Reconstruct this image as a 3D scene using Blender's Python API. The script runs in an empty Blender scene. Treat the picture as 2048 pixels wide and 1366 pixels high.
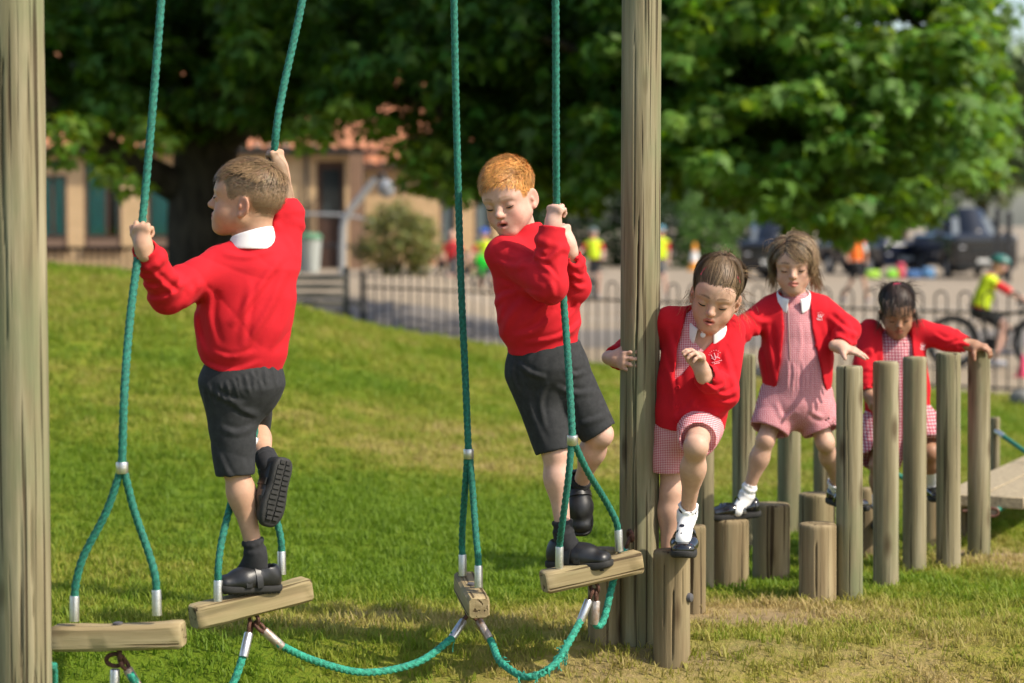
import bpy, bmesh, math, random
import numpy as np
from mathutils import Vector, Matrix

random.seed(11)
rng = np.random.RandomState(5)
SC = bpy.context.scene
COL = SC.collection
R = math.radians

# ------------------------------------------------------------------ camera
FPX = 2048 * 80 / 36.0
HC = 1.18
TH = math.atan((683 - 445) / FPX)
cam_d = bpy.data.cameras.new('camera')
cam_d.lens = 80
cam_d.sensor_width = 36
cam_d.clip_start = 0.1
cam_d.clip_end = 2000
cam_d.dof.use_dof = True
cam_d.dof.focus_distance = 6.1
cam_d.dof.aperture_fstop = 2.9
cam_d.dof.aperture_blades = 9
cam = bpy.data.objects.new('camera', cam_d)
COL.objects.link(cam)
cam.location = (0, 0, HC)
cam.rotation_euler = (math.pi / 2 - TH, 0, 0)
SC.camera = cam

# ------------------------------------------------------------------ sky, sun, exposure
SUN_EL, SUN_AZ = 45.0, 64.0            # azimuth: degrees to the right of 'straight back at the camera'
sun_dir = Vector((math.sin(R(SUN_AZ)) * math.cos(R(SUN_EL)), -math.cos(R(SUN_AZ)) * math.cos(R(SUN_EL)), math.sin(R(SUN_EL))))
world = bpy.data.worlds.new('World')
SC.world = world
world.use_nodes = True
wn = world.node_tree.nodes
sky = wn.new('ShaderNodeTexSky')
sky.sky_type = 'NISHITA'
sky.sun_disc = False
sky.sun_elevation = R(SUN_EL)
sky.sun_rotation = math.atan2(sun_dir.x, sun_dir.y)
sky.dust_density = 2.0
sky.air_density = 1.0
world.node_tree.links.new(sky.outputs[0], wn['Background'].inputs[0])
wn['Background'].inputs[1].default_value = 0.15
sun_d = bpy.data.lights.new('sun', 'SUN')
sun_d.energy = 4.0
sun_d.angle = R(0.6)
sun_d.color = (1.0, 0.91, 0.76)
sun = bpy.data.objects.new('sun', sun_d)
COL.objects.link(sun)
sun.location = (20, -8, 25)
sun.rotation_euler = sun_dir.to_track_quat('Z', 'Y').to_euler()
SC.view_settings.view_transform = 'Standard'
SC.view_settings.look = 'None'
SC.view_settings.exposure = 0.52
SC.view_settings.gamma = 1
SC.view_settings.use_curve_mapping = False
SC.cycles.max_bounces = 6
SC.cycles.transparent_max_bounces = 8
SC.cycles.use_denoising = True

def P(u, v, Y):
    """world point seen at photo pixel (u, v) at distance Y"""
    dx = (u - 1024) / FPX
    dy = (683 - v) / FPX
    d = Vector((dx, math.cos(TH) + dy * math.sin(TH), -math.sin(TH) + dy * math.cos(TH)))
    return Vector((0, 0, HC)) + d * (Y / d.y)

def A(v):
    return np.array(v, dtype=np.float64)

def unit(v):
    v = A(v)
    return v / (np.linalg.norm(v) + 1e-12)

# ------------------------------------------------------------------ objects
ORIG = {}

def tag(o, label=None, cat=None, group=None, kind=None):
    if label: o['label'] = label
    if cat: o['category'] = cat
    if group: o['group'] = group
    if kind: o['kind'] = kind
    return o

def empty(name, loc, label=None, cat=None, group=None):
    o = bpy.data.objects.new(name, None)
    o.empty_display_size = 0.05
    COL.objects.link(o)
    o.location = loc
    ORIG[o.name] = A(loc)
    return tag(o, label, cat, group)

def np_mesh(name, V, faces, smooth=True):
    """faces: list of index arrays (n,k)"""
    me = bpy.data.meshes.new(name)
    V = np.asarray(V, dtype=np.float32)
    me.vertices.add(len(V))
    me.vertices.foreach_set('co', V.ravel())
    faces = [np.asarray(f, dtype=np.int32) for f in faces if len(f)]
    loops = np.concatenate([f.ravel() for f in faces])
    tot = np.concatenate([np.full(len(f), f.shape[1], dtype=np.int32) for f in faces])
    start = np.concatenate([[0], np.cumsum(tot)[:-1]]).astype(np.int32)
    me.loops.add(len(loops))
    me.loops.foreach_set('vertex_index', loops)
    me.polygons.add(len(tot))
    me.polygons.foreach_set('loop_start', start)
    me.polygons.foreach_set('loop_total', tot)
    me.polygons.foreach_set('use_smooth', np.full(len(tot), smooth, dtype=bool))
    me.update(calc_edges=True)
    me.validate()
    return me

def link(name, me, mat, parent=None, origin=None):
    """mesh data already expressed relative to origin"""
    o = bpy.data.objects.new(name, me)
    COL.objects.link(o)
    if mat is not None and not me.materials:
        me.materials.append(mat)
    if parent is not None:
        o.parent = parent
        o.location = (0, 0, 0) if origin is None else Vector(A(origin) - ORIG[parent.name])
        ORIG[o.name] = ORIG[parent.name] if origin is None else A(origin)
    else:
        o.location = (0, 0, 0) if origin is None else Vector(origin)
        ORIG[o.name] = A(origin) if origin is not None else np.zeros(3)
    return o

def obj_np(name, V, faces, mat, parent=None, origin=None, smooth=True, col=None):
    org = origin if origin is not None else (ORIG[parent.name] if parent is not None else np.zeros(3))
    me = np_mesh(name, np.asarray(V) - A(org), faces, smooth)
    if col is not None:
        at = me.color_attributes.new('Col', 'FLOAT_COLOR', 'POINT')
        c = np.ones((len(V), 4), dtype=np.float32)
        c[:, :3] = col
        at.data.foreach_set('color', c.ravel())
    return link(name, me, mat, parent, origin)

class MB:
    """collects simple solids in world coordinates, then becomes one mesh"""
    def __init__(s):
        s.v = []; s.f = {}; s.n = 0
    def add(s, V, F):
        V = np.asarray(V, dtype=np.float64)
        for k in F:
            k = tuple(int(i) + s.n for i in k)
            s.f.setdefault(len(k), []).append(k)
        s.v.append(V); s.n += len(V)
        return s
    def box(s, c, size, rot=None, bev=0.0, taper=(1, 1)):
        x, y, z = A(size) / 2
        if bev <= 0:
            V = A([(sx * x * (taper[0] if sz > 0 else 1), sy * y * (taper[1] if sz > 0 else 1), sz * z) for sz in (-1, 1) for sy in (-1, 1) for sx in (-1, 1)])
            F = [(0, 2, 3, 1), (4, 5, 7, 6), (0, 1, 5, 4), (2, 6, 7, 3), (0, 4, 6, 2), (1, 3, 7, 5)]
        else:
            b = bev; pts = []
            for sz in (-1, 1):
                for sy in (-1, 1):
                    for sx in (-1, 1):
                        pts += [(sx * (x - b), sy * (y - b), sz * z), (sx * (x - b), sy * y, sz * (z - b)), (sx * x, sy * (y - b), sz * (z - b))]
            V = A(pts)
            bm = bmesh.new()
            for p in V: bm.verts.new(p)
            r = bmesh.ops.convex_hull(bm, input=bm.verts)
            bm.verts.index_update()
            bm.faces.ensure_lookup_table()
            F = [tuple(v.index for v in f.verts) for f in bm.faces]
            V = A([v.co[:] for v in bm.verts])
            bm.free()
        if rot is not None:
            V = V @ np.asarray(rot).T
        return s.add(V + A(c), F)
    def tube(s, pts, r, seg=10, caps=True, closed=False, ridge=None):
        pts = A(pts); n = len(pts)
        rr = np.full(n, r) if np.isscalar(r) else A(r)
        T = np.gradient(pts, axis=0) if not closed else np.roll(pts, -1, 0) - np.roll(pts, 1, 0)
        T /= np.linalg.norm(T, axis=1)[:, None] + 1e-12
        up = A((0, 0, 1)) if abs(T[0][2]) < 0.9 else A((1, 0, 0))
        N = np.zeros_like(pts)
        N[0] = unit(np.cross(T[0], up))
        for i in range(1, n):
            a = N[i - 1] - T[i] * np.dot(N[i - 1], T[i])
            N[i] = unit(a)
        Bn = np.cross(T, N)
        th = np.linspace(0, 2 * math.pi, seg, endpoint=False)
        if ridge is not None:      # twisted rope: ridges that wind round
            k, pitch, amp = ridge
            L = np.concatenate([[0], np.cumsum(np.linalg.norm(np.diff(pts, axis=0), axis=1))])
            ph = th[None, :] * k / 1.0 - (L[:, None] * 2 * math.pi * k / pitch)
            m = 1 - amp + amp * np.abs(np.sin(ph / 2)) ** 0.7 * 1.4
        else:
            m = np.ones((n, seg))
        V = pts[:, None, :] + (N[:, None, :] * np.cos(th)[None, :, None] + Bn[:, None, :] * np.sin(th)[None, :, None]) * (rr[:, None] * m)[:, :, None]
        V = V.reshape(-1, 3)
        F = []
        m_ = n if closed else n - 1
        for i in range(m_):
            a = i * seg; b = ((i + 1) % n) * seg
            for j in range(seg):
                k2 = (j + 1) % seg
                F.append((a + j, a + k2, b + k2, b + j))
        if caps and not closed:
            F.append(tuple(range(seg - 1, -1, -1)))
            F.append(tuple((n - 1) * seg + j for j in range(seg)))
        return s.add(V, F)
    def lathe(s, c, prof, seg=24, axis=(0, 0, 1)):
        """prof: (radius, height) pairs from bottom to top"""
        q = Vector((0, 0, 1)).rotation_difference(Vector(axis)).to_matrix()
        th = np.linspace(0, 2 * math.pi, seg, endpoint=False)
        V = []
        for r, z in prof:
            V += [(r * math.cos(t), r * math.sin(t), z) for t in th]
        V = A(V) @ A(q).T + A(c)
        F = []
        for i in range(len(prof) - 1):
            for j in range(seg):
                k = (j + 1) % seg
                F.append((i * seg + j, i * seg + k, (i + 1) * seg + k, (i + 1) * seg + j))
        F.append(tuple(range(seg - 1, -1, -1)))
        F.append(tuple((len(prof) - 1) * seg + j for j in range(seg)))
        return s.add(V, F)
    def torus(s, c, R_, r, axis=(0, 0, 1), seg=32, sub=8, sx=1.0, start=None):
        q = A(Vector((0, 0, 1)).rotation_difference(Vector(axis)).to_matrix())
        th = np.linspace(0, 2 * math.pi, seg, endpoint=False)
        pts = np.stack([R_ * np.cos(th) * sx, R_ * np.sin(th), 0 * th], 1) @ q.T + A(c)
        return s.tube(pts, r, sub, closed=True)
    def build(s, name, mat, parent=None, origin=None, smooth=True):
        V = np.concatenate(s.v)
        o = obj_np(name, V, [np.array(f) for f in s.f.values()], mat, parent, origin, smooth)
        if smooth:
            o.data.set_sharp_from_angle(angle=R(38))
        return o

def smooth_pts(pts, n):
    """Catmull-Rom through the points, n samples"""
    pts = A(pts)
    P_ = np.concatenate([[2 * pts[0] - pts[1]], pts, [2 * pts[-1] - pts[-2]]])
    t = np.linspace(0, len(pts) - 1 - 1e-9, n)
    i = t.astype(int); f = (t - i)[:, None]
    p0, p1, p2, p3 = P_[i], P_[i + 1], P_[i + 2], P_[i + 3]
    return 0.5 * (2 * p1 + (p2 - p0) * f + (2 * p0 - 5 * p1 + 4 * p2 - p3) * f ** 2 + (3 * p1 - p0 - 3 * p2 + p3) * f ** 3)

def resample(pts, step):
    pts = A(pts)
    L = np.concatenate([[0], np.cumsum(np.linalg.norm(np.diff(pts, axis=0), axis=1))])
    n = max(2, int(L[-1] / step))
    t = np.linspace(0, L[-1], n)
    return np.stack([np.interp(t, L, pts[:, i]) for i in range(3)], 1)

# ------------------------------------------------------------------ materials
MATS = {}

def nodes_of(m):
    return m.node_tree.nodes, m.node_tree.links

def mat(name, base, rough=0.6, var=0.0, vscale=20, bump=0.0, bscale=60, metal=0.0, sheen=0.0, stretch=(1, 1, 1), spec=0.5, col2=None, coat=0.0, attr=False, sss=0.0, detail=4, trans=0.0):
    m = bpy.data.materials.new(name)
    m.use_nodes = True
    N, L = nodes_of(m)
    b = N['Principled BSDF']
    b.inputs['Roughness'].default_value = rough
    b.inputs['Metallic'].default_value = metal
    b.inputs['Specular IOR Level'].default_value = spec
    b.inputs['Base Color'].default_value = (*base, 1)
    if sheen:
        b.inputs['Sheen Weight'].default_value = sheen
        b.inputs['Sheen Roughness'].default_value = 0.4
        b.inputs['Sheen Tint'].default_value = (*[min(1, c * 1.5 + 0.1) for c in base], 1)
    if coat: b.inputs['Coat Weight'].default_value = coat
    tc = N.new('ShaderNodeTexCoord')
    mp = N.new('ShaderNodeMapping')
    mp.inputs['Scale'].default_value = stretch
    L.new(tc.outputs['Object'], mp.inputs[0])
    src = None
    if attr:
        at = N.new('ShaderNodeVertexColor'); at.layer_name = 'Col'
        src = at.outputs[0]
    if var or col2:
        ns = N.new('ShaderNodeTexNoise')
        ns.inputs['Scale'].default_value = vscale
        ns.inputs['Detail'].default_value = detail
        ns.inputs['Roughness'].default_value = 0.65
        L.new(mp.outputs[0], ns.inputs['Vector'])
        cr = N.new('ShaderNodeValToRGB')
        cr.color_ramp.elements[0].position = 0.34
        cr.color_ramp.elements[1].position = 0.68
        c2 = col2 if col2 else [c * (1 + var) for c in base]
        c1 = base if col2 else [c * (1 - var) for c in base]
        cr.color_ramp.elements[0].color = (*c1, 1)
        cr.color_ramp.elements[1].color = (*c2, 1)
        L.new(ns.outputs[0], cr.inputs[0])
        if src is not None:
            mx = N.new('ShaderNodeMix'); mx.data_type = 'RGBA'; mx.blend_type = 'MULTIPLY'
            mx.inputs[0].default_value = 1
            L.new(src, mx.inputs[6]); L.new(cr.outputs[0], mx.inputs[7])
            src = mx.outputs[2]
        else:
            src = cr.outputs[0]
    if src is not None:
        L.new(src, b.inputs['Base Color'])
    if sss:
        b.inputs['Subsurface Weight'].default_value = sss
        b.inputs['Subsurface Radius'].default_value = (1.0, 0.35, 0.2)
        b.inputs['Subsurface Scale'].default_value = 0.012
    if bump:
        n2 = N.new('ShaderNodeTexNoise')
        n2.inputs['Scale'].default_value = bscale
        n2.inputs['Detail'].default_value = 5
        L.new(mp.outputs[0], n2.inputs['Vector'])
        bp = N.new('ShaderNodeBump')
        bp.inputs['Strength'].default_value = 1.0
        bp.inputs['Distance'].default_value = bump
        L.new(n2.outputs[0], bp.inputs['Height'])
        L.new(bp.outputs[0], b.inputs['Normal'])
    if trans:
        tr = N.new('ShaderNodeBsdfTranslucent')
        ms = N.new('ShaderNodeMixShader')
        ms.inputs[0].default_value = trans
        hs = N.new('ShaderNodeHueSaturation')
        hs.inputs['Hue'].default_value = 0.47
        hs.inputs['Saturation'].default_value = 1.15
        hs.inputs['Value'].default_value = 2.0
        if src is not None: L.new(src, hs.inputs['Color'])
        else: hs.inputs['Color'].default_value = (*base, 1)
        L.new(hs.outputs[0], tr.inputs[0])
        L.new(b.outputs[0], ms.inputs[1]); L.new(tr.outputs[0], ms.inputs[2])
        L.new(ms.outputs[0], N['Material Output'].inputs[0])
    MATS[name] = m
    return m

# ------------------------------------------------------------------ implicit surfaces (bodies and clothes)
_T = np.random.RandomState(3).rand(8192).astype(np.float32) * 2 - 1

def vnoise(Q):
    i = np.floor(Q).astype(np.int64)
    f = (Q - i).astype(np.float32)
    f = f * f * (3 - 2 * f)
    def h(a, b, c):
        return _T[((i[..., 0] + a) * 73856093 ^ (i[..., 1] + b) * 19349663 ^ (i[..., 2] + c) * 83492791) & 8191]
    x, y, z = f[..., 0], f[..., 1], f[..., 2]
    a = h(0, 0, 0) * (1 - x) + h(1, 0, 0) * x
    b = h(0, 1, 0) * (1 - x) + h(1, 1, 0) * x
    c = h(0, 0, 1) * (1 - x) + h(1, 0, 1) * x
    d = h(0, 1, 1) * (1 - x) + h(1, 1, 1) * x
    return (a * (1 - y) + b * y) * (1 - z) + (c * (1 - y) + d * y) * z

class Shape:
    def __init__(s):
        s.pr = []; s.lo = np.full(3, 1e9); s.hi = np.full(3, -1e9)
    def _bb(s, *prs):
        for c, r in prs:
            s.lo = np.minimum(s.lo, A(c) - r); s.hi = np.maximum(s.hi, A(c) + r)
    def cone(s, a, b, ra, rb, k=0.012, op='+'):
        a = A(a); b = A(b); ab = b - a; l2 = float(ab @ ab) + 1e-12
        def f(p):
            q = p - a
            t = np.clip((q @ ab) / l2, 0, 1)
            return np.linalg.norm(q - t[..., None] * ab, axis=-1) - (ra + (rb - ra) * t)
        s.pr.append((f, k, op))
        if op == '+': s._bb((a, ra), (b, rb))
        return s
    def ell(s, c, r, M=None, k=0.012, op='+'):
        c = A(c); r = A(r); M = np.eye(3) if M is None else np.asarray(M)
        def f(p):
            q = (p - c) @ M / r + 1e-7
            k0 = np.linalg.norm(q, axis=-1)
            k1 = np.linalg.norm(q / r, axis=-1)
            return k0 * (k0 - 1) / k1
        s.pr.append((f, k, op))
        if op == '+': s._bb((c, r.max()))
        return s
    def loft(s, a, b, side, ra, rb, k=0.015, capa=False, capb=False, op='+'):
        a = A(a); b = A(b); n = unit(b - a); L = float(np.linalg.norm(b - a))
        side = A(side) - n * (A(side) @ n); side = unit(side); fr = np.cross(n, side)
        ra = A(ra); rb = A(rb)
        def f(p):
            q = p - a
            z = q @ n
            t = np.clip(z / L, 0, 1)
            w = ra[0] + (rb[0] - ra[0]) * t
            d = ra[1] + (rb[1] - ra[1]) * t
            o = z - t * L
            m = np.minimum(w, d)
            if capa: o = np.where(z < 0, 0, o)
            if capb: o = np.where(z > L, 0, o)
            x = q @ side + 1e-7; y = q @ fr
            k0 = np.sqrt((x / w) ** 2 + (y / d) ** 2 + (o / m) ** 2)
            k1 = np.sqrt((x / w ** 2) ** 2 + (y / d ** 2) ** 2 + (o / m ** 2) ** 2)
            e = k0 * (k0 - 1) / k1
            if capa: e = np.maximum(e, -z)
            if capb: e = np.maximum(e, z - L)
            return e
        s.pr.append((f, k, op))
        if op == '+': s._bb((a, ra.max()), (b, rb.max()))
        return s
    def chain(s, st, side, k=0.02, capa=False, capb=False):
        for i in range(len(st) - 1):
            (a, wa, da), (b, wb, db) = st[i], st[i + 1]
            s.loft(a, b, side, (wa, da), (wb, db), k, capa and i == 0, capb and i == len(st) - 2)
        return s
    def fn(s, f, k=0.005, op='-'):
        s.pr.append((f, k, op)); return s

    def mesh(s, h, disp=None, dmax=0.0, B=12):
        L = B * h
        lo = s.lo - 0.02 - dmax; hi = s.hi + 0.02 + dmax
        nb = np.ceil((hi - lo) / L).astype(int)
        gi = np.stack(np.meshgrid(*[np.arange(n) for n in nb], indexing='ij'), -1).reshape(-1, 3)
        cen = lo + (gi + 0.5) * L
        hd = L * 0.87
        def comb(d, e, k, op):
            if op == '+':
                hh = np.maximum(k - np.abs(d - e), 0) / k
                return np.minimum(d, e) - hh * hh * k * 0.25
            if op == '&':
                return np.maximum(d, e)
            hh = np.maximum(k - np.abs(d + e), 0) / k
            return np.maximum(d, -e) + hh * hh * k * 0.25
        D = np.full(len(cen), 1.0); PD = []
        for f, k, op in s.pr:
            e = f(cen); PD.append(e); D = comb(D, e, k, op)
        keep = np.abs(D) < hd * 1.45 + dmax + 0.01
        gi = gi[keep]; cen = cen[keep]; PD = [e[keep] for e in PD]
        o1 = np.arange(B + 1) * h
        off = np.stack(np.meshgrid(o1, o1, o1, indexing='ij'), -1).reshape(-1, 3)
        base = lo + gi * L
        D = np.full((len(gi), len(off)), 1.0)
        for (f, k, op), e0 in zip(s.pr, PD):
            if op == '&':
                idx = np.arange(len(gi))
            else:
                idx = np.nonzero(e0 < hd * 1.55 + 1.4 * k + dmax + 0.006)[0]
            if len(idx) == 0: continue
            e = f(base[idx][:, None, :] + off[None])
            D[idx] = comb(D[idx], e, k, op)
        if disp is not None:
            D = D + disp(base[:, None, :] + off[None])
        G = D.reshape(-1, B + 1, B + 1, B + 1)
        S_ = G < 0
        cnt = sum(S_[:, a:B + a, b:B + b, c:B + c].astype(np.int8) for a in (0, 1) for b in (0, 1) for c in (0, 1))
        bi, ci, cj, ck = np.nonzero((cnt > 0) & (cnt < 8))
        cor = [(a, b, c) for a in (0, 1) for b in (0, 1) for c in (0, 1)]
        val = np.stack([G[bi, ci + a, cj + b, ck + c] for a, b, c in cor], 1)
        acc = np.zeros((len(bi), 3)); n = np.zeros(len(bi))
        for e0 in range(8):
            for e1 in range(e0 + 1, 8):
                p, q = A(cor[e0]), A(cor[e1])
                if np.abs(p - q).sum() != 1: continue
                va, vb = val[:, e0], val[:, e1]
                m = (va < 0) != (vb < 0)
                t = np.where(m, va / np.where(m, va - vb, 1), 0)
                acc += np.where(m[:, None], p + (q - p) * t[:, None], 0); n += m
        cell = gi[bi] * B + np.stack([ci, cj, ck], 1)
        V = lo + (cell + acc / n[:, None]) * h
        big = nb * B + 4
        key = (cell[:, 0] * big[1] + cell[:, 1]) * big[2] + cell[:, 2]
        order = np.argsort(key); ks = key[order]
        strd = (big[1] * big[2], big[2], 1)
        F = []
        for ax in range(3):
            e = [0, 0, 0]; e[ax] = 1
            v0 = val[:, 0]; v1 = val[:, cor.index(tuple(e))]
            m = np.nonzero((v0 < 0) != (v1 < 0))[0]
            s1, s2 = strd[(ax + 1) % 3], strd[(ax + 2) % 3]
            q = []
            ok = np.ones(len(m), bool)
            for dk in (0, s1, s1 + s2, s2):
                kk = key[m] - dk
                pos = np.clip(np.searchsorted(ks, kk), 0, len(ks) - 1)
                ok &= ks[pos] == kk
                q.append(order[pos])
            q = np.stack(q, 1)
            flip = v0[m] < 0
            q[~flip] = q[~flip][:, ::-1]
            F.append(q[ok])
        F = np.concatenate(F)
        # one light relaxation
        return V, F

def relax(V, F, it=1, f=0.5):
    n = len(V)
    src = np.concatenate([F[:, a] for a in (0, 1, 2, 3)] + [F[:, a] for a in (1, 2, 3, 0)])
    dst = np.concatenate([F[:, a] for a in (1, 2, 3, 0)] + [F[:, a] for a in (0, 1, 2, 3)])
    c = np.maximum(np.bincount(dst, minlength=n), 1)
    for _ in range(it):
        acc = np.stack([np.bincount(dst, weights=V[src, i], minlength=n) for i in range(3)], 1)
        V = V * (1 - f) + acc / c[:, None] * f
    return V

def shape_obj(name, S, h, m, parent=None, origin=None, disp=None, dmax=0.0, colf=None, it=1, B=12):
    V, F = S.mesh(h, disp, dmax, B)
    if it: V = relax(V, F, it)
    return obj_np(name, V, [F], m, parent, origin, True, colf(V) if colf else None)
# ------------------------------------------------------------------ ground
def sstep(t):
    t = np.clip(t, 0, 1)
    return t * t * (3 - 2 * t)

def z_play(x, y):
    return -0.45 + 0.66 * sstep((1.0 - x) / 3.0) * sstep((y - 28) / 11.0)

CR_U = [-800, 100, 340, 600, 750, 1000, 1230, 1500, 2048, 2600]
CR_Z = [1.0, 0.82, 0.745, 0.488, 0.33, 0.152, -0.006, -0.105, -0.24, -0.32]

def fence_y(x):
    return np.where(x > -2.4, 20.5 + (4.3 - x) * 0.69, 32.0)

def g_lawn(x, y):
    x = np.asarray(x, float); y = np.asarray(y, float)
    u = 1024 + FPX * x / np.maximum(y, 6.0)
    C = np.interp(u, CR_U, CR_Z)
    z = C * sstep((y - 6.8) / (18 - 6.8))
    fy = fence_y(x)
    zp = z_play(x, y) + 0.005
    t = sstep((y - 18) / np.maximum(fy - 18, 0.5))
    z = np.where(y > 18, C + (zp - C) * t, z)
    z = z - 0.15 * sstep((6.44 - y) / 0.50)
    Q = np.stack([x * 1.3, y * 1.3, 0 * x], -1)
    return z + 0.012 * vnoise(Q) + 0.005 * vnoise(Q * 4.1)

def dryness(x, y):
    Q = np.stack([x, y, 0 * x + 3.0], -1)
    n = 0.55 * vnoise(Q * np.array([0.9, 0.75, 1])) + 0.35 * vnoise(Q * np.array([2.6, 2.1, 1]) + 9) + 0.25 * vnoise(Q * 7.0 + 4)
    d = 0.30 + 0.40 * n
    # worn path in front of the posts and under the swings
    for px, py, rx, ry, w in ((1.3, 6.4, 1.5, 0.75, 0.36), (0.1, 6.0, 1.2, 0.30, 0.28), (-0.2, 6.75, 0.8, 0.22, 0.30), (0.75, 6.9, 0.45, 0.22, 0.55), (1.9, 7.9, 0.9, 0.35, 0.35), (-2.4, 14.5, 1.6, 1.6, 0.25), (0.3, 11.2, 1.2, 1.6, 0.18), (2.6, 18.0, 2.0, 2.0, 0.25)):
        d = d + w * np.exp(-((x - px) / rx) ** 2 - ((y - py) / ry) ** 2)
    for px, py, rx, ry, w in ((-0.6, 8.6, 1.1, 1.1, 0.3), (-0.9, 6.2, 0.5, 0.25, 0.3), (0.15, 8.0, 0.8, 0.7, 0.25)):
        d = d - w * np.exp(-((x - px) / rx) ** 2 - ((y - py) / ry) ** 2)
    return np.clip(d, 0, 1)

def soil(x, y):
    Q = np.stack([x, y, 0 * x + 7.0], -1)
    s = 0 * x
    for px, py, rx, ry, w in ((0.70, 6.78, 0.26, 0.10, 1.0), (0.62, 6.35, 0.25, 0.08, 0.35), (1.05, 6.3, 0.22, 0.07, 0.25), (0.28, 6.28, 0.30, 0.09, 0.6), (1.75, 8.15, 0.35, 0.2, 0.8), (0.0, 6.05, 0.4, 0.12, 0.4)):
        s = s + w * np.exp(-((x - px) / rx) ** 2 - ((y - py) / ry) ** 2)
    return np.clip(s * (1.0 + 0.8 * vnoise(Q * 14)), 0, 1)

def grass_shader(name, instancer):
    m = bpy.data.materials.new(name); m.use_nodes = True
    N, L = nodes_of(m)
    b = N['Principled BSDF']
    b.inputs['Roughness'].default_value = 0.55 if instancer else 0.95
    b.inputs['Specular IOR Level'].default_value = 0.25 if instancer else 0.1
    at = N.new('ShaderNodeAttribute'); at.attribute_name = 'dry'
    at.attribute_type = 'INSTANCER' if instancer else 'GEOMETRY'
    cr = N.new('ShaderNodeValToRGB')
    e = cr.color_ramp.elements
    e[0].position = 0.12; e[0].color = (0.165, 0.262, 0.018, 1)
    e[1].position = 0.40; e[1].color = (0.245, 0.300, 0.028, 1)
    x = e.new(0.62); x.color = (0.37, 0.345, 0.070, 1)
    x = e.new(0.86); x.color = (0.49, 0.385, 0.16, 1)
    add = N.new('ShaderNodeMath'); add.operation = 'ADD'
    if instancer:
        oi = N.new('ShaderNodeObjectInfo')
        mul = N.new('ShaderNodeMath'); mul.operation = 'MULTIPLY_ADD'
        mul.inputs[1].default_value = 0.34; mul.inputs[2].default_value = -0.17
        L.new(oi.outputs['Random'], mul.inputs[0])
    else:
        ns = N.new('ShaderNodeTexNoise'); ns.inputs['Scale'].default_value = 45; ns.inputs['Detail'].default_value = 6
        ns.inputs['Roughness'].default_value = 0.7
        tc = N.new('ShaderNodeTexCoord'); L.new(tc.outputs['Object'], ns.inputs['Vector'])
        mul = N.new('ShaderNodeMath'); mul.operation = 'MULTIPLY_ADD'
        mul.inputs[1].default_value = 0.9; mul.inputs[2].default_value = -0.45
        L.new(ns.outputs[0], mul.inputs[0])
        bp = N.new('ShaderNodeBump'); bp.inputs['Distance'].default_value = 0.03
        L.new(ns.outputs[0], bp.inputs['Height']); L.new(bp.outputs[0], b.inputs['Normal'])
    L.new(at.outputs['Fac'], add.inputs[0]); L.new(mul.outputs[0], add.inputs[1])
    L.new(add.outputs[0], cr.inputs[0])
    out = cr.outputs[0]
    if instancer:
        tr = N.new('ShaderNodeBsdfTranslucent'); ms = N.new('ShaderNodeMixShader'); ms.inputs[0].default_value = 0.5
        L.new(out, tr.inputs[0]); L.new(b.outputs[0], ms.inputs[1]); L.new(tr.outputs[0], ms.inputs[2])
        L.new(ms.outputs[0], N['Material Output'].inputs[0])
        L.new(out, b.inputs['Base Color'])
    else:
        a2 = N.new('ShaderNodeAttribute'); a2.attribute_name = 'soil'
        mx = N.new('ShaderNodeMix'); mx.data_type = 'RGBA'
        mx.inputs[7].default_value = (0.33, 0.235, 0.15, 1)
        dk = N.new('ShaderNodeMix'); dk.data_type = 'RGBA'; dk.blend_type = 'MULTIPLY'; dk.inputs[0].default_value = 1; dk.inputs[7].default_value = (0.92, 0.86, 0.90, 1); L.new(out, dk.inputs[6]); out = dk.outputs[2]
        L.new(a2.outputs['Fac'], mx.inputs[0]); L.new(out, mx.inputs[6]); L.new(mx.outputs[2], b.inputs['Base Color'])
    return m

def grid_obj(name, xs, ys, zf, m, yend=None):
    Xg, Yg = np.meshgrid(xs, ys, indexing='ij')
    if yend is not None:
        y0 = ys[0]
        Yg = y0 + (Yg - y0) / (ys[-1] - y0) * (yend(Xg) - y0)
    Z = zf(Xg, Yg)
    V = np.stack([Xg, Yg, Z], -1).reshape(-1, 3)
    n = len(ys)
    i, j = np.meshgrid(np.arange(len(xs) - 1), np.arange(n - 1), indexing='ij')
    a = (i * n + j).ravel()
    F = np.stack([a, a + n, a + n + 1, a + 1], 1)
    return obj_np(name, V, [F], m), V

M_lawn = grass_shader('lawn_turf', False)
M_blade = grass_shader('grass_blades', True)
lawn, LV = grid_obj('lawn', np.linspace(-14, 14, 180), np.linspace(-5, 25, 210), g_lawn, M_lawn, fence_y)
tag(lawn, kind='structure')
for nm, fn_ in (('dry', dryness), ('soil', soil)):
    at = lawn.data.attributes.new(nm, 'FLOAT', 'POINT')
    at.data.foreach_set('value', fn_(LV[:, 0], LV[:, 1]).astype(np.float32))

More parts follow.
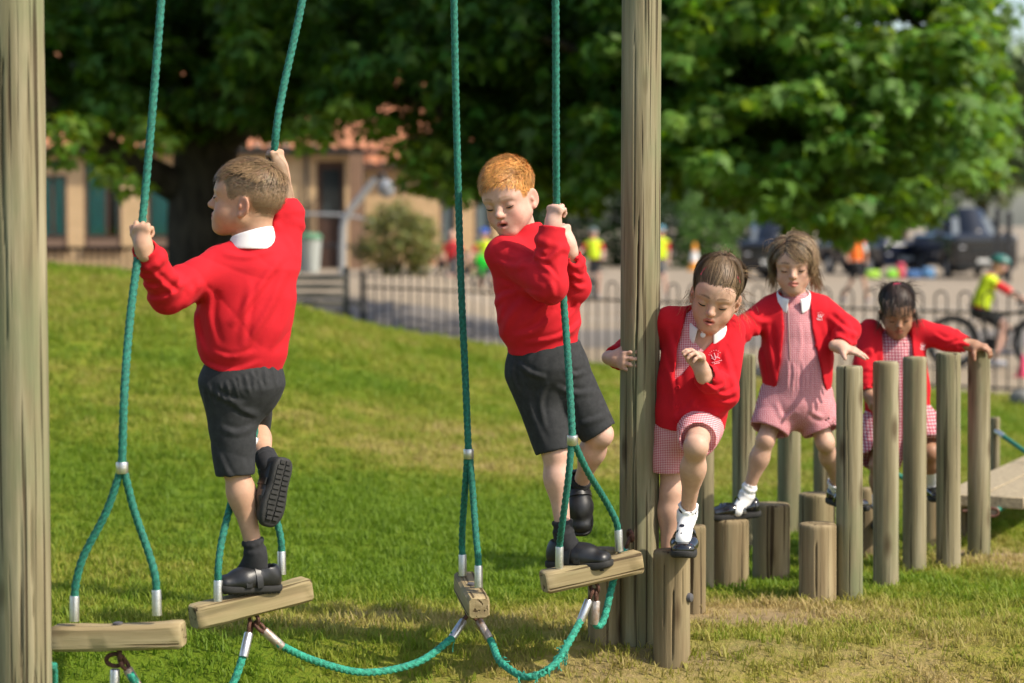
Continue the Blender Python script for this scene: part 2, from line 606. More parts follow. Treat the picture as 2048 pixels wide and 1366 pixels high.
M_tarmac = mat('tan_tarmac', (0.285, 0.225, 0.155), 0.9, 0.10, 2.0, 0.004, 90)
play, _ = grid_obj('playground', np.concatenate([np.linspace(-300, -20, 12), np.linspace(-18, 30, 60), np.linspace(34, 300, 12)]), np.concatenate([np.linspace(14, 60, 60), np.linspace(65, 120, 12), np.linspace(140, 900, 12)]), z_play, M_tarmac)
tag(play, kind='structure')
M_greytar = mat('grey_tarmac', (0.175, 0.152, 0.13), 0.9, 0.12, 2.0, 0.004, 90)
path, _ = grid_obj('path', np.linspace(-9, 26, 60), np.linspace(29.5, 34.5, 8), lambda x, y: z_play(x, y) + 0.006, M_greytar)
tag(path, kind='structure')
M_line = mat('line_paint', (0.75, 0.74, 0.70), 0.7, 0.1, 10)
for yy in (38.2, 43.5):
    ln, _ = grid_obj('painted_line', np.linspace(-1, 20, 60), np.array([yy, yy + 0.09]), lambda x, y: z_play(x, y) + 0.005, M_line)
    tag(ln, kind='structure')

# grass: tufts scattered with geometry nodes, prototypes live in an unlinked collection
tufts = bpy.data.collections.new('grass_tufts')
for t in range(6):
    V = []; F4 = []; F3 = []
    for k in range(16):
        r0 = 0.034 * math.sqrt(rng.rand()); a0 = rng.rand() * 6.283
        p = A((r0 * math.cos(a0), r0 * math.sin(a0), -0.004))
        h = (0.012 + 0.019 * rng.rand()) * (0.8 if t < 4 else 1.15)
        a1 = rng.rand() * 6.283; lean = (0.25 + 0.9 * rng.rand()) * h
        d = A((math.cos(a1), math.sin(a1), 0)); w = A((-d[1], d[0], 0)) * (0.0013 + 0.0012 * rng.rand())
        q = p + d * lean * 0.35 + A((0, 0, h * 0.62)); e = p + d * lean + A((0, 0, h))
        n = len(V)
        V += [p - w, p + w, q + w * 0.85, q - w * 0.85, e]
        F4.append((n, n + 1, n + 2, n + 3)); F3.append((n + 3, n + 2, n + 4))
    me = np_mesh('tuft', V, [F4, F3], True)
    me.materials.append(M_blade)
    tufts.objects.link(bpy.data.objects.new('tuft', me))

pts = []
while sum(len(p) for p in pts) < 56000:
    n = 120000
    y = 5.0 + (19.0 - 5.0) * rng.rand(n); a = (rng.rand(n) * 2 - 1) * 0.42
    x = a * y
    pr = np.where(y < 9, 1.0, (9 / y) ** 2.2) * y / 19.0 * 1.6
    k = rng.rand(n) < pr * (1 - 0.85 * soil(x, y))
    pts.append(np.stack([x[k], y[k]], 1))
pts = np.concatenate(pts)[:56000]
px, py = pts[:, 0], pts[:, 1]
GV = np.stack([px, py, g_lawn(px, py)], 1)
gme = bpy.data.meshes.new('grass'); gme.vertices.add(len(GV)); gme.vertices.foreach_set('co', GV.astype(np.float32).ravel())
at = gme.attributes.new('dry', 'FLOAT', 'POINT'); at.data.foreach_set('value', dryness(px, py).astype(np.float32))
at = gme.attributes.new('scl', 'FLOAT', 'POINT')
at.data.foreach_set('value', ((0.75 + 0.6 * rng.rand(len(GV))) * np.where(py > 9, 1 + (py - 9) * 0.09, 1)).astype(np.float32))
rot = np.stack([(rng.rand(len(GV)) - .5) * .3, (rng.rand(len(GV)) - .5) * .3, rng.rand(len(GV)) * 6.283], 1).astype(np.float32)
at = gme.attributes.new('rot', 'FLOAT_VECTOR', 'POINT'); at.data.foreach_set('vector', rot.ravel())
grass = bpy.data.objects.new('grass', gme); COL.objects.link(grass); tag(grass, kind='stuff')
ng = bpy.data.node_groups.new('grass_scatter', 'GeometryNodeTree')
ng.interface.new_socket('Geometry', in_out='INPUT', socket_type='NodeSocketGeometry')
ng.interface.new_socket('Geometry', in_out='OUTPUT', socket_type='NodeSocketGeometry')
gi_ = ng.nodes.new('NodeGroupInput'); go_ = ng.nodes.new('NodeGroupOutput')
iop = ng.nodes.new('GeometryNodeInstanceOnPoints')
ci_ = ng.nodes.new('GeometryNodeCollectionInfo')
ci_.inputs['Collection'].default_value = tufts
ci_.inputs['Separate Children'].default_value = True
ci_.inputs['Reset Children'].default_value = True
na = ng.nodes.new('GeometryNodeInputNamedAttribute'); na.data_type = 'FLOAT'; na.inputs['Name'].default_value = 'scl'
nr = ng.nodes.new('GeometryNodeInputNamedAttribute'); nr.data_type = 'FLOAT_VECTOR'; nr.inputs['Name'].default_value = 'rot'
iop.inputs['Pick Instance'].default_value = True
ng.links.new(gi_.outputs[0], iop.inputs['Points'])
ng.links.new(ci_.outputs[0], iop.inputs['Instance'])
ng.links.new(nr.outputs['Attribute'], iop.inputs['Rotation'])
ng.links.new(na.outputs['Attribute'], iop.inputs['Scale'])
ng.links.new(iop.outputs[0], go_.inputs[0])
md = grass.modifiers.new('scatter', 'NODES'); md.node_group = ng
# ------------------------------------------------------------------ timber poles, stumps, swing steps
def wood_mat(name, c1, c2, green, gamt=0.5, bump=0.004):
    m = bpy.data.materials.new(name); m.use_nodes = True
    N, L = nodes_of(m); b = N['Principled BSDF']
    b.inputs['Roughness'].default_value = 0.78; b.inputs['Specular IOR Level'].default_value = 0.25
    tc = N.new('ShaderNodeTexCoord')
    oi = N.new('ShaderNodeObjectInfo')
    off = N.new('ShaderNodeVectorMath'); off.operation = 'ADD'
    L.new(tc.outputs['Object'], off.inputs[0])
    cx = N.new('ShaderNodeCombineXYZ')
    mm = N.new('ShaderNodeMath'); mm.operation = 'MULTIPLY'; mm.inputs[1].default_value = 37.0
    L.new(oi.outputs['Random'], mm.inputs[0]); L.new(mm.outputs[0], cx.inputs[2]); L.new(mm.outputs[0], cx.inputs[0])
    L.new(cx.outputs[0], off.inputs[1])
    def noise(scale, sx, sz, det=5, rough=0.6):
        mp = N.new('ShaderNodeMapping'); mp.inputs['Scale'].default_value = (sx, sx, sz)
        L.new(off.outputs[0], mp.inputs[0])
        ns = N.new('ShaderNodeTexNoise'); ns.inputs['Scale'].default_value = scale
        ns.inputs['Detail'].default_value = det; ns.inputs['Roughness'].default_value = rough
        L.new(mp.outputs[0], ns.inputs['Vector'])
        return ns
    n1 = noise(28, 1, 0.055)
    cr = N.new('ShaderNodeValToRGB'); e = cr.color_ramp.elements
    e[0].position = 0.30; e[0].color = (*[c * 0.60 for c in c1], 1)
    e[1].position = 0.72; e[1].color = (*c2, 1)
    x = e.new(0.47); x.color = (*c1, 1)
    L.new(n1.outputs[0], cr.inputs[0])
    n2 = noise(5, 1, 0.35, 4, 0.7)
    r2 = N.new('ShaderNodeValToRGB'); r2.color_ramp.elements[0].position = 0.45; r2.color_ramp.elements[1].position = 0.68
    r2.color_ramp.elements[1].color = (gamt, gamt, gamt, 1)
    L.new(n2.outputs[0], r2.inputs[0])
    mx = N.new('ShaderNodeMix'); mx.data_type = 'RGBA'; mx.inputs[7].default_value = (*green, 1)
    L.new(r2.outputs[0], mx.inputs[0]); L.new(cr.outputs[0], mx.inputs[6])
    # fine drying checks
    n3 = noise(75, 1, 0.018, 2, 0.5)
    r3 = N.new('ShaderNodeValToRGB'); r3.color_ramp.elements[0].position = 0.33; r3.color_ramp.elements[1].position = 0.41
    r3.color_ramp.elements[0].color = (0.28, 0.24, 0.21, 1)
    L.new(n3.outputs[0], r3.inputs[0])
    m2 = N.new('ShaderNodeMix'); m2.data_type = 'RGBA'; m2.blend_type = 'MULTIPLY'; m2.inputs[0].default_value = 1
    L.new(mx.outputs[2], m2.inputs[6]); L.new(r3.outputs[0], m2.inputs[7])
    # knots
    mpk = N.new('ShaderNodeMapping'); mpk.inputs['Scale'].default_value = (11, 11, 3.6)
    L.new(off.outputs[0], mpk.inputs[0])
    vo = N.new('ShaderNodeTexVoronoi'); vo.inputs['Scale'].default_value = 1.0
    L.new(mpk.outputs[0], vo.inputs['Vector'])
    rk = N.new('ShaderNodeValToRGB'); rk.color_ramp.elements[0].position = 0.07; rk.color_ramp.elements[1].position = 0.20
    rk.color_ramp.elements[0].color = (0.26, 0.19, 0.14, 1)
    L.new(vo.outputs['Distance'], rk.inputs[0])
    m3 = N.new('ShaderNodeMix'); m3.data_type = 'RGBA'; m3.blend_type = 'MULTIPLY'; m3.inputs[0].default_value = 0.8
    L.new(m2.outputs[2], m3.inputs[6]); L.new(rk.outputs[0], m3.inputs[7])
    L.new(m3.outputs[2], b.inputs['Base Color'])
    bp = N.new('ShaderNodeBump'); bp.inputs['Distance'].default_value = bump; bp.inputs['Strength'].default_value = 1.0
    ad = N.new('ShaderNodeMath'); ad.operation = 'ADD'
    L.new(n1.outputs[0], ad.inputs[0]); L.new(r3.outputs[0], ad.inputs[1])
    L.new(ad.outputs[0], bp.inputs['Height']); L.new(bp.outputs[0], b.inputs['Normal'])
    return m

M_pole = wood_mat('weathered_pole', (0.215, 0.180, 0.103), (0.345, 0.302, 0.198), (0.165, 0.185, 0.095), 0.8)
M_stump = wood_mat('weathered_stump', (0.215, 0.158, 0.085), (0.34, 0.27, 0.155), (0.19, 0.175, 0.09), 0.5)
M_beam = wood_mat('sawn_beam', (0.29, 0.22, 0.115), (0.43, 0.345, 0.20), (0.23, 0.215, 0.10), 0.6, 0.003)
M_cut = mat('cut_timber', (0.33, 0.265, 0.165), 0.85, 0.3, 60, 0.003, 120)
M_steel = mat('brushed_steel', (0.62, 0.61, 0.59), 0.32, 0.12, 60, 0.0006, 300, metal=0.9)
M_rust = mat('rusty_iron', (0.105, 0.045, 0.027), 0.7, 0.5, 90, 0.002, 200, metal=0.3)
M_rustsleeve = mat('rust_stained_sleeve', (0.50, 0.46, 0.42), 0.42, 0.0, 35, 0.001, 150, metal=0.6, col2=(0.30, 0.16, 0.075))
M_rope = mat('green_rope', (0.010, 0.145, 0.100), 0.72, 0.45, 130, 0.002, 420, sheen=0.25)
M_rope2 = mat('faded_green_rope', (0.02, 0.25, 0.165), 0.78, 0.55, 90, 0.003, 300, sheen=0.35)

def pole_mesh(name, base, top, r, m, parent=None, seg=48, rings=36, cracks=(), lumps=1.0, r_top=None):
    """round timber from base to top with dished chamfered end and drying cracks (angle, z0, z1, width, depth)"""
    base = A(base); top = A(top); Hh = np.linalg.norm(top - base); ax = (top - base) / Hh
    rt = r if r_top is None else r_top
    if cracks: seg = 132
    th = np.linspace(0, 2 * math.pi, seg, endpoint=False)
    zz = np.concatenate([np.linspace(-0.06, Hh - 0.02, rings), [Hh - 0.010, Hh - 0.004, Hh - 0.001, Hh]])
    rs = np.concatenate([np.interp(zz[:rings], [0, Hh], [r, rt]), [rt, rt * 0.965, rt * 0.9, rt * 0.55]])
    TH_, ZZ = np.meshgrid(th, zz)
    sd = rng.rand() * 50
    Q = np.stack([np.cos(TH_) * 1.2 + sd, np.sin(TH_) * 1.2, ZZ * 1.1], -1)
    RR = rs[:, None] * (1 + 0.035 * lumps * vnoise(Q) + 0.012 * lumps * vnoise(Q * np.array([5, 5, 3.])))
    for a0, z0, z1, w, dp in cracks:
        zt = (ZZ - z0) / (z1 - z0)
        wid = w * np.clip(np.sin(np.clip(zt, 0, 1) * math.pi), 0, 1) ** 0.6
        aa = a0 + 0.10 * vnoise(np.stack([ZZ * 5, 0 * ZZ + a0 * 9, 0 * ZZ], -1))
        da = (TH_ - aa + math.pi) % (2 * math.pi) - math.pi
        RR = RR - dp * np.clip(1 - np.abs(da) / np.maximum(wid, 1e-6), 0, 1) * (wid > 1e-4)
    q = A(Vector((0, 0, 1)).rotation_difference(Vector(ax)).to_matrix())
    V = np.stack([RR * np.cos(TH_), RR * np.sin(TH_), ZZ], -1).reshape(-1, 3) @ q.T + base
    n = len(zz)
    i, j = np.meshgrid(np.arange(n - 1), np.arange(seg), indexing='ij')
    a = (i * seg + j).ravel(); b = (i * seg + (j + 1) % seg).ravel()
    F = [np.stack([a, b, b + seg, a + seg], 1)]
    V = np.concatenate([V, [base + ax * (Hh - 0.001)]])
    c = len(V) - 1
    k = np.arange(seg)
    F.append(np.stack([(n - 1) * seg + k, (n - 1) * seg + (k + 1) % seg, np.full(seg, c)], 1))
    return obj_np(name, V, F, m, parent, base if parent is None else None)

def gz(x, y):
    return float(g_lawn(x, y))

# big upright pole the children pass, and the near one at the left edge
YP = 6.41
pb = P(1277, 1285, YP)
mid_pole = pole_mesh('timber_pole', (pb.x, pb.y, gz(pb.x, pb.y)), (pb.x + 0.004, pb.y, 2.62), 0.0548, M_pole, rings=110,
                     cracks=((R(-112), 0.16, 0.80, 0.05, 0.016), (R(-102), 0.55, 1.22, 0.055, 0.018), (R(-115), 1.1, 1.75, 0.03, 0.010), (R(-60), 0.2, 0.5, 0.03, 0.008), (R(-80), 1.5, 2.3, 0.03, 0.008)))
tag(mid_pole, 'tall timber pole with a long dark crack, gripped by the crouching girl', 'pole', 'tall frame poles')
YL = 5.02
pl = P(42, 1000, YL)
left_pole = pole_mesh('timber_pole', (pl.x, pl.y, gz(pl.x, pl.y)), (pl.x - 0.006, pl.y, 2.62), 0.0655, M_pole, rings=110, cracks=((R(-78), 0.0, 0.9, 0.035, 0.012), (R(-55), 0.1, 0.75, 0.03, 0.010), (R(-100), 1.0, 1.7, 0.03, 0.010)))
tag(left_pole, 'thick blurred timber pole cut off by the left edge of the photo', 'pole', 'tall frame poles')
# cross beam out of the picture that the ropes hang from
beam_top = pole_mesh('cross_beam', (pl.x - 0.15, pl.y - 0.13, 2.55), (pb.x + 0.15, pb.y + 0.13, 2.55), 0.06, M_pole, seg=20)
tag(beam_top, 'round cross beam above the swing steps joining the two tall poles', 'beam')

def stump(u, vt, vb, w, label, s=None, cracks=(), bolt=None, m=None, name='timber_stump', cat='stump', group='low stepping stumps'):
    """post drawn between photo rows vt (top) and vb (foot)"""
    sc_ = (vb - 445) / HC if s is None else s
    Y = FPX / sc_
    b = P(u, vb, Y); t = P(u, vt, Y)
    gzv = gz(b.x, b.y)
    o = pole_mesh(name, (b.x, b.y, gzv), (t.x, t.y, t.z), w / sc_ / 2, m or M_stump, cracks=cracks, rings=30)
    tag(o, label, cat, group)
    if bolt:
        bu, bv, br = bolt
        q = P(bu, bv, Y)
        mb = MB()
        ax = unit((0.9, -0.55, 0))
        c = A((b.x, b.y, q.z)) + ax * (w / sc_ / 2 - 0.004)
        mb.lathe(c, [(br, 0), (br, 0.008), (br * 0.8, 0.014), (br * 0.3, 0.016)], 20, ax)
        mb.build('bolt_cap', M_boltcap, o)
    return o

M_boltcap = mat('grey_plastic_cap', (0.085, 0.08, 0.085), 0.5)
S_ = stump
S_(1344, 1099, 1298, 74, 'front cracked stump with a round grey bolt cap, under the crouching girl', cracks=((R(-88), 0.0, 0.20, 0.07, 0.014), (R(-120), 0.1, 0.27, 0.05, 0.01), (R(-60), 0.16, 0.27, 0.04, 0.01)), bolt=(1377, 1192, 0.0135))
S_(1208, 1096, 1283, 66, 'dark stump tucked against the left side of the tall cracked pole', cracks=((R(-80), 0.02, 0.2, 0.05, 0.012),))
S_(1388, 1050, 1225, 48, 'slim stump half hidden behind the front cracked stump')
S_(1458, 1036, 1168, 78, "stump under the loose haired girl's black shoe")
S_(1543, 1006, 1150, 75, 'stump just right of the one the loose haired girl steps on')
S_(1633, 986, 1128, 72, 'stump behind the short cracked one beside the first tall post')
S_(1635, 1046, 1202, 75, 'short cracked stump touching the left of the first tall post', cracks=((R(-106), 0.0, 0.21, 0.05, 0.014),))
S_(1733, 1012, 1110, 62, 'low stump showing between the first and second tall posts')
S_(1864, 990, 1080, 56, 'low stump showing between the third and fourth tall posts')
S_(1928, 978, 1062, 50, 'low stump showing between the fourth and last tall posts')
S_(1733, 975, 1062, 36, 'dark far stump peeping above the low one between first and second tall posts')
FT = dict(name='timber_post', cat='post', group='front row of tall handhold posts', m=M_pole)
S_(1699, 731, 1199, 52, 'first and nearest tall handhold post of the front row', cracks=((R(-105), 0.3, 0.62, 0.03, 0.006),), **FT)
S_(1772, 722, 1170, 51, 'second tall handhold post of the front row with a pale knot at its top', **FT)
S_(1829, 713, 1138, 48, 'third tall handhold post of the front row, greenish', **FT)
S_(1897, 705, 1131, 48, 'fourth tall handhold post of the front row with a dark line down it', cracks=((R(-62), 0.3, 0.72, 0.05, 0.010),), **FT)
S_(1958, 698, 1106, 45, 'tall post at the far end of the front row with a hand on its top', **FT)
BT = dict(name='timber_post', cat='post', group='back row of tall handhold posts', m=M_pole)
S_(1410, 800, 1175, 36, 'back row tall post between the crouching girl and the stump to her right', **BT)
S_(1488, 708, 1100, 48, 'back row tall post just behind the crouching girl', **BT)
S_(1578, 700, 1062, 46, 'back row tall post between the legs of the loose haired girl', **BT)
S_(1649, 740, 1040, 45, "back row tall post behind the loose haired girl's far leg", **BT)
# short post and plank bridge at the right edge
S_(1990, 834, 952, 20, 'thin short post holding the green rope behind the plank bridge', s=455, name='timber_post', cat='post', group=None, m=M_pole)

def rope_mesh(name, pts, r, m, parent=None, pitch=0.075, amp=0.26, step=0.0045, seg=20):
    mb = MB(); mb.tube(resample(pts, step), r, seg, ridge=(4, pitch, amp))
    return mb.build(name, m, parent)

def link_ring(mb, c, axis, a=0.021, b=0.015, r=0.0055):
    mb.torus(c, b, r, axis, 18, 8, sx=a / b)

def fibre(mb, c, n, L):
    for _ in range(n):
        d = unit(rng.randn(3)) * L * (0.5 + rng.rand())
        p0 = A(c) + rng.randn(3) * 0.005
        mb.tube(smooth_pts([p0, p0 + d * 0.5 + rng.randn(3) * 0.004, p0 + d + A((0, 0, -0.008))], 5), 0.0018, 4)

def swing_step(log_c, log_dir, log_len, log_tilt, up_pts, ferr, apex, legL, legR, label, hw=0.031, hh=0.031):
    """a timber step hung from one rope that forks above it.  All points in the world."""
    root = empty('swing_step', Vector(log_c) - Vector((0, 0, hh)), label, 'swing step', 'rope swing steps')
    d = unit(log_dir); upv = A((0, 0, 1)); sd = unit(np.cross(upv, d)); upv = np.cross(d, sd)
    M = np.stack([d, sd, upv], 1)
    # slightly irregular, rounded sawn timber
    n = 14
    pr = []
    c = 0.008
    prof = [(-hw, -hh + c), (-hw + c, -hh), (hw - c, -hh), (hw, -hh + c), (hw, hh - c), (hw - c, hh), (-hw + c, hh), (-hw, hh - c)]
    xs = np.concatenate([[-log_len / 2, -log_len / 2 + 0.006], np.linspace(-log_len / 2 + 0.03, log_len / 2 - 0.03, n), [log_len / 2 - 0.006, log_len / 2]])
    V = []
    for i, x in enumerate(xs):
        k = 0.84 if i in (0, len(xs) - 1) else (0.97 if i in (1, len(xs) - 2) else 1.0)
        for (a, b) in prof:
            w = 0.0016 * vnoise(A((x * 22 + log_c[0] * 50, a * 60, b * 60)))
            sag = 0.0
            V.append((x, a * k + w, b * k + w - (0.004 * math.cos(x / log_len * 3.1) if b > 0 else 0)))
    V = A(V) @ M.T + A(log_c)
    F = []
    for i in range(len(xs) - 1):
        for j in range(8):
            k = (j + 1) % 8
            F.append((i * 8 + j, (i + 1) * 8 + j, (i + 1) * 8 + k, i * 8 + k))
    ends = [tuple(range(8)), tuple((len(xs) - 1) * 8 + j for j in range(7, -1, -1))]
    # object axes follow the timber so that the grain runs along it
    o = MB(); o.add(V, F + ends)
    bo = o.build('beam', M_beam, root)
    Mw = Matrix([[sd[0], upv[0], d[0]], [sd[1], upv[1], d[1]], [sd[2], upv[2], d[2]]]).to_4x4()
    Mw.translation = Vector(A(log_c) - ORIG[root.name])
    bo.data.transform(Mw.inverted())
    bo.matrix_local = Mw
    bx_ = up_pts[0][0] - 0.02; by_ = pl.y + (bx_ - pl.x) / (pb.x - pl.x) * (pb.y - pl.y)
    up_pts = smooth_pts(np.concatenate([[(bx_, by_, 2.50)], up_pts[4::5]]), 110)
    rope_mesh('rope', up_pts, 0.0093, M_rope, root)
    fd = unit(A(ferr[0]) - A(ferr[1]))
    mb = MB(); mb.lathe(A(ferr[0]) - fd * 0.027, [(0.0135, 0), (0.0145, 0.002), (0.0145, 0.025), (0.0135, 0.027)], 20, fd); mb.build('ferrule', M_steel, root)
    for leg in (legL, legR):
        rope_mesh('fork_rope', smooth_pts(leg, 24), 0.0088, M_rope, root)
        e = A(leg[-1]); dn = unit(A(leg[-1]) - A(leg[-2])); dn = unit(dn * 0.25 + A((0, 0, -1)))
        mb = MB(); mb.lathe(e + dn * 0.05, [(0.0115, 0), (0.0115, 0.057), (0.0105, 0.060), (0.009, 0.060)], 18, -dn)
        mb.build('sleeve', M_steel, root)
    # bolt in the top, eye underneath
    mb = MB(); mb.lathe(A(log_c) + upv * (hh - 0.003), [(0.012, 0), (0.012, 0.004), (0.006, 0.006)], 14, upv); mb.build('bolt_head', M_boltcap, root)
    mb = MB(); ec = A(log_c) - upv * (hh + 0.014)
    mb.torus(ec, 0.016, 0.0052, unit(d * 0.8 + sd * 0.3), 20, 8)
    mb.build('eye_bolt', M_rust, root)
    return root, ec

# pixel-measured heights at each step's own distance
Y1, Y2, Y3, Y4 = 5.30, 5.75, 6.23, 6.16
def v_(u, v, Y): return A(P(u, v, Y))
steps = []
# step 1 (empty, nearest the left pole)
c1 = v_(237, 1272, Y1)
steps.append(swing_step(c1, (1.0, -0.10, 0.045), 0.312, 0,
    smooth_pts([v_(333, -160, Y1 + 0.35), v_(318, 60, Y1 + 0.29), v_(287, 420, Y1 + 0.20), v_(262, 620, Y1 + 0.11), v_(249, 780, Y1 + 0.02), v_(244, 930, Y1)], 80),
    (v_(244, 924, Y1), v_(245, 990, Y1)), None,
    [v_(240, 945, Y1), v_(212, 1025, Y1), v_(168, 1110, Y1), v_(152, 1165, Y1), v_(149, 1200, Y1)],
    [v_(249, 945, Y1), v_(268, 1020, Y1), v_(297, 1105, Y1 - 0.01), v_(310, 1150, Y1 - 0.02), v_(313, 1188, Y1 - 0.02)],
    'empty timber swing step on a forked green rope, leftmost beside the near pole'))
# step 2 (the dark haired boy stands on it)
c2 = v_(503, 1205, Y2)
steps.append(swing_step(c2, (0.83, 0.50, 0.142), 0.325, 0,
    smooth_pts([v_(634, -160, Y2 + 0.20), v_(603, 10, Y2 + 0.15), v_(566, 180, Y2 + 0.1), v_(550, 285, Y2 + 0.07), v_(535, 480, Y2 + 0.16), v_(520, 700, Y2 + 0.17), v_(508, 880, Y2 + 0.10)], 80),
    (v_(508, 876, Y2 + 0.10), v_(508, 930, Y2 + 0.09)), None,
    [v_(504, 896, Y2 + 0.10), v_(470, 980, Y2 + 0.03), v_(445, 1075, Y2 - 0.03), v_(437, 1130, Y2 - 0.06), v_(436, 1168, Y2 - 0.06)],
    [v_(512, 896, Y2 + 0.10), v_(530, 970, Y2 + 0.10), v_(553, 1040, Y2 + 0.08), v_(562, 1080, Y2 + 0.07), v_(563, 1110, Y2 + 0.07)],
    'timber swing step under the shoe of the short haired boy with his back turned'))
# step 3 (empty, seen end on)
c3 = v_(943, 1189, Y3)
steps.append(swing_step(c3, (-0.17, 1.0, 0.12), 0.27, 0,
    smooth_pts([v_(905, -160, Y3 - 0.02), v_(908, 0, Y3 - 0.01), v_(913, 250, Y3), v_(922, 560, Y3), v_(931, 760, Y3), v_(937, 905, Y3)], 80),
    (v_(937, 898, Y3), v_(938, 960, Y3)), None,
    [v_(934, 917, Y3), v_(930, 980, Y3 + 0.02), v_(925, 1050, Y3 + 0.06), v_(924, 1090, Y3 + 0.08), v_(925, 1116, Y3 + 0.08)],
    [v_(940, 917, Y3), v_(946, 990, Y3 - 0.01), v_(952, 1070, Y3 - 0.05), v_(956, 1110, Y3 - 0.07), v_(957, 1138, Y3 - 0.07)],
    'empty timber swing step seen end on, left of the red haired boy'))
# step 4 (red haired boy)
c4 = v_(1184, 1143, Y4)
steps.append(swing_step(c4, (0.93, 0.33, 0.16), 0.285, 0,
    smooth_pts([v_(1106, -160, Y4 - 0.22), v_(1111, 0, Y4 - 0.21), v_(1112, 280, Y4 - 0.16), v_(1114, 430, Y4 - 0.10), v_(1124, 560, Y4 - 0.09), v_(1134, 690, Y4 - 0.11), v_(1141, 800, Y4 - 0.14), v_(1145, 875, Y4 - 0.16)], 80),
    (v_(1145, 870, Y4 - 0.16), v_(1145, 930, Y4 - 0.15)), None,
    [v_(1143, 888, Y4 - 0.16), v_(1136, 960, Y4 - 0.15), v_(1124, 1050, Y4 - 0.10), v_(1120, 1080, Y4 - 0.05), v_(1119, 1100, Y4 - 0.04)],
    [v_(1149, 888, Y4 - 0.16), v_(1176, 945, Y4 - 0.10), v_(1210, 1000, Y4), v_(1231, 1040, Y4 + 0.03), v_(1237, 1066, Y4 + 0.04)],
    'timber swing step under the shoe of the red haired boy, against the cracked pole'))

def connecting_rope(a, b, mids, label, fray=(), m=None, endb=True):
    """slack rope hung between the eyes of two steps"""
    root = empty('connecting_rope', Vector((A(a) + A(b)) / 2), label, 'rope', 'ropes linking the swing steps')
    pts = [A(a)] + [A(q) for q in mids] + [A(b)]
    da, db = unit(pts[1] - pts[0]), unit(pts[-2] - pts[-1])
    sa, sb = pts[0] + da * 0.024, pts[-1] + db * 0.024
    mid = [sa + da * 0.055] + pts[1:-1] + [sb + db * 0.055]
    ro = rope_mesh('rope', smooth_pts(mid, 90), 0.0095, m or M_rope2, root)
    for p, d, mm in ((sa, da, M_rustsleeve), (sb, db, M_steel)):
        mb = MB(); mb.lathe(p, [(0.0105, 0), (0.0118, 0.003), (0.0118, 0.062), (0.011, 0.065)], 18, d); mb.build('sleeve', mm, root)
    for p, d in ((pts[0], da), (pts[-1], db)):
        mb = MB(); link_ring(mb, p + d * 0.010, unit(np.cross(d, (0.2, 1, 0.3))), 0.017, 0.012, 0.0052)
        mb.build('chain_link', M_rust, root)
    if len(fray):
        mb = MB()
        L = smooth_pts(mid, 200)
        for t0, n, ln in fray:
            fibre(mb, L[int(t0 * 199)], n, ln)
        mb.build('frayed_strand', M_rope2, root)['kind'] = 'stuff'
    return root

e1, e2, e3, e4 = [s[1] - A((0, 0, 0.012)) for s in steps]
connecting_rope(e1 + A((0.006, 0, 0)), e2 - A((0.008, 0, 0)), [v_(262, 1350, Y1), v_(300, 1405, Y1 + 0.1), v_(380, 1425, Y1 + 0.25), v_(455, 1385, Y2 - 0.08), v_(490, 1300, Y2 - 0.03)], 'slack rope dipping out of the frame between the first two steps')
connecting_rope(e2 + A((0.008, 0, 0)), e3 - A((0.010, 0, 0)), [v_(560, 1290, Y2 + 0.02), v_(630, 1322, Y2 + 0.12), v_(730, 1345, Y2 + 0.24), v_(835, 1325, Y2 + 0.36), v_(905, 1275, Y3 - 0.05)], 'slack green rope sagging between the short haired boy and the end-on step', fray=((0.97, 5, 0.02),))
connecting_rope(e3 + A((0.010, 0, 0)), e4 - A((0.006, 0, 0)), [v_(985, 1288, Y3 - 0.06), v_(1003, 1325, Y3 - 0.17), v_(1055, 1354, Y3 - 0.26), v_(1108, 1330, Y3 - 0.22), v_(1143, 1275, Y4 - 0.08), v_(1162, 1240, Y4 - 0.02)], 'badly frayed green rope sagging below the red haired boy', fray=((0.28, 5, 0.012), (0.4, 12, 0.016), (0.47, 14, 0.016), (0.53, 12, 0.015), (0.6, 10, 0.014), (0.64, 18, 0.020), (0.68, 8, 0.012)))
pe = v_(1258, 1080, YP - 0.09)
connecting_rope(e4 + A((0.006, 0, 0)), pe, [v_(1190, 1232, Y4), v_(1192, 1250, Y4), v_(1207, 1240, Y4 + 0.02), v_(1230, 1150, Y4 + 0.08), v_(1250, 1100, YP - 0.09)], 'short looped rope from the red haired boy\'s step up to the cracked pole')
mb = MB(); mb.torus(pe + A((0.004, 0.0, 0.012)), 0.014, 0.006, (1, 0.4, 0.2), 18, 8); mb.tube([pe + A((0.004, 0, 0.012)), pe + A((0.01, 0.06, 0.012))], 0.007, 10)
mb.build('eye_bolt', M_rust, mid_pole)
mb = MB(); ql = e1 + A((-0.01, 0, -0.0)); link_ring(mb, ql, (0, 1, 0.2))
cr_ = empty('connecting_rope', Vector(ql), 'stub of rope below the leftmost step leading back to the near pole', 'rope', 'ropes linking the swing steps')
mb.build('chain_link', M_rust, cr_)
mb = MB(); mb.lathe(ql + A((-0.004, 0, -0.09)), [(0.0118, 0), (0.0118, 0.065), (0.0105, 0.068)], 18, (0.05, 0, 1)); mb.build('sleeve', M_steel, cr_)
rope_mesh('rope', smooth_pts([ql + A((-0.004, 0, -0.088)), ql + A((-0.03, -0.03, -0.13)), ql + A((-0.11, -0.12, -0.10)), (pl.x + 0.06, pl.y + 0.03, 0.19)], 30), 0.0095, M_rope2, cr_)

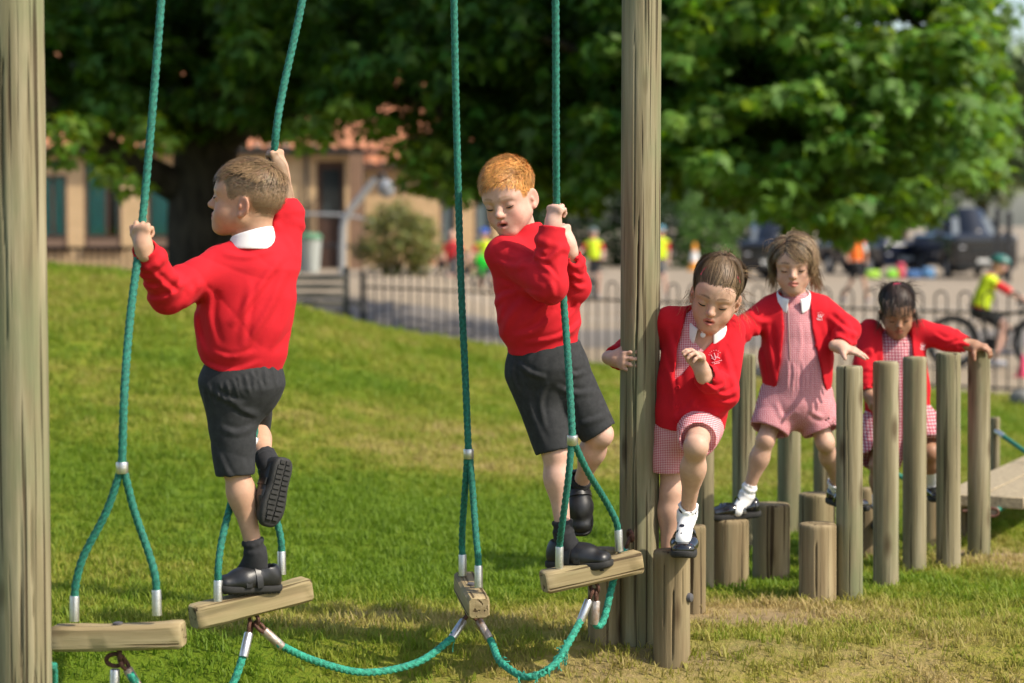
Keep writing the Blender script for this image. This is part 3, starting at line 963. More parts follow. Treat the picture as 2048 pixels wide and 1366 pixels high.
# plank bridge with rope rails beyond the last post
root = empty('plank_bridge', P(2010, 985, 9.2), 'weathered plank bridge leading off at the right edge', 'bridge')
pa, pb_ = v_(1962, 1003, 8.45), v_(2140, 915, 10.3)
d = unit(pb_ - pa); side = unit(np.cross(d, (0, 0, 1)))
mb = MB(); Mx = np.stack([d, side, np.cross(side, d) * -1], 1)
for k in (-1, 1):
    mb = MB(); mb.box((pa + pb_) / 2 + side * 0.082 * k, (np.linalg.norm(pb_ - pa), 0.155, 0.045), Mx, 0.004)
    o = mb.build('plank', M_cut, root)
for pp in ((v_(1990, 1022, 8.35), v_(2060, 985, 9.0)),):
    rope_mesh('rope', smooth_pts([pp[0], (pp[0] + pp[1]) / 2 + A((0, 0, -0.005)), pp[1]], 20), 0.0095, M_rope, root)
    mb = MB(); mb.lathe(pp[0] - unit(pp[1] - pp[0]) * 0.03, [(0.012, 0), (0.0125, 0.05), (0.011, 0.06)], 14, unit(pp[1] - pp[0])); mb.build('sleeve', M_rustsleeve, root)
    mb = MB(); link_ring(mb, pp[0] - unit(pp[1] - pp[0]) * 0.045, (0, 1, 0)); mb.tube([pp[0] - A((0.12, 0, 0.0)), pp[0] - A((0.05, 0, 0))], 0.006, 8); mb.build('chain_link', M_rust, root)
root = empty('hand_rope', P(2020, 880, 10.0), 'green hand rope tied to the thin short post at the right edge', 'rope')
ra, rb = v_(1992, 862, 9.98), v_(2110, 945, 9.6)
rope_mesh('rope', [ra + unit(rb - ra) * 0.04, rb], 0.0095, M_rope, root)
mb = MB(); mb.lathe(ra, [(0.011, 0), (0.0125, 0.004), (0.0125, 0.055), (0.011, 0.06)], 14, unit(rb - ra)); mb.build('sleeve', M_steel, root)
# hand rope running behind the tall posts, seen in the gaps
root = empty('hand_rope', P(1790, 945, 8.6), 'green rope with a bright steel end behind the first and second tall posts', 'rope')
ra, rb = v_(1712, 910, 8.35), v_(1868, 990, 8.9)
rope_mesh('rope', [ra + unit(rb - ra) * 0.05, v_(1800, 952, 8.6), rb - unit(rb - ra) * 0.05], 0.0095, M_rope, root)
for p, d in ((ra, unit(rb - ra)), (rb, unit(ra - rb))):
    mb = MB(); mb.lathe(p, [(0.011, 0), (0.0128, 0.004), (0.0128, 0.06), (0.011, 0.065)], 14, d); mb.build('sleeve', M_steel, root)
# ------------------------------------------------------------------ foliage
LOBED = A([(0, -0.5, 0), (0.16, -0.34, 0.02), (0.46, -0.36, -0.05), (0.34, -0.10, 0.03), (0.56, 0.16, -0.07), (0.22, 0.14, 0.03), (0.0, 0.60, -0.06), (-0.22, 0.14, 0.03), (-0.56, 0.16, -0.07), (-0.34, -0.10, 0.03), (-0.46, -0.36, -0.05), (-0.16, -0.34, 0.02)])
LOBED_F = [(0, 1, 11), (1, 2, 3), (1, 3, 5), (3, 4, 5), (5, 6, 7), (7, 8, 9), (7, 9, 11), (9, 10, 11), (1, 5, 7), (1, 7, 11)]
OVAL = A([(0, -0.5, 0), (0.26, -0.12, 0.05), (0.2, 0.25, 0.04), (0, 0.5, -0.08), (-0.2, 0.25, 0.04), (-0.26, -0.12, 0.05)])
OVAL_F = [(0, 1, 5), (1, 2, 5), (2, 4, 5), (2, 3, 4)]

TRI = A([(0, -0.5, 0), (0.50, -0.22, -0.05), (0.22, 0.02, 0.03), (0.0, 0.60, -0.06), (-0.22, 0.02, 0.03), (-0.50, -0.22, -0.05)])
TRI_F = [(0, 1, 2), (0, 2, 4), (0, 4, 5), (2, 3, 4)]

def leaf_mats(n, nrm, tip):
    """frames whose z axis is the leaf's face normal and y axis its tip direction"""
    z = nrm / (np.linalg.norm(nrm, axis=1)[:, None] + 1e-9)
    y = tip - z * np.sum(tip * z, 1)[:, None]
    y /= np.linalg.norm(y, axis=1)[:, None] + 1e-9
    x = np.cross(y, z)
    return np.stack([x, y, z], 2)

def leaves_np(pos, M, size, tpl, tf):
    V = np.einsum('nij,kj->nki', M, tpl) * size[:, None, None] + pos[:, None, :]
    n, k = len(pos), len(tpl)
    F = (np.asarray(tf)[None] + (np.arange(n) * k)[:, None, None]).reshape(-1, 3)
    return V.reshape(-1, 3), F

def leaf_mat(name, c, rough=0.42, trans=0.35, spec=0.5, hue=0.05):
    m = mat(name, c, rough, trans=trans, attr=True, spec=spec)
    return m

def clump_points(clumps, dens, shell=0.55):
    """clumps: (centre, radii); returns positions and outward directions"""
    Ps, Ds = [], []
    for c, r in clumps:
        r = A(r)
        n = max(6, int(dens * (r[0] * r[2] + r[0] * r[1] + r[1] * r[2])))
        d = rng.randn(n, 3); d /= np.linalg.norm(d, axis=1)[:, None]
        rad = shell + (1.08 - shell) * rng.rand(n) ** 0.7
        Ps.append(A(c) + d * r * rad[:, None]); Ds.append(d)
    return np.concatenate(Ps), np.concatenate(Ds)

def make_leaves(name, clumps, dens, size, m, parent, col, colvar=0.25, tpl=LOBED, tf=LOBED_F, droop=0.7, shell=0.5, rough_tip=0.6):
    pos, d = clump_points(clumps, dens, shell)
    n = len(pos)
    nrm = d * 0.55 + rng.randn(n, 3) * 0.38 + A((0, 0, 0.75))
    tip = d * A((1, 1, 0.3)) + rng.randn(n, 3) * rough_tip + A((0, 0, -droop))
    sz = size * (0.65 + 0.7 * rng.rand(n))
    V, F = leaves_np(pos, leaf_mats(n, nrm, tip), sz, tpl, tf)
    cv = A(col)[None] * (1 + colvar * rng.randn(n, 1)) * (1 + 0.12 * rng.randn(n, 3) * A((1.3, 0.4, 0.8)))
    cv = np.clip(cv, 0.004, 1)
    o = obj_np(name, V, [F], m, parent, None, False, np.repeat(cv, len(tpl), 0))
    o['kind'] = 'stuff'
    return pos, nrm, tip, sz, cv

M_leaf = leaf_mat('sycamore_leaf', (0.05, 0.1, 0.02), 0.55, 0.38, 0.3)
M_leaf_b = leaf_mat('hedge_leaf', (0.05, 0.1, 0.02), 0.5, 0.30)
M_bark = mat('dark_bark', (0.060, 0.047, 0.034), 0.95, 0.45, 9, 0.02, 22, stretch=(1, 1, 0.3), spec=0.15)

def limb(mb, pts, r0, r1, seg=12, n=14):
    L = smooth_pts(pts, n)
    L = L + np.stack([0.02 * vnoise(L * 2.3 + 5), 0.02 * vnoise(L * 2.3 + 15), 0 * L[:, 0]], 1)
    mb.tube(L, np.linspace(r0, r1, n), seg)

# ---- the big dark tree behind the boys
YT = 27.0
bx = P(405, 540, YT)
g0 = gz(bx.x, YT)
tree = empty('sycamore_tree', (bx.x, YT, g0), 'huge dark tree with a thick trunk and low limb behind the short haired boy', 'tree')
mb = MB()
limb(mb, [(bx.x, YT, g0 - 0.3), (bx.x + 0.02, YT, g0 + 0.5), v_(408, 400, YT), v_(415, 250, YT), v_(440, 60, YT), v_(470, -300, YT)], 0.52, 0.26, 20, 24)
mb.build('trunk', M_bark, tree)
for pts, r0, r1 in (([v_(390, 395, YT), v_(300, 345, YT - 0.3), v_(190, 285, YT - 0.7), v_(95, 205, YT - 1.2), v_(20, 120, YT - 1.6)], 0.22, 0.09),
                    ([v_(410, 330, YT), v_(330, 250, YT + 0.4), v_(210, 120, YT + 0.8), v_(120, -60, YT + 1.0)], 0.17, 0.07),
                    ([v_(425, 300, YT), v_(520, 230, YT - 0.5), v_(650, 200, YT - 1.2), v_(800, 190, YT - 2.2), v_(930, 240, YT - 3.0)], 0.20, 0.06),
                    ([v_(440, 200, YT), v_(560, 60, YT - 0.3), v_(720, -100, YT - 0.6)], 0.16, 0.07),
                    ([v_(450, 80, YT), v_(400, -150, YT - 0.8), v_(300, -350, YT - 1.5)], 0.15, 0.06)):
    mb = MB(); limb(mb, pts, r0, r1); mb.build('limb', M_bark, tree)

def cl(u, v, Y, ru, rv, rd):
    s = FPX / Y
    return (A(P(u, v, Y)), (ru / s, rd, rv / s))

clA = []
def patch(lst, u0, u1, v0, v1, Y0, Y1, n, ru, rv, rd, ok=None):
    k = 0
    while k < n:
        u = u0 + (u1 - u0) * rng.rand(); v = v0 + (v1 - v0) * rng.rand()
        if ok is not None and not ok(u, v): continue
        lst.append(cl(u, v, Y0 + (Y1 - Y0) * rng.rand(), ru * (0.7 + 0.6 * rng.rand()), rv * (0.7 + 0.6 * rng.rand()), rd * (0.7 + 0.6 * rng.rand()))); k += 1

LB_U = [60, 130, 230, 330, 420, 500, 590, 700, 800, 850, 960, 1060, 1150, 1260]
LB_V = [290, 262, 272, 275, 275, 275, 272, 252, 262, 345, 395, 390, 395, 380]
okA = lambda u, v: v < np.interp(u, LB_U, LB_V) - 18 and not (100 < u < 350 and 60 < v < 270 and rng.rand() < 0.25)
patch(clA, 60, 1260, -60, 400, 24.5, 28.5, 240, 62, 36, 0.55, okA)
patch(clA, 480, 1260, -40, 390, 22.5, 25.0, 80, 70, 40, 0.5, okA)
patch(clA, 50, 345, 20, 235, 25.0, 27.5, 46, 60, 34, 0.5)
# sprays that hang low
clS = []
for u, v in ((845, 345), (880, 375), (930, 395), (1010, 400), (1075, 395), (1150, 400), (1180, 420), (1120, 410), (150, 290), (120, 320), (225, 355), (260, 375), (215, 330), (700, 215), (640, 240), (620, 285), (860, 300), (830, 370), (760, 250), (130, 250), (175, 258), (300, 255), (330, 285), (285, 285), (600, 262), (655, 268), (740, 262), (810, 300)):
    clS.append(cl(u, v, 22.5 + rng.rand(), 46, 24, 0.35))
clTop = []
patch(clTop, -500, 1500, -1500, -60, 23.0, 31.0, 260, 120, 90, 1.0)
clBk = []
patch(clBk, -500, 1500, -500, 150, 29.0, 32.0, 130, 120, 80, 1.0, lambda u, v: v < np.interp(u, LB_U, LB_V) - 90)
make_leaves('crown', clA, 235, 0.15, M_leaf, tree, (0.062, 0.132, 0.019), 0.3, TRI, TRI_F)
make_leaves('crown', clS, 300, 0.13, M_leaf, tree, (0.15, 0.24, 0.028), 0.3, TRI, TRI_F)  # brighter yellow-green leaf colour stands in for sunlight on the low sprays
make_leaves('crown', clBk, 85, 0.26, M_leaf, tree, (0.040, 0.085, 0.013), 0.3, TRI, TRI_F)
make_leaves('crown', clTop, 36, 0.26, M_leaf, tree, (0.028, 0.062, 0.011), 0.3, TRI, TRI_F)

# ---- the sunlit tree on the right
YR = 23.5
tx = P(1277, 560, YR)
g1 = float(z_play(tx.x, YR))
tree2 = empty('sycamore_tree', (tx.x, YR, g1), 'broad sunlit tree whose leafy boughs hang low over the playground on the right', 'tree')
mb = MB(); limb(mb, [(tx.x, YR, g1 - 0.2), v_(1277, 450, YR), v_(1280, 200, YR), v_(1320, -200, YR), v_(1330, -700, YR)], 0.17, 0.10, 16, 18); mb.build('trunk', M_bark, tree2)
for pts, r0, r1 in (([v_(1278, 300, YR), v_(1400, 190, YR - 0.6), v_(1560, 160, YR - 1.2), v_(1760, 240, YR - 2.0)], 0.12, 0.03),
                    ([v_(1280, 150, YR), v_(1420, 0, YR - 0.3), v_(1650, -60, YR - 0.8), v_(1850, 60, YR - 1.5)], 0.12, 0.03),
                    ([v_(1278, 250, YR), v_(1180, 120, YR - 0.5), v_(1040, 60, YR - 1.0)], 0.10, 0.03)):
    mb = MB(); limb(mb, pts, r0, r1); mb.build('limb', M_bark, tree2)
RB_U = [1180, 1260, 1320, 1420, 1480, 1560, 1650, 1760, 1860, 1950, 2000, 2030]
RB_V = [385, 390, 380, 382, 415, 455, 475, 474, 438, 385, 310, 222]
TOP_U = [1900, 1960, 2000, 2030]; TOP_V = [-200, -40, 70, 190]
okB = lambda u, v: v < np.interp(u, RB_U, RB_V) - 14 and v > np.interp(u, TOP_U, TOP_V)
clB = []; clBf = []
patch(clB, 1170, 1985, -60, 470, 21.8, 24.5, 260, 60, 40, 0.6, okB)
patch(clBf, 1330, 1975, -40, 465, 20.2, 22.0, 130, 58, 30, 0.38, okB)
clBt = []
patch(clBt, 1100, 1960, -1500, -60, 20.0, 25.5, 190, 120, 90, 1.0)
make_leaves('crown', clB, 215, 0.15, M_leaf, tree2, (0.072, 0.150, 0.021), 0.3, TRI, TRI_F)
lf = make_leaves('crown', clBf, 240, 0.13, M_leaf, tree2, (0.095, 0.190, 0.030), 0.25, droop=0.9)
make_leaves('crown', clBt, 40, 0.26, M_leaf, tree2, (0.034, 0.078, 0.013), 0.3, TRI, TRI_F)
# the 300 leaves that show largest, one object each
lme = []
for q in range(4):
    cvq = A((0.095, 0.190, 0.032)) * (0.8 + 0.14 * q)
    me = np_mesh('leaf', LOBED, [np.array(LOBED_F)], False)
    at = me.color_attributes.new('Col', 'FLOAT_COLOR', 'POINT')
    c = np.ones((len(LOBED), 4), np.float32); c[:, :3] = cvq
    at.data.foreach_set('color', c.ravel()); me.materials.append(M_leaf); lme.append(me)
pos, d = clump_points([cl(u, v, 20.0 + 0.6 * rng.rand(), 50, 26, 0.3) for u, v in ((1420, 330), (1500, 200), (1560, 390), (1650, 300), (1700, 420), (1770, 180), (1830, 300), (1840, 380), (1910, 220), (1930, 310), (1945, 345), (1980, 260))], 220, 0.75)
sel = rng.permutation(len(pos))[:300]
Ml = leaf_mats(len(pos), d * 0.6 + rng.randn(len(pos), 3) * 0.35 + A((0.2, -0.1, 0.6)), d + rng.randn(len(pos), 3) * 0.5 + A((0, 0, -0.9)))
for i in sel:
    o = bpy.data.objects.new('leaf', lme[i % 4]); COL.objects.link(o); o.parent = tree2
    s = 0.15 * (0.75 + 0.5 * rng.rand())
    Mx = Matrix([list(r) for r in Ml[i] * s]).to_4x4(); Mx.translation = Vector(pos[i] - ORIG[tree2.name])
    o.matrix_local = Mx

# ---- hedge, round bush and far trees
M_core = mat('twiggy_shade', (0.018, 0.026, 0.010), 0.95, 0.4, 12)
def hedge(u0, u1, vtop, Y, depth, label, col, dens=150, size=0.075, name='hedge', zb=None, cat='hedge', tpl=OVAL, tf=OVAL_F, step=70):
    a, b = P(u0, 445, Y), P(u1, 445, Y)
    z0 = float(z_play(a.x, Y)) if zb is None else zb
    root = empty(name, ((a.x + b.x) / 2, Y, z0), label, cat)
    s = FPX / Y; cls = []
    zt = P(0, vtop, Y).z
    nx = max(1, int((u1 - u0) / step)); nz = max(2, int((zt - z0) * s / (step * 0.8)))
    for i in range(nx + 1):
        for j in range(nz + 1):
            x = a.x + (b.x - a.x) * i / max(nx, 1) + 0.1 * rng.randn(); z = z0 + (zt - z0) * (j + 0.3) / (nz + 0.6) + 0.08 * rng.randn()
            cls.append(((x, Y + depth * (rng.rand() - .5), z), (step / s * 0.75, depth * 0.5, step / s * 0.65)))
    make_leaves('foliage', cls, dens, size, M_leaf_b, root, col, 0.3, tpl, tf, 0.3, 0.75)
    mb = MB(); rr = 0.12
    for i in range(3):
        x = a.x + (b.x - a.x) * (i + 0.5) / 3
        mbb = MB(); mbb.tube(smooth_pts([(x, Y, z0 - 0.1), (x + 0.1, Y, z0 + (zt - z0) * 0.4), (x - 0.1, Y, z0 + (zt - z0) * 0.8)], 6), [0.06, 0.055, 0.05, 0.045, 0.03, 0.02], 7)
        mbb.build('stem', M_bark, root)
    return root
hedge(985, 1470, 350, 84, 2.2, 'dark clipped hedge behind the cycling children, left of the black cars', (0.022, 0.054, 0.010), 300, 0.15, step=50)
hedge(1380, 1500, 380, 81, 1.6, 'lighter green shrub growing at the right end of the dark hedge', (0.085, 0.18, 0.032), 300, 0.14, name='shrub', cat='shrub', step=45)
bp_ = P(797, 545, 42.0)
bush = empty('round_bush', (bp_.x, 42.0, bp_.z), 'rounded yellow green bush in front of the school wall', 'bush')
cls = []
for i in range(95):
    d = rng.randn(3); d /= np.linalg.norm(d)
    c = A((bp_.x, 42, bp_.z + 0.62)) + d * A((0.66, 0.6, 0.64)) * (0.5 + 0.5 * rng.rand() ** 0.5)
    if c[2] < bp_.z + 0.7: c[0] = bp_.x + (c[0] - bp_.x) * 1.15
    cls.append((c, (0.2, 0.2, 0.17)))
make_leaves('foliage', cls, 650, 0.075, M_leaf_b, bush, (0.155, 0.17, 0.045), 0.4, OVAL, OVAL_F, 0.2, 0.6)
for k in range(4):
    mb = MB(); a = k * 1.6
    mb.tube(smooth_pts([(bp_.x, 42, bp_.z - 0.05), (bp_.x + 0.2 * math.cos(a), 42 + 0.2 * math.sin(a), bp_.z + 0.5), (bp_.x + 0.45 * math.cos(a), 42 + 0.4 * math.sin(a), bp_.z + 1.05)], 7), np.linspace(0.03, 0.01, 7), 6)
    mb.build('stem', M_bark, bush)
for i, (u, vt, Y, w, lab, col) in enumerate((
        (1960, 150, 105, 170, 'pale far tree beyond the car park gate at the right', (0.15, 0.20, 0.08)),  # distance haze is put into this lightened leaf colour
        (2110, 60, 95, 190, 'tall far tree at the right edge of the photo', (0.14, 0.20, 0.08)),  # leaf colour lightened for haze here too
        (1800, 170, 112, 200, 'far tree hidden behind the low boughs over the cars', (0.06, 0.11, 0.03)),
        (1560, 120, 115, 240, 'far dark tree behind the left black car', (0.04, 0.085, 0.02)),
        (1300, 60, 112, 260, 'far dark tree beyond the hedge', (0.035, 0.075, 0.018)),
        (-350, 130, 88, 300, 'far tree beyond the left end of the school', (0.05, 0.10, 0.025)), (-900, 90, 95, 320, 'far broad tree well left of the school', (0.055, 0.10, 0.03)),
        (2450, 110, 100, 260, 'far tree beyond the right end of the car park', (0.08, 0.13, 0.04)), (2900, 90, 96, 300, 'far broad tree well right of the car park', (0.07, 0.12, 0.035)),
        (1050, 20, 98, 260, 'far dark tree between the school and the hedge', (0.032, 0.07, 0.016)))):
    b = P(u, 520, Y); s = FPX / Y
    rt = empty('far_tree', (b.x, Y, -0.45), lab, 'tree', 'trees beyond the playground')
    mb = MB(); zt = P(u, vt, Y).z
    limb(mb, [(b.x, Y, -0.6), (b.x + 0.1, Y, zt * 0.4), (b.x, Y, zt * 0.75)], 0.35, 0.12, 10, 8); mb.build('trunk', M_bark, rt)
    cls = []
    for k in range(46):
        d = rng.randn(3); d /= np.linalg.norm(d)
        c = A((b.x, Y, 1.2 + zt * 0.5)) + d * A((w / s * 0.8, 2.2, zt * 0.42)) * (0.5 + 0.5 * rng.rand())
        cls.append((c, (w / s * 0.3, 1.0, w / s * 0.22)))
    make_leaves('crown', cls, 30, 0.52, M_leaf_b, rt, col, 0.3, OVAL, OVAL_F, 0.3, 0.6)

# ------------------------------------------------------------------ school building
def brick_mat():
    m = bpy.data.materials.new('tan_brick'); m.use_nodes = True
    N, L = nodes_of(m); b = N['Principled BSDF']; b.inputs['Roughness'].default_value = 0.9
    tc = N.new('ShaderNodeTexCoord'); mp = N.new('ShaderNodeMapping'); mp.inputs['Rotation'].default_value = (math.pi / 2, 0, 0)
    L.new(tc.outputs['Object'], mp.inputs[0])
    br = N.new('ShaderNodeTexBrick')
    br.inputs['Scale'].default_value = 1.0; br.inputs['Brick Width'].default_value = 0.225; br.inputs['Row Height'].default_value = 0.075
    br.inputs['Mortar Size'].default_value = 0.006
    br.inputs['Color1'].default_value = (0.66, 0.455, 0.245, 1); br.inputs['Color2'].default_value = (0.58, 0.39, 0.20, 1); br.inputs['Mortar'].default_value = (0.40, 0.33, 0.25, 1)
    L.new(mp.outputs[0], br.inputs['Vector']); L.new(br.outputs['Color'], b.inputs['Base Color'])
    bp = N.new('ShaderNodeBump'); bp.inputs['Distance'].default_value = 0.01; L.new(br.outputs['Fac'], bp.inputs['Height']); bp.invert = True
    L.new(bp.outputs[0], b.inputs['Normal'])
    return m
M_brick = brick_mat()
M_tile = mat('terracotta_tile', (0.40, 0.165, 0.085), 0.85, 0.25, 6, 0.004, 60)
M_brown = mat('brown_joinery', (0.075, 0.040, 0.028), 0.6, 0.2, 10)
M_teal = mat('teal_curtain', (0.03, 0.36, 0.33), 0.8, 0.25, 9, stretch=(6, 1, 0.3))
M_glass = mat('window_glass', (0.035, 0.045, 0.05), 0.06, spec=0.6)
M_pane = bpy.data.materials.new('clear_pane'); M_pane.use_nodes = True
_N, _L = nodes_of(M_pane)
_g = _N.new('ShaderNodeBsdfGlossy'); _g.inputs['Roughness'].default_value = 0.03
_t = _N.new('ShaderNodeBsdfTransparent'); _m = _N.new('ShaderNodeMixShader'); _f = _N.new('ShaderNodeFresnel'); _f.inputs[0].default_value = 1.45
_L.new(_f.outputs[0], _m.inputs[0]); _L.new(_t.outputs[0], _m.inputs[1]); _L.new(_g.outputs[0], _m.inputs[2]); _L.new(_m.outputs[0], _N['Material Output'].inputs[0])
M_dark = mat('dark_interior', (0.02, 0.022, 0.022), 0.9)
M_white = mat('white_paint', (0.72, 0.72, 0.70), 0.6, 0.06, 8)
M_greymetal = mat('grey_galvanised', (0.36, 0.365, 0.37), 0.5, 0.1, 20, metal=0.4)
M_black = mat('black_iron', (0.016, 0.016, 0.017), 0.5, 0.3, 30)
M_slat = mat('weathered_slat', (0.115, 0.10, 0.085), 0.8, 0.25, 25, 0.002, 90, stretch=(0.2, 1, 1))

def wall_holes(name, x0, x1, z0, z1, Y, holes, m, parent, th=0.28):
    """brick wall with real openings and reveals; holes: (xa, xb, za, zb)"""
    xs = sorted({x0, x1} | {h[0] for h in holes} | {h[1] for h in holes}); zs = sorted({z0, z1} | {h[2] for h in holes} | {h[3] for h in holes})
    solid = {}
    for i in range(len(xs) - 1):
        for j in range(len(zs) - 1):
            cx, cz = (xs[i] + xs[i + 1]) / 2, (zs[j] + zs[j + 1]) / 2
            solid[i, j] = not any(h[0] < cx < h[1] and h[2] < cz < h[3] for h in holes)
    bm = bmesh.new(); vc = {}
    def vt(i, j, k):
        if (i, j, k) not in vc: vc[i, j, k] = bm.verts.new((xs[i], Y + th * k, zs[j]))
        return vc[i, j, k]
    for (i, j), ok in solid.items():
        if not ok: continue
        bm.faces.new((vt(i, j, 0), vt(i + 1, j, 0), vt(i + 1, j + 1, 0), vt(i, j + 1, 0)))
        bm.faces.new((vt(i, j, 1), vt(i, j + 1, 1), vt(i + 1, j + 1, 1), vt(i + 1, j, 1)))
        for di, dj, e in ((-1, 0, ((i, j), (i, j + 1))), (1, 0, ((i + 1, j + 1), (i + 1, j))), (0, -1, ((i + 1, j), (i, j))), (0, 1, ((i, j + 1), (i + 1, j + 1)))):
            if not solid.get((i + di, j + dj), False):
                (a, b), (c, d) = e
                bm.faces.new((vt(a, b, 0), vt(c, d, 0), vt(c, d, 1), vt(a, b, 1)))
    me = bpy.data.meshes.new(name); bm.to_mesh(me); bm.free()
    me.transform(Matrix.Translation(-Vector(ORIG[parent.name])))
    return link(name, me, m, parent)

YB = 48.0
def bxz(u, v, Y=YB):
    p = P(u, v, Y); return p.x, p.z
zg = 0.2
school = empty('school_building', (-4.5, YB, zg), 'low tan brick school with terracotta roof and teal curtained windows', 'building')
wins = []
def hole(u0, u1, v0, v1, Y=YB):
    x0, zt = bxz(u0, v0, Y); x1, zb = bxz(u1, v1, Y)
    return (x0, x1, zb, zt)
H_ = [hole(60, 135, 350, 498), hole(168, 243, 316, 498), hole(294, 372, 365, 498), hole(440, 520, 350, 498)]
D_ = hole(632, 690, 322, 536)
D_ = (D_[0], D_[1], zg - 0.02, D_[3])
xl = bxz(20, 0)[0]; xr = bxz(722, 0)[0]
wall_holes('wall', xl, xr, zg - 0.4, 2.78, YB, H_ + [(D_[0], D_[1], zg, D_[3])], M_brick, school)
for k, h in enumerate(H_):
    xa, xb, za, zb = h
    mb = MB()
    fw = 0.055
    yy = YB + 0.035
    ztr = za + 0.26     # solid panel under the sill
    for c, sz in ((((xa + fw / 2), yy, (za + zb) / 2), (fw, 0.08, zb - za)), (((xb - fw / 2), yy, (za + zb) / 2), (fw, 0.08, zb - za)),
                  (((xa + xb) / 2, yy, zb - fw / 2), (xb - xa - 2 * fw, 0.08, fw)), (((xa + xb) / 2, yy, ztr), (xb - xa - 2 * fw, 0.08, fw)),
                  (((xa + xb) / 2 + 0.08, yy, (ztr + zb) / 2), (fw * 0.8, 0.08, zb - ztr - 2 * fw))):
        mb.box(c, sz)
    w = mb.build('window', M_brown, school, smooth=False)
    mb = MB(); mb.box(((xa + xb) / 2, yy + 0.03, (ztr + zb) / 2), (xb - xa - 2 * fw, 0.008, zb - ztr - fw)); mb.build("pane", M_pane, w, smooth=False)
    mb = MB(); mb.box(((xa + xb) / 2, yy, (za + ztr) / 2 - 0.01), (xb - xa - 2 * fw, 0.05, ztr - za - fw)); mb.build('panel', mat('panel_brown', (0.20, 0.13, 0.09), 0.7) if 'panel_brown' not in MATS else MATS['panel_brown'], w, smooth=False)
    mb = MB(); mb.box(((xa + xb) / 2, YB - 0.02, za - 0.03), (xb - xa + 0.1, 0.10, 0.05)); mb.build('sill', M_brown, w, smooth=False)
    # curtains hang in folds right behind the glass line
    for (ca, cb) in ((xa + fw, xa + (xb - xa) * (0.55 if k == 1 else 0.9)),) + (((xa + (xb - xa) * 0.86, xb - fw),) if k == 1 else ()):
        n = 26; xs_ = np.linspace(ca, cb, n); V = []
        for x in xs_:
            V += [(x, yy + 0.06 + 0.02 * math.sin(x * 45), ztr + 0.03), (x, yy + 0.06 + 0.02 * math.sin(x * 45), zb - fw)]
        F = [(2 * i, 2 * i + 2, 2 * i + 3, 2 * i + 1) for i in range(n - 1)]
        obj_np('curtain', V, [np.array(F)], M_teal, w)
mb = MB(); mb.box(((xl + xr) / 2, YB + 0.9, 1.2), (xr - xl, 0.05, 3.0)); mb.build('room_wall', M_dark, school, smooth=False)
# door set back under the porch
dx0, dx1, dz0, dz1 = D_
mb = MB(); mb.box(((dx0 + dx1) / 2, YB + 0.2, (dz0 + dz1) / 2), (dx1 - dx0, 0.06, dz1 - dz0)); dr = mb.build('door', M_brown, school, smooth=False)
mb = MB(); mb.box(((dx0 + dx1) / 2, YB + 0.162, dz0 + (dz1 - dz0) * 0.70), ((dx1 - dx0) * 0.62, 0.012, (dz1 - dz0) * 0.45)); mb.build('pane', M_glass, dr, smooth=False)
mb = MB(); mb.tube([((dx1 - 0.08), YB + 0.13, dz0 + 0.95), ((dx1 - 0.08), YB + 0.13, dz0 + 1.25)], 0.015, 8); mb.build('handle', M_greymetal, dr)
px_ = bxz(708, 0)[0]
mb = MB(); mb.box((px_ + 0.06, YB - 0.5, (zg + 2.6) / 2), (0.26, 0.26, 2.6 - zg)); mb.build('porch_pier', mat('brown_brick', (0.22, 0.13, 0.08), 0.9, 0.2, 14), school, smooth=False)
# pantiled roof: rolls run up the slope
def pantiles(name, x0, x1, y0, z0, y1, z1, parent, pitch=0.3):
    n = int((x1 - x0) / pitch * 6); xs_ = np.linspace(x0, x1, n); rows = 16
    V = []
    for r in range(rows + 1):
        for st in (0, 1):
            t = (r + st * 0.98) / rows if r < rows else 1.0
            if r == rows and st: continue
            for x in xs_:
                V.append((x, y0 + (y1 - y0) * t, z0 + (z1 - z0) * t + 0.035 * math.sin(x / pitch * 6.283) + (0.03 if st == 0 else 0.0)))
    V = A(V); m_ = len(V) // n
    i, j = np.meshgrid(np.arange(m_ - 1), np.arange(n - 1), indexing='ij'); a = (i * n + j).ravel()
    return obj_np(name, V, [np.stack([a, a + 1, a + n + 1, a + n], 1)], M_tile, parent)
pantiles('roof', xl - 0.4, xr + 0.5, YB - 0.22, 2.74, YB + 7, 6.6, school)
mb = MB(); mb.box(((xl + xr) / 2, YB - 0.24, 2.66), (xr - xl + 0.9, 0.10, 0.10)); mb.build('gutter', M_black, school, smooth=False)
mb = MB(); mb.box(((xl + xr) / 2, YB - 0.12, 2.70), (xr - xl + 0.8, 0.2, 0.03)); mb.build('soffit', M_brown, school, smooth=False)
mb = MB(); mb.tube([(bxz(612, 0)[0], YB - 0.08, zg), (bxz(612, 0)[0], YB - 0.08, 2.6)], 0.035, 8); mb.build('downpipe', M_black, school)
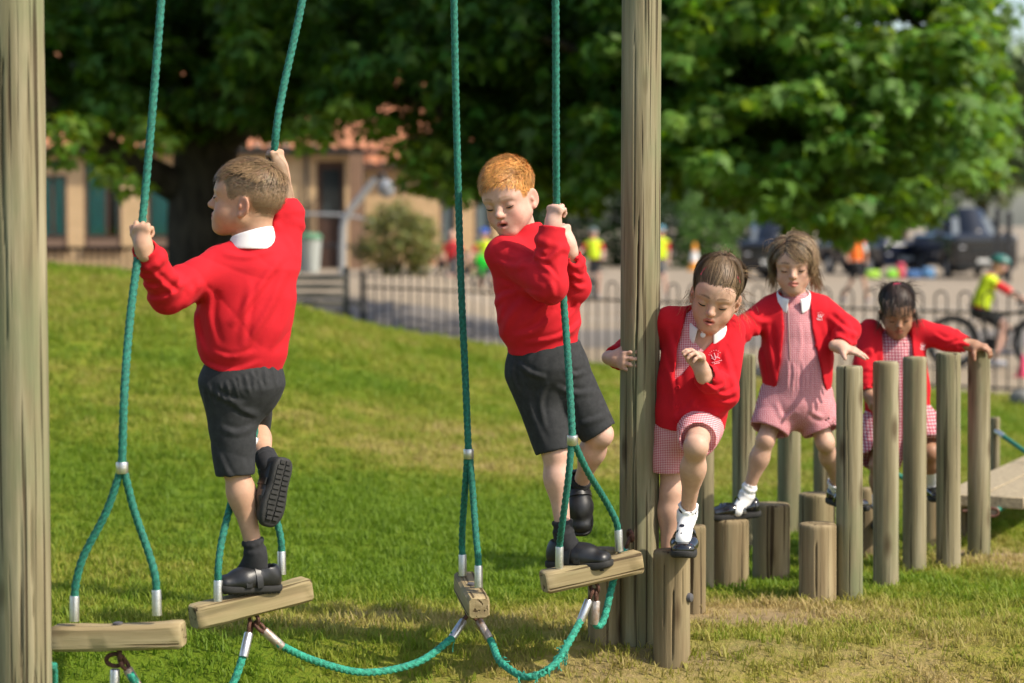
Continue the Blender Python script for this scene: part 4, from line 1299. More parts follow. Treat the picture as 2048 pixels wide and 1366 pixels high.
# second wing further right
YW = 52.0
x2a, x2b = bxz(690, 0, YW)[0], bxz(1010, 0, YW)[0]
H2 = [hole(880, 912, 388, 490, YW), hole(948, 985, 388, 490, YW)]
wing = empty('school_wing', ((x2a + x2b) / 2, YW, zg), 'right wing of the tan brick school behind the rounded bush', 'building')
wall_holes('wall', x2a, x2b, zg - 0.4, 2.55, YW, H2, M_brick, wing)
for h in H2:
    xa, xb, za, zb = h; mb = MB()
    for c, sz in (((xa + 0.03, YW + 0.09, (za + zb) / 2), (0.06, 0.08, zb - za)), ((xb - 0.03, YW + 0.09, (za + zb) / 2), (0.06, 0.08, zb - za)), (((xa + xb) / 2, YW + 0.09, zb - 0.03), (xb - xa - 0.12, 0.08, 0.06)), (((xa + xb) / 2, YW + 0.09, za + 0.03), (xb - xa - 0.12, 0.08, 0.06))):
        mb.box(c, sz)
    w = mb.build('window', M_brown, wing, smooth=False)
    mb = MB(); mb.box(((xa + xb) / 2, YW + 0.12, (za + zb) / 2), (xb - xa - 0.13, 0.01, zb - za - 0.13)); mb.build('pane', mat('pale_blind', (0.16, 0.21, 0.22), 0.3) if 'pale_blind' not in MATS else MATS['pale_blind'], w, smooth=False)
pantiles('roof', x2a - 0.2, x2b + 0.3, YW - 0.2, 2.5, YW + 5, 5.2, wing)
mb = MB(); mb.box(((x2a + x2b) / 2, YW - 0.2, 2.44), (x2b - x2a + 0.5, 0.1, 0.14)); mb.build('fascia', M_brown, wing, smooth=False)

# railings in front of the school (left)
def fence_run(name, pts, top, bar_gap, label, cat, bow=False, r=0.010, rails=(0.1, 0.82), base=None, post_every=None):
    pts = A(pts); L = np.linalg.norm(pts[-1] - pts[0]); d = (pts[-1] - pts[0]) / L
    root = empty(name, Vector(pts[0]), label, cat)
    def zb(x, y): return base(x, y)
    n = int(L / bar_gap)
    proto = None
    for i in range(n if not bow else n // 2):
        if not bow:
            q = pts[0] + d * (i + 0.5) * bar_gap
            if proto is None:
                mb = MB(); mb.tube([(q[0], q[1], zb(q[0], q[1]) + 0.04), (q[0], q[1], zb(q[0], q[1]) + top)], r, 6); proto = mb.build('bar', M_black, root, origin=(q[0], q[1], zb(q[0], q[1]))); q0 = q
            else:
                o = bpy.data.objects.new('bar', proto.data); COL.objects.link(o); o.parent = root
                o.location = Vector((q[0], q[1], zb(q[0], q[1]))) - Vector(pts[0])
        else:
            a = pts[0] + d * (2 * i + 0.5) * bar_gap; b = a + d * bar_gap
            m_ = (a + b) / 2; z = zb(m_[0], m_[1])
            if proto is None:
                rad = bar_gap / 2; arc = [tuple(m_ + d * (-rad) + A((0, 0, 0.03)))]
                P0 = [m_ - d * rad + A((0, 0, 0.03 - pts[0][2])), m_ - d * rad + A((0, 0, top - rad - pts[0][2]))]
                P0 = [m_[:2].tolist() + [0]] and [np.r_[(m_ - d * rad)[:2], z + 0.03], np.r_[(m_ - d * rad)[:2], z + top - rad]] + [np.r_[(m_ - d * rad * math.cos(t))[:2], z + top - rad + rad * math.sin(t)] for t in np.linspace(0.3, 2.84, 7)] + [np.r_[(m_ + d * rad)[:2], z + top - rad], np.r_[(m_ + d * rad)[:2], z + 0.03]]
                mb = MB(); mb.tube(P0, r, 6); proto = mb.build('hoop_bar', M_black, root, origin=(m_[0], m_[1], z))
            else:
                o = bpy.data.objects.new('hoop_bar', proto.data); COL.objects.link(o); o.parent = root
                o.location = Vector((m_[0], m_[1], z)) - Vector(pts[0])
    for h in rails:
        mb = MB(); k = 12
        q = [pts[0] + d * L * t for t in np.linspace(0, 1, k)]
        mb.tube([(p[0], p[1], zb(p[0], p[1]) + h) for p in q], r * 1.35, 6); mb.build('rail', M_black, root)
    if post_every:
        for t in np.arange(0, L + 0.01, post_every):
            q = pts[0] + d * t; z = zb(q[0], q[1])
            mb = MB(); mb.box((q[0], q[1], z + top * 0.5), (0.045, 0.045, top)); mb.build('post', M_black, root, smooth=False)
    return root
a, b = P(60, 500, 31.0), P(560, 500, 31.0)
fence_run('railing', [(a.x, 31, 0.25), (b.x, 31, 0.22)], 0.62, 0.098, 'dark upright railing in front of the school at the left', 'railing', r=0.019, rails=(0.10, 0.60), base=lambda x, y: 0.23, post_every=2.0)
# bow topped playground fence
fx = lambda x: 20.5 + (4.3 - x) * 0.69
fb = lambda x, y: float(np.interp(x, [-2.4, -0.8, 1.09, 3.85, 6], [-0.30, -0.33, -0.40, -0.43, -0.43]))
fence_run('bow_top_fence', [(-1.62, fx(-1.62), 0), (5.9, fx(5.9), 0)], 0.985, 0.118, 'low black bow topped railing between the grass and the playground', 'fence', bow=True, r=0.0092, rails=(0.12, 0.80), base=fb, post_every=2.6)

# bench on the rise, seen from behind
YBn = 21.8
bn = v_(545, 600, YBn)
bgz = min(gz(-3.0, YBn), gz(-1.6, YBn))
bench = empty('park_bench', (bn[0], YBn, bgz), 'slatted park bench with black iron ends, seen from behind on the rise', 'bench')
xA, xB = v_(395, 0, YBn)[0], v_(690, 0, YBn)[0]
zt = v_(0, 556, YBn)[2]
for k in range(6):
    mb = MB(); mb.box(((xA + xB) / 2, YBn + 0.006 * k, zt - k * 0.082), (xB - xA, 0.022, 0.055), None, 0.005); mb.build('slat', M_slat, bench)
for k in range(4):
    mb = MB(); mb.box(((xA + xB) / 2, YBn + 0.12 + 0.1 * k, zt - 0.47), (xB - xA, 0.07, 0.022), None, 0.005); mb.build('slat', M_slat, bench)
for x in (xA + 0.02, xB):
    mb = MB()
    mb.box((x, YBn + 0.03, (v_(0, 534, YBn)[2] + bgz - 0.1) / 2), (0.055, 0.05, v_(0, 534, YBn)[2] - bgz + 0.1), None, 0.008)
    mb.box((x + 0.02, YBn + 0.27, zt - 0.25), (0.05, 0.44, 0.035), None, 0.008)
    mb.tube(smooth_pts([(x + 0.02, YBn + 0.45, zt - 0.25), (x + 0.10, YBn + 0.5, zt - 0.28), (x + 0.14, YBn + 0.47, zt - 0.42), (x + 0.05, YBn + 0.45, zt - 0.46)], 12), 0.02, 8)
    mb.box((x, YBn + 0.42, (zt - 0.45 + bgz) / 2), (0.045, 0.045, zt - 0.45 - bgz + 0.2), None, 0.008)
    mb.build('bench_end', M_black, bench)
rp = v_(586, 612, 19.5)
mb = MB(); mb.lathe((rp[0], 19.5, gz(rp[0], 19.5)), [(0.055, 0), (0.055, 0.008), (0.035, 0.012), (0.012, 0.10), (0.006, 0.102)], 16)
o = mb.build('marker_cone', mat('red_plastic', (0.55, 0.02, 0.03), 0.5), None, (rp[0], 19.5, gz(rp[0], 19.5))); tag(o, 'tiny red marker cone on the grass in front of the bench', 'cone')

# litter bin, lamp, ramp handrail by the school
q = P(621, 545, 41.0)
bn_ = empty('litter_bin', q, 'pale litter bin with green lid beside the school door', 'bin')
mb = MB(); mb.lathe(q, [(0.15, 0), (0.155, 0.02), (0.195, 0.58), (0.2, 0.60)], 24); mb.build('bin_body', mat('pale_plastic', (0.40, 0.43, 0.41), 0.5), bn_)
mb = MB(); mb.lathe((q.x, q.y, q.z + 0.60), [(0.215, 0), (0.22, 0.04), (0.17, 0.10), (0.05, 0.12)], 24); mb.build('lid', mat('green_plastic', (0.09, 0.22, 0.12), 0.5), bn_)
q = P(684, 548, 40.0)
lp = empty('lamp_post', q, 'grey cranked lamp post leaning over beside the bush', 'lamp post')
mb = MB(); mb.tube(smooth_pts([q, v_(685, 480, 40), v_(690, 440, 40), v_(715, 402, 40), v_(752, 358, 40)], 24), 0.062, 10); mb.build('pole', M_greymetal, lp)
mb = MB(); mb.lathe(v_(778, 395, 40), [(0.04, 0), (0.12, 0.06), (0.15, 0.2), (0.09, 0.3), (0.05, 0.34)], 16, unit((-0.35, 0, 1))); mb.build('lamp_head', mat('lamp_white', (0.22, 0.235, 0.26), 0.4), lp)
mb = MB(); mb.tube([v_(752, 358, 40), v_(766, 348, 40), v_(773, 365, 40)], 0.05, 8); mb.build('bracket', M_black, lp)
hr = empty('handrail', P(690, 520, 43.0), 'grey tubular handrail of the ramp in front of the school door', 'handrail')
for v0, v1 in ((428, 452), (490, 505)):
    mb = MB(); mb.tube(smooth_pts([v_(560, v0, 43), v_(690, v0 + 3, 43), v_(778, v1, 43)], 12), 0.028, 8); mb.build('rail', M_greymetal if v0 < 450 else M_black, hr)
for u, v0 in ((600, 428), (690, 430), (775, 450)):
    mb = MB(); mb.tube([v_(u, v0, 43), v_(u, 548, 43)], 0.024, 8); mb.build('post', M_black, hr)

# ------------------------------------------------------------------ parked cars
M_carblack = mat('black_car_paint', (0.010, 0.011, 0.014), 0.18, coat=0.6)
M_carblue = mat('navy_car_paint', (0.008, 0.012, 0.028), 0.18, coat=0.6)
M_carglass = mat('car_glass', (0.15, 0.17, 0.18), 0.05, spec=0.8)  # base colour lightened to stand in for sky reflected in the glass
M_lampglass = mat('headlamp_glass', (0.55, 0.56, 0.58), 0.1)
M_plate = mat('number_plate', (0.62, 0.62, 0.58), 0.5)
M_tyre = mat('tyre_rubber', (0.014, 0.014, 0.015), 0.85)
M_rim = mat('alloy_rim', (0.45, 0.45, 0.46), 0.35, metal=0.8)

def rbox(S, c, h, r, M=None, k=0.05, op='+'):
    c = A(c); h = A(h); M = np.eye(3) if M is None else M
    def f(p):
        q = np.abs((p - c) @ M) - (h - r)
        return np.linalg.norm(np.maximum(q, 0), axis=-1) + np.minimum(q.max(-1), 0) - r
    S.pr.append((f, k, op)); S._bb((c, np.linalg.norm(h)))
    return S

def car(u, vb, Y, yaw, paint, label, L=4.3, W=1.8, Hh=1.5, hood=0.95, suv=False):
    p = P(u, vb, Y); z0 = float(z_play(p.x, Y))
    root = empty('parked_car', (p.x, Y, z0), label, 'car', 'cars parked along the far side of the playground')
    c, s = math.cos(yaw), math.sin(yaw)
    M = A([(c, -s, 0), (s, c, 0), (0, 0, 1)])        # local x = width, -y = towards the nose
    O = A((p.x, Y, z0))
    w = lambda q: M @ A(q) + O
    S = Shape()
    rbox(S, w((0, 0, 0.32 + hood / 2 - 0.08)), (W / 2, L / 2, (hood - 0.32) / 2 + 0.06), 0.14, M)
    cz0, cz1 = hood - 0.1, Hh
    S.loft(w((0, 0.25, cz0)), w((0, 0.45, cz1)), M[:, 0], (W / 2 * 0.93, L * 0.33), (W / 2 * 0.72, L * 0.22), 0.10, False, True)
    for sx in (-1, 1):
        for sy in (-1, 1):
            S.cone(w((sx * (W / 2 - 0.2), sy * L * 0.3, 0.33)), w((sx * (W / 2 + 0.2), sy * L * 0.3, 0.33)), 0.39, 0.39, 0.02, '-')
    V, F = S.mesh(0.05); V = relax(V, F, 1)
    body = obj_np('body', V, [F], paint, root)
    for sx in (-1, 1):
        for sy in (-1, 1):
            q = w((sx * (W / 2 - 0.11), sy * L * 0.3, 0.32)); mb = MB(); mb.torus(q, 0.25, 0.085, M[:, 0], 24, 8); wh = mb.build('wheel', M_tyre, root)
            mb = MB(); mb.lathe(q - M[:, 0] * 0.04, [(0.2, 0), (0.2, 0.08)], 18, M[:, 0]); mb.build('rim', M_rim, wh)
    mb = MB()
    fy = 0.25 - L * 0.33; ty = 0.45 - L * 0.22
    for t0, t1, k in ((0.12, 0.90, 1),):
        q = []
        for t, wd in ((t0, 0.80), (t1, 0.64)):
            yy = fy + (ty - fy) * t - 0.02; zz = cz0 + (cz1 - cz0) * t
            q += [w((-W / 2 * wd * 0.88, yy, zz)), w((W / 2 * wd * 0.88, yy, zz))]
        q = A(q); off = M @ A((0, -0.02, 0.01))
        mb.add(np.concatenate([q, q + off]), [(4, 5, 7, 6), (0, 2, 3, 1), (0, 1, 5, 4), (2, 6, 7, 3), (0, 4, 6, 2), (1, 3, 7, 5)])
    mb.build('windscreen', M_carglass, root, smooth=False)
    for sx in (-1, 1):
        mb = MB(); mb.box(w((sx * (W / 2 * 0.86 - 0.03), 0.35, (cz0 + cz1) / 2 + 0.05)), (0.03, L * 0.36, (cz1 - cz0) * 0.55), M); mb.build('side_window', M_carglass, root, smooth=False)
        S2 = Shape(); S2.ell(w((sx * W * 0.36, -L / 2 + 0.09, hood - 0.24)), (0.2, 0.10, 0.085), M); V, F = S2.mesh(0.03); obj_np('headlight', V, [F], M_lampglass, root)
        mb = MB(); mb.box(w((sx * (W / 2 + 0.06), fy + 0.35, hood + 0.12)), (0.2, 0.1, 0.14), M, 0.03); mb.build('wing_mirror', paint, root)
    mb = MB(); mb.box(w((0, -L / 2 - 0.005, hood - 0.32)), (W * 0.5, 0.04, 0.16), M, 0.01); mb.build('grille', M_dark, root)
    mb = MB(); mb.box(w((0, -L / 2 - 0.03, 0.52)), (0.52, 0.02, 0.115), M); mb.build('number_plate', M_plate, root, smooth=False)
    mb = MB(); mb.box(w((0, -L / 2 - 0.02, 0.36)), (W * 0.92, 0.10, 0.14), M, 0.04); mb.build('bumper', M_dark if suv else paint, root)
    return root
car(1926, 556, 68, R(6), M_carblack, 'big black off roader facing the camera beside the black gate posts', 4.4, 1.95, 1.85, 1.15, True)
car(1742, 556, 72, R(22), M_carblue, 'low navy car facing the camera behind the bags', 4.2, 1.75, 1.42, 0.9)
car(1545, 545, 66, R(-8), M_carblack, 'black car with a pale number plate at the left of the row', 4.2, 1.8, 1.55, 0.98)
for u, v0, lab in ((1994, 420, 'left of two black gate posts in front of the off roader'), (2016, 428, 'right of two black gate posts at the photo edge')):
    q = P(u, 560, 62); mb = MB(); zt = P(u, v0, 62).z
    mb.box((q.x, 62, (zt + z_play(q.x, 62)) / 2), (0.14, 0.14, zt - float(z_play(q.x, 62)))); mb.lathe((q.x, 62, zt), [(0.09, 0), (0.09, 0.03), (0.02, 0.09)], 8)
    o = mb.build('gate_post', M_black, None, (q.x, 62, float(z_play(q.x, 62)))); tag(o, lab, 'post', 'black gate posts')

# traffic cone, bags
q = P(1391, 0, 77); zc = float(z_play(q.x, 77))
tc_ = empty('traffic_cone', (q.x, 77, zc), 'orange traffic cone with a wide white band by the hedge', 'cone')
def cone_bit(z0, z1, nm, m): 
    r = lambda z: 0.20 - 0.15 * z / 0.95
    mb = MB(); mb.lathe((q.x, 77, zc + z0), [(r(z0), 0), (r(z1), z1 - z0)], 20); mb.build(nm, m, tc_)
M_or = mat('cone_orange', (0.75, 0.30, 0.02), 0.5); M_refl = mat('cone_white', (0.75, 0.74, 0.72), 0.5)
mb = MB(); mb.box((q.x, 77, zc + 0.03), (0.5, 0.5, 0.06), None, 0.02); mb.build('base', M_or, tc_)
cone_bit(0.06, 0.30, 'cone_body', M_or); cone_bit(0.302, 0.66, 'white_band', M_refl); cone_bit(0.662, 0.95, 'cone_tip', M_or)
q = P(2046, 742, 24.0); zc = float(z_play(q.x, 24))
mb = MB(); mb.lathe((q.x, 24, zc), [(0.11, 0), (0.11, 0.012), (0.075, 0.016), (0.02, 0.23), (0.012, 0.235)], 20)
o = mb.build('marker_cone', mat('pink_plastic', (0.62, 0.05, 0.12), 0.5), None, (q.x, 24, zc)); tag(o, "small pink red cone behind the cyclist's front wheel", 'cone')
for u, w, h, colr, lab in ((1750, 0.42, 0.26, (0.35, 0.60, 0.06), 'pale lime bag on the ground in front of the navy car'), (1790, 0.36, 0.28, (0.25, 0.62, 0.05), 'bright green bag next to the pink one'), (1806, 0.22, 0.48, (0.62, 0.06, 0.11), 'upright pink red bag among the bags by the cars'),
                        (1832, 0.45, 0.26, (0.05, 0.13, 0.30), 'blue bag right of the pink one'), (1862, 0.36, 0.34, (0.09, 0.22, 0.40), 'paler blue bag at the right end of the bags')):
    q = P(u, 0, 66); z0 = float(z_play(q.x, 66)); S = Shape()
    rbox(S, (q.x, 66, z0 + h * 0.48), (w / 2, 0.12, h * 0.48), 0.08); S.ell((q.x, 65.93, z0 + h * 0.35), (w * 0.32, 0.09, h * 0.25), None, 0.03)
    nm = 'cloth_%d' % u
    rt = empty('school_bag', (q.x, 66, z0), lab, 'bag', 'bags on the playground by the cars')
    V, F = S.mesh(0.03); obj_np('bag_body', V, [F], mat('bag_cloth', colr, 0.8), rt)
    mb = MB(); mb.tube(smooth_pts([(q.x - 0.06, 66, z0 + h * 0.93), (q.x, 66, z0 + h * 1.12), (q.x + 0.06, 66, z0 + h * 0.93)], 8), 0.012, 6); mb.build('handle', M_black, rt)
# stone at the right edge
q = P(2046, 822, 17.5)
S = Shape(); S.ell((q.x, 17.5, gz(q.x, 17.5) + 0.05), (0.10, 0.09, 0.085)); V, F = S.mesh(0.02, lambda p: 0.012 * vnoise(p * 14), 0.015)
o = obj_np('boulder', V, [F], mat('grey_stone', (0.16, 0.155, 0.14), 0.9, 0.3, 20), None, (q.x, 17.5, gz(q.x, 17.5))); tag(o, 'small grey boulder in the grass at the right edge below the fence', 'rock')
# ------------------------------------------------------------------ children
def skin_mat(name):
    m = mat(name, (0.5, 0.3, 0.2), 0.55, attr=True, sss=0.12, spec=0.35, var=0.05, vscale=38)
    # variation multiplies the vertex tint
    for n in m.node_tree.nodes:
        if n.type == 'VALTORGB':
            n.color_ramp.elements[0].color = (0.90, 0.87, 0.86, 1); n.color_ramp.elements[1].color = (1.05, 1.06, 1.06, 1)
    return m
M_skin = skin_mat('skin')
M_red = mat('red_sweatshirt', (0.53, 0.013, 0.022), 0.85, 0.10, 9, 0.00025, 900, sheen=0.25, spec=0.2)
M_redknit = mat('red_cardigan', (0.52, 0.012, 0.021), 0.88, 0.10, 9, 0.0003, 900, sheen=0.3, spec=0.15)
M_grey = mat('charcoal_twill', (0.030, 0.031, 0.033), 0.85, 0.22, 60, 0.0002, 1200, sheen=0.15, spec=0.25)
M_sockgrey = mat('dark_sock', (0.018, 0.018, 0.020), 0.95, 0.2, 60, 0.0004, 900)
M_sockwhite = mat('white_sock', (0.78, 0.77, 0.76), 0.95, 0.08, 60, 0.0004, 900)
M_collar = mat('white_collar', (0.80, 0.78, 0.78), 0.85, 0.05, 30, 0.0002, 800)
M_shoe = mat('black_leather', (0.014, 0.014, 0.015), 0.40, 0.3, 60, 0.0002, 500, spec=0.5)
M_patent = mat('black_patent', (0.010, 0.010, 0.011), 0.12, coat=0.7)
M_sole = mat('black_rubber', (0.022, 0.021, 0.020), 0.75, 0.3, 60, 0.0003, 500)
M_hair = mat('hair', (0.3, 0.2, 0.1), 0.5, attr=True, spec=0.35)
M_lash = mat('dark_lash', (0.02, 0.014, 0.010), 0.7)
M_clip = mat('red_glitter_clip', (0.50, 0.03, 0.07), 0.25, 0.4, 200, metal=0.3)
M_pinkprint = mat('pink_embroidery', (0.80, 0.42, 0.46), 0.8)
M_whiteprint = mat('white_embroidery', (0.82, 0.72, 0.74), 0.8)

def gingham(name, pitch, c1, c2, c3, rotz=0.0):
    m = bpy.data.materials.new(name); m.use_nodes = True
    N, L = nodes_of(m); b = N['Principled BSDF']; b.inputs['Roughness'].default_value = 0.85; b.inputs['Specular IOR Level'].default_value = 0.2
    tc = N.new('ShaderNodeTexCoord'); sp = N.new('ShaderNodeSeparateXYZ')
    L.new(tc.outputs['Object'], sp.inputs[0])
    def band(sock):
        a = N.new('ShaderNodeMath'); a.operation = 'MULTIPLY'; a.inputs[1].default_value = 1 / pitch
        L.new(sock, a.inputs[0])
        f = N.new('ShaderNodeMath'); f.operation = 'FRACT'; L.new(a.outputs[0], f.inputs[0])
        g = N.new('ShaderNodeMath'); g.operation = 'GREATER_THAN'; g.inputs[1].default_value = 0.5; L.new(f.outputs[0], g.inputs[0])
        return g
    gx, gz_ = band(sp.outputs[0]), band(sp.outputs[2])
    ad = N.new('ShaderNodeMath'); ad.operation = 'ADD'; L.new(gx.outputs[0], ad.inputs[0]); L.new(gz_.outputs[0], ad.inputs[1])
    hv = N.new('ShaderNodeMath'); hv.operation = 'MULTIPLY'; hv.inputs[1].default_value = 0.5; L.new(ad.outputs[0], hv.inputs[0])
    cr = N.new('ShaderNodeValToRGB'); cr.color_ramp.interpolation = 'CONSTANT'
    e = cr.color_ramp.elements
    e[0].color = (*c1, 1); e[1].position = 0.4; e[1].color = (*c2, 1); x = e.new(0.8); x.color = (*c3, 1)
    L.new(hv.outputs[0], cr.inputs[0]); L.new(cr.outputs[0], b.inputs['Base Color'])
    ns = N.new('ShaderNodeTexNoise'); ns.inputs['Scale'].default_value = 60; L.new(tc.outputs['Object'], ns.inputs['Vector'])
    bp = N.new('ShaderNodeBump'); bp.inputs['Distance'].default_value = 0.0012; L.new(ns.outputs[0], bp.inputs['Height']); L.new(bp.outputs[0], b.inputs['Normal'])
    return m
M_ging = gingham('red_gingham', 0.0048, (0.76, 0.56, 0.56), (0.60, 0.25, 0.27), (0.46, 0.055, 0.085))
M_ging2 = gingham('fine_red_gingham', 0.0060, (0.68, 0.47, 0.48), (0.53, 0.21, 0.235), (0.40, 0.05, 0.08))
M_ging3 = gingham('bold_red_gingham', 0.0110, (0.66, 0.50, 0.50), (0.46, 0.16, 0.19), (0.33, 0.03, 0.06))

def headframe(F, roll=0.0, up=(0, 0, 1)):
    F = unit(F); U = A(up) - F * (A(up) @ F); U = unit(U); Lx = np.cross(U, F)
    c, s = math.cos(roll), math.sin(roll)
    L2 = Lx * c + U * s; U2 = U * c - Lx * s
    return np.stack([L2, F, U2], 1)       # columns: person's left, forward, up

HX = 0.925     # heads are narrower than they are long
def add_head(S, c, M, sc, mouth=0.0, chub=1.0, ear=1.0):
    w = lambda x, y, z: A(c) + M @ (A((x * HX, y, z)) * sc)
    E = lambda p, r, k=0.012, op='+', MM=None: S.ell(w(*p), A(r) * A((HX, 1, 1)) * sc, M if MM is None else MM, k * sc, op)
    K = lambda p, q, ra, rb, k=0.012, op='+': S.cone(w(*p), w(*q), ra * sc, rb * sc, k * sc, op)
    E((0, -0.014, 0.024), (0.074, 0.090, 0.077))
    E((0, 0.026, -0.030), (0.0555, 0.052, 0.064), 0.033)
    E((0, 0.046, 0.026), (0.056, 0.036, 0.040), 0.03)
    for s in (-1, 1):
        K((s * 0.046, 0.004, -0.050), (s * 0.014, 0.058, -0.081), 0.019, 0.017, 0.03)
        E((s * 0.033, 0.050, -0.042), (0.0245 * chub, 0.023, 0.026), 0.022)
    E((0, 0.066, -0.083), (0.017, 0.015, 0.013), 0.022)
    E((0, 0.064, -0.056), (0.030, 0.022, 0.020), 0.018)
    for s in (-1, 1):
        E((s * 0.031, 0.0925, -0.003), (0.019, 0.013, 0.0115), 0.018, '-')
        E((s * 0.031, 0.0675, -0.005), (0.0170, 0.0135, 0.0125), 0.004)
        K((s * 0.012, 0.079, 0.014), (s * 0.044, 0.066, 0.014), 0.0065, 0.0055, 0.014)
    K((0, 0.074, 0.004), (0, 0.0945, -0.026), 0.0065, 0.0088, 0.016)
    E((0, 0.0945, -0.0280), (0.0088, 0.0090, 0.0080), 0.008)
    for s in (-1, 1):
        E((s * 0.0092, 0.0865, -0.0310), (0.0058, 0.0080, 0.0056), 0.006)
        E((s * 0.0050, 0.0945, -0.0380), (0.0024, 0.004, 0.0020), 0.002, '-')
    # lips
    for s in (-1, 1):
        K((s * 0.001, 0.0850, -0.0525), (s * 0.0185, 0.0745, -0.0560), 0.0050, 0.0030, 0.006)
        K((s * 0.001, 0.0840, -0.0620 - mouth * 0.006), (s * 0.0165, 0.0745, -0.0578), 0.0058, 0.0030, 0.006)
    if mouth:
        E((0, 0.0880, -0.0572 - mouth * 0.003), (0.0140, 0.014, 0.0020 + 0.0036 * mouth), 0.003, '-')
    else:
        K((-0.017, 0.083, -0.0572), (0.017, 0.083, -0.0572), 0.0021, 0.0021, 0.002, '-')
        E((0, 0.0905, -0.0572), (0.012, 0.004, 0.0014), 0.002, '-')
    # ears
    for s in (-1, 1):
        a = 0.42 * s
        Me = M @ A(((math.cos(a), -math.sin(a), 0), (math.sin(a), math.cos(a), 0), (0, 0, 1)))
        E((s * 0.0765, -0.012, -0.017), (0.0062, 0.0175 * ear, 0.0265 * ear), 0.006, '+', Me)
        E((s * 0.0840, -0.0085, -0.014), (0.0060, 0.0108 * ear, 0.0172 * ear), 0.005, '-', Me)
        E((s * 0.0775, -0.002, -0.018), (0.004, 0.005, 0.007), 0.004, '+', Me)
        E((s * 0.0745, -0.006, -0.040), (0.006, 0.009, 0.008), 0.006)

def add_hand(S, wr, Y, Z, t, sc=1.0, curl=(40, 50, 35), thumb=(0.6, 0.7, -0.35), thumb2=None, spread=0.06, per=None):
    """wr wrist; Y finger direction; Z back of the hand; t=+1 left hand, -1 right hand"""
    Y = unit(Y); Z = A(Z) - Y * (A(Z) @ Y); Z = unit(Z); X = np.cross(Y, Z) * t
    w = lambda x, y, z: A(wr) + (X * x + Y * y + Z * z) * sc
    Mh = np.stack([X, Y, Z], 1)
    S.cone(w(0, -0.02, 0), w(0, 0.012, 0), 0.0195 * sc, 0.0195 * sc, 0.012)
    S.loft(w(0, 0.006, 0), w(0, 0.048, -0.001), X, (0.0215 * sc, 0.0115 * sc), (0.0265 * sc, 0.0105 * sc), 0.012)
    S.ell(w(0.016, 0.022, -0.007), (0.012 * sc, 0.018 * sc, 0.009 * sc), Mh, 0.010)
    fx = (0.0205, 0.0070, -0.0065, -0.0190); fl = (0.92, 1.0, 0.95, 0.76); fy = (0.052, 0.055, 0.053, 0.047)
    for i in range(4):
        cu = curl if per is None else per[i]
        p = w(fx[i], fy[i] - 0.006, -0.001); ang = 0.0
        L = [0.024 * fl[i], 0.017 * fl[i], 0.013 * fl[i]]; r = [0.0067, 0.0061, 0.0055, 0.0047]
        if i == 3: r = [q * 0.88 for q in r]
        sp = (1.5 - i) * spread
        for j in range(3):
            ang += R(cu[j])
            d = Y * math.cos(ang) - Z * math.sin(ang) + X * sp * math.cos(ang)
            q = p + unit(d) * L[j] * sc
            S.cone(p, q, r[j] * sc, r[j + 1] * sc, 0.0035 if j else 0.006)
            p = q
    tv = unit(X * thumb[0] + Y * thumb[1] + Z * thumb[2])
    b = w(0.0170, 0.012, -0.006); m_ = b + tv * 0.028 * sc
    tv2 = tv if thumb2 is None else unit(X * thumb2[0] + Y * thumb2[1] + Z * thumb2[2])
    S.cone(b, m_, 0.0105 * sc, 0.0082 * sc, 0.010); S.cone(m_, m_ + tv2 * 0.022 * sc, 0.0080 * sc, 0.0062 * sc, 0.004)

SKINS = {'fair': (0.62, 0.385, 0.30), 'tan': (0.51, 0.30, 0.20), 'olive': (0.56, 0.345, 0.25), 'brown': (0.36, 0.19, 0.115)}

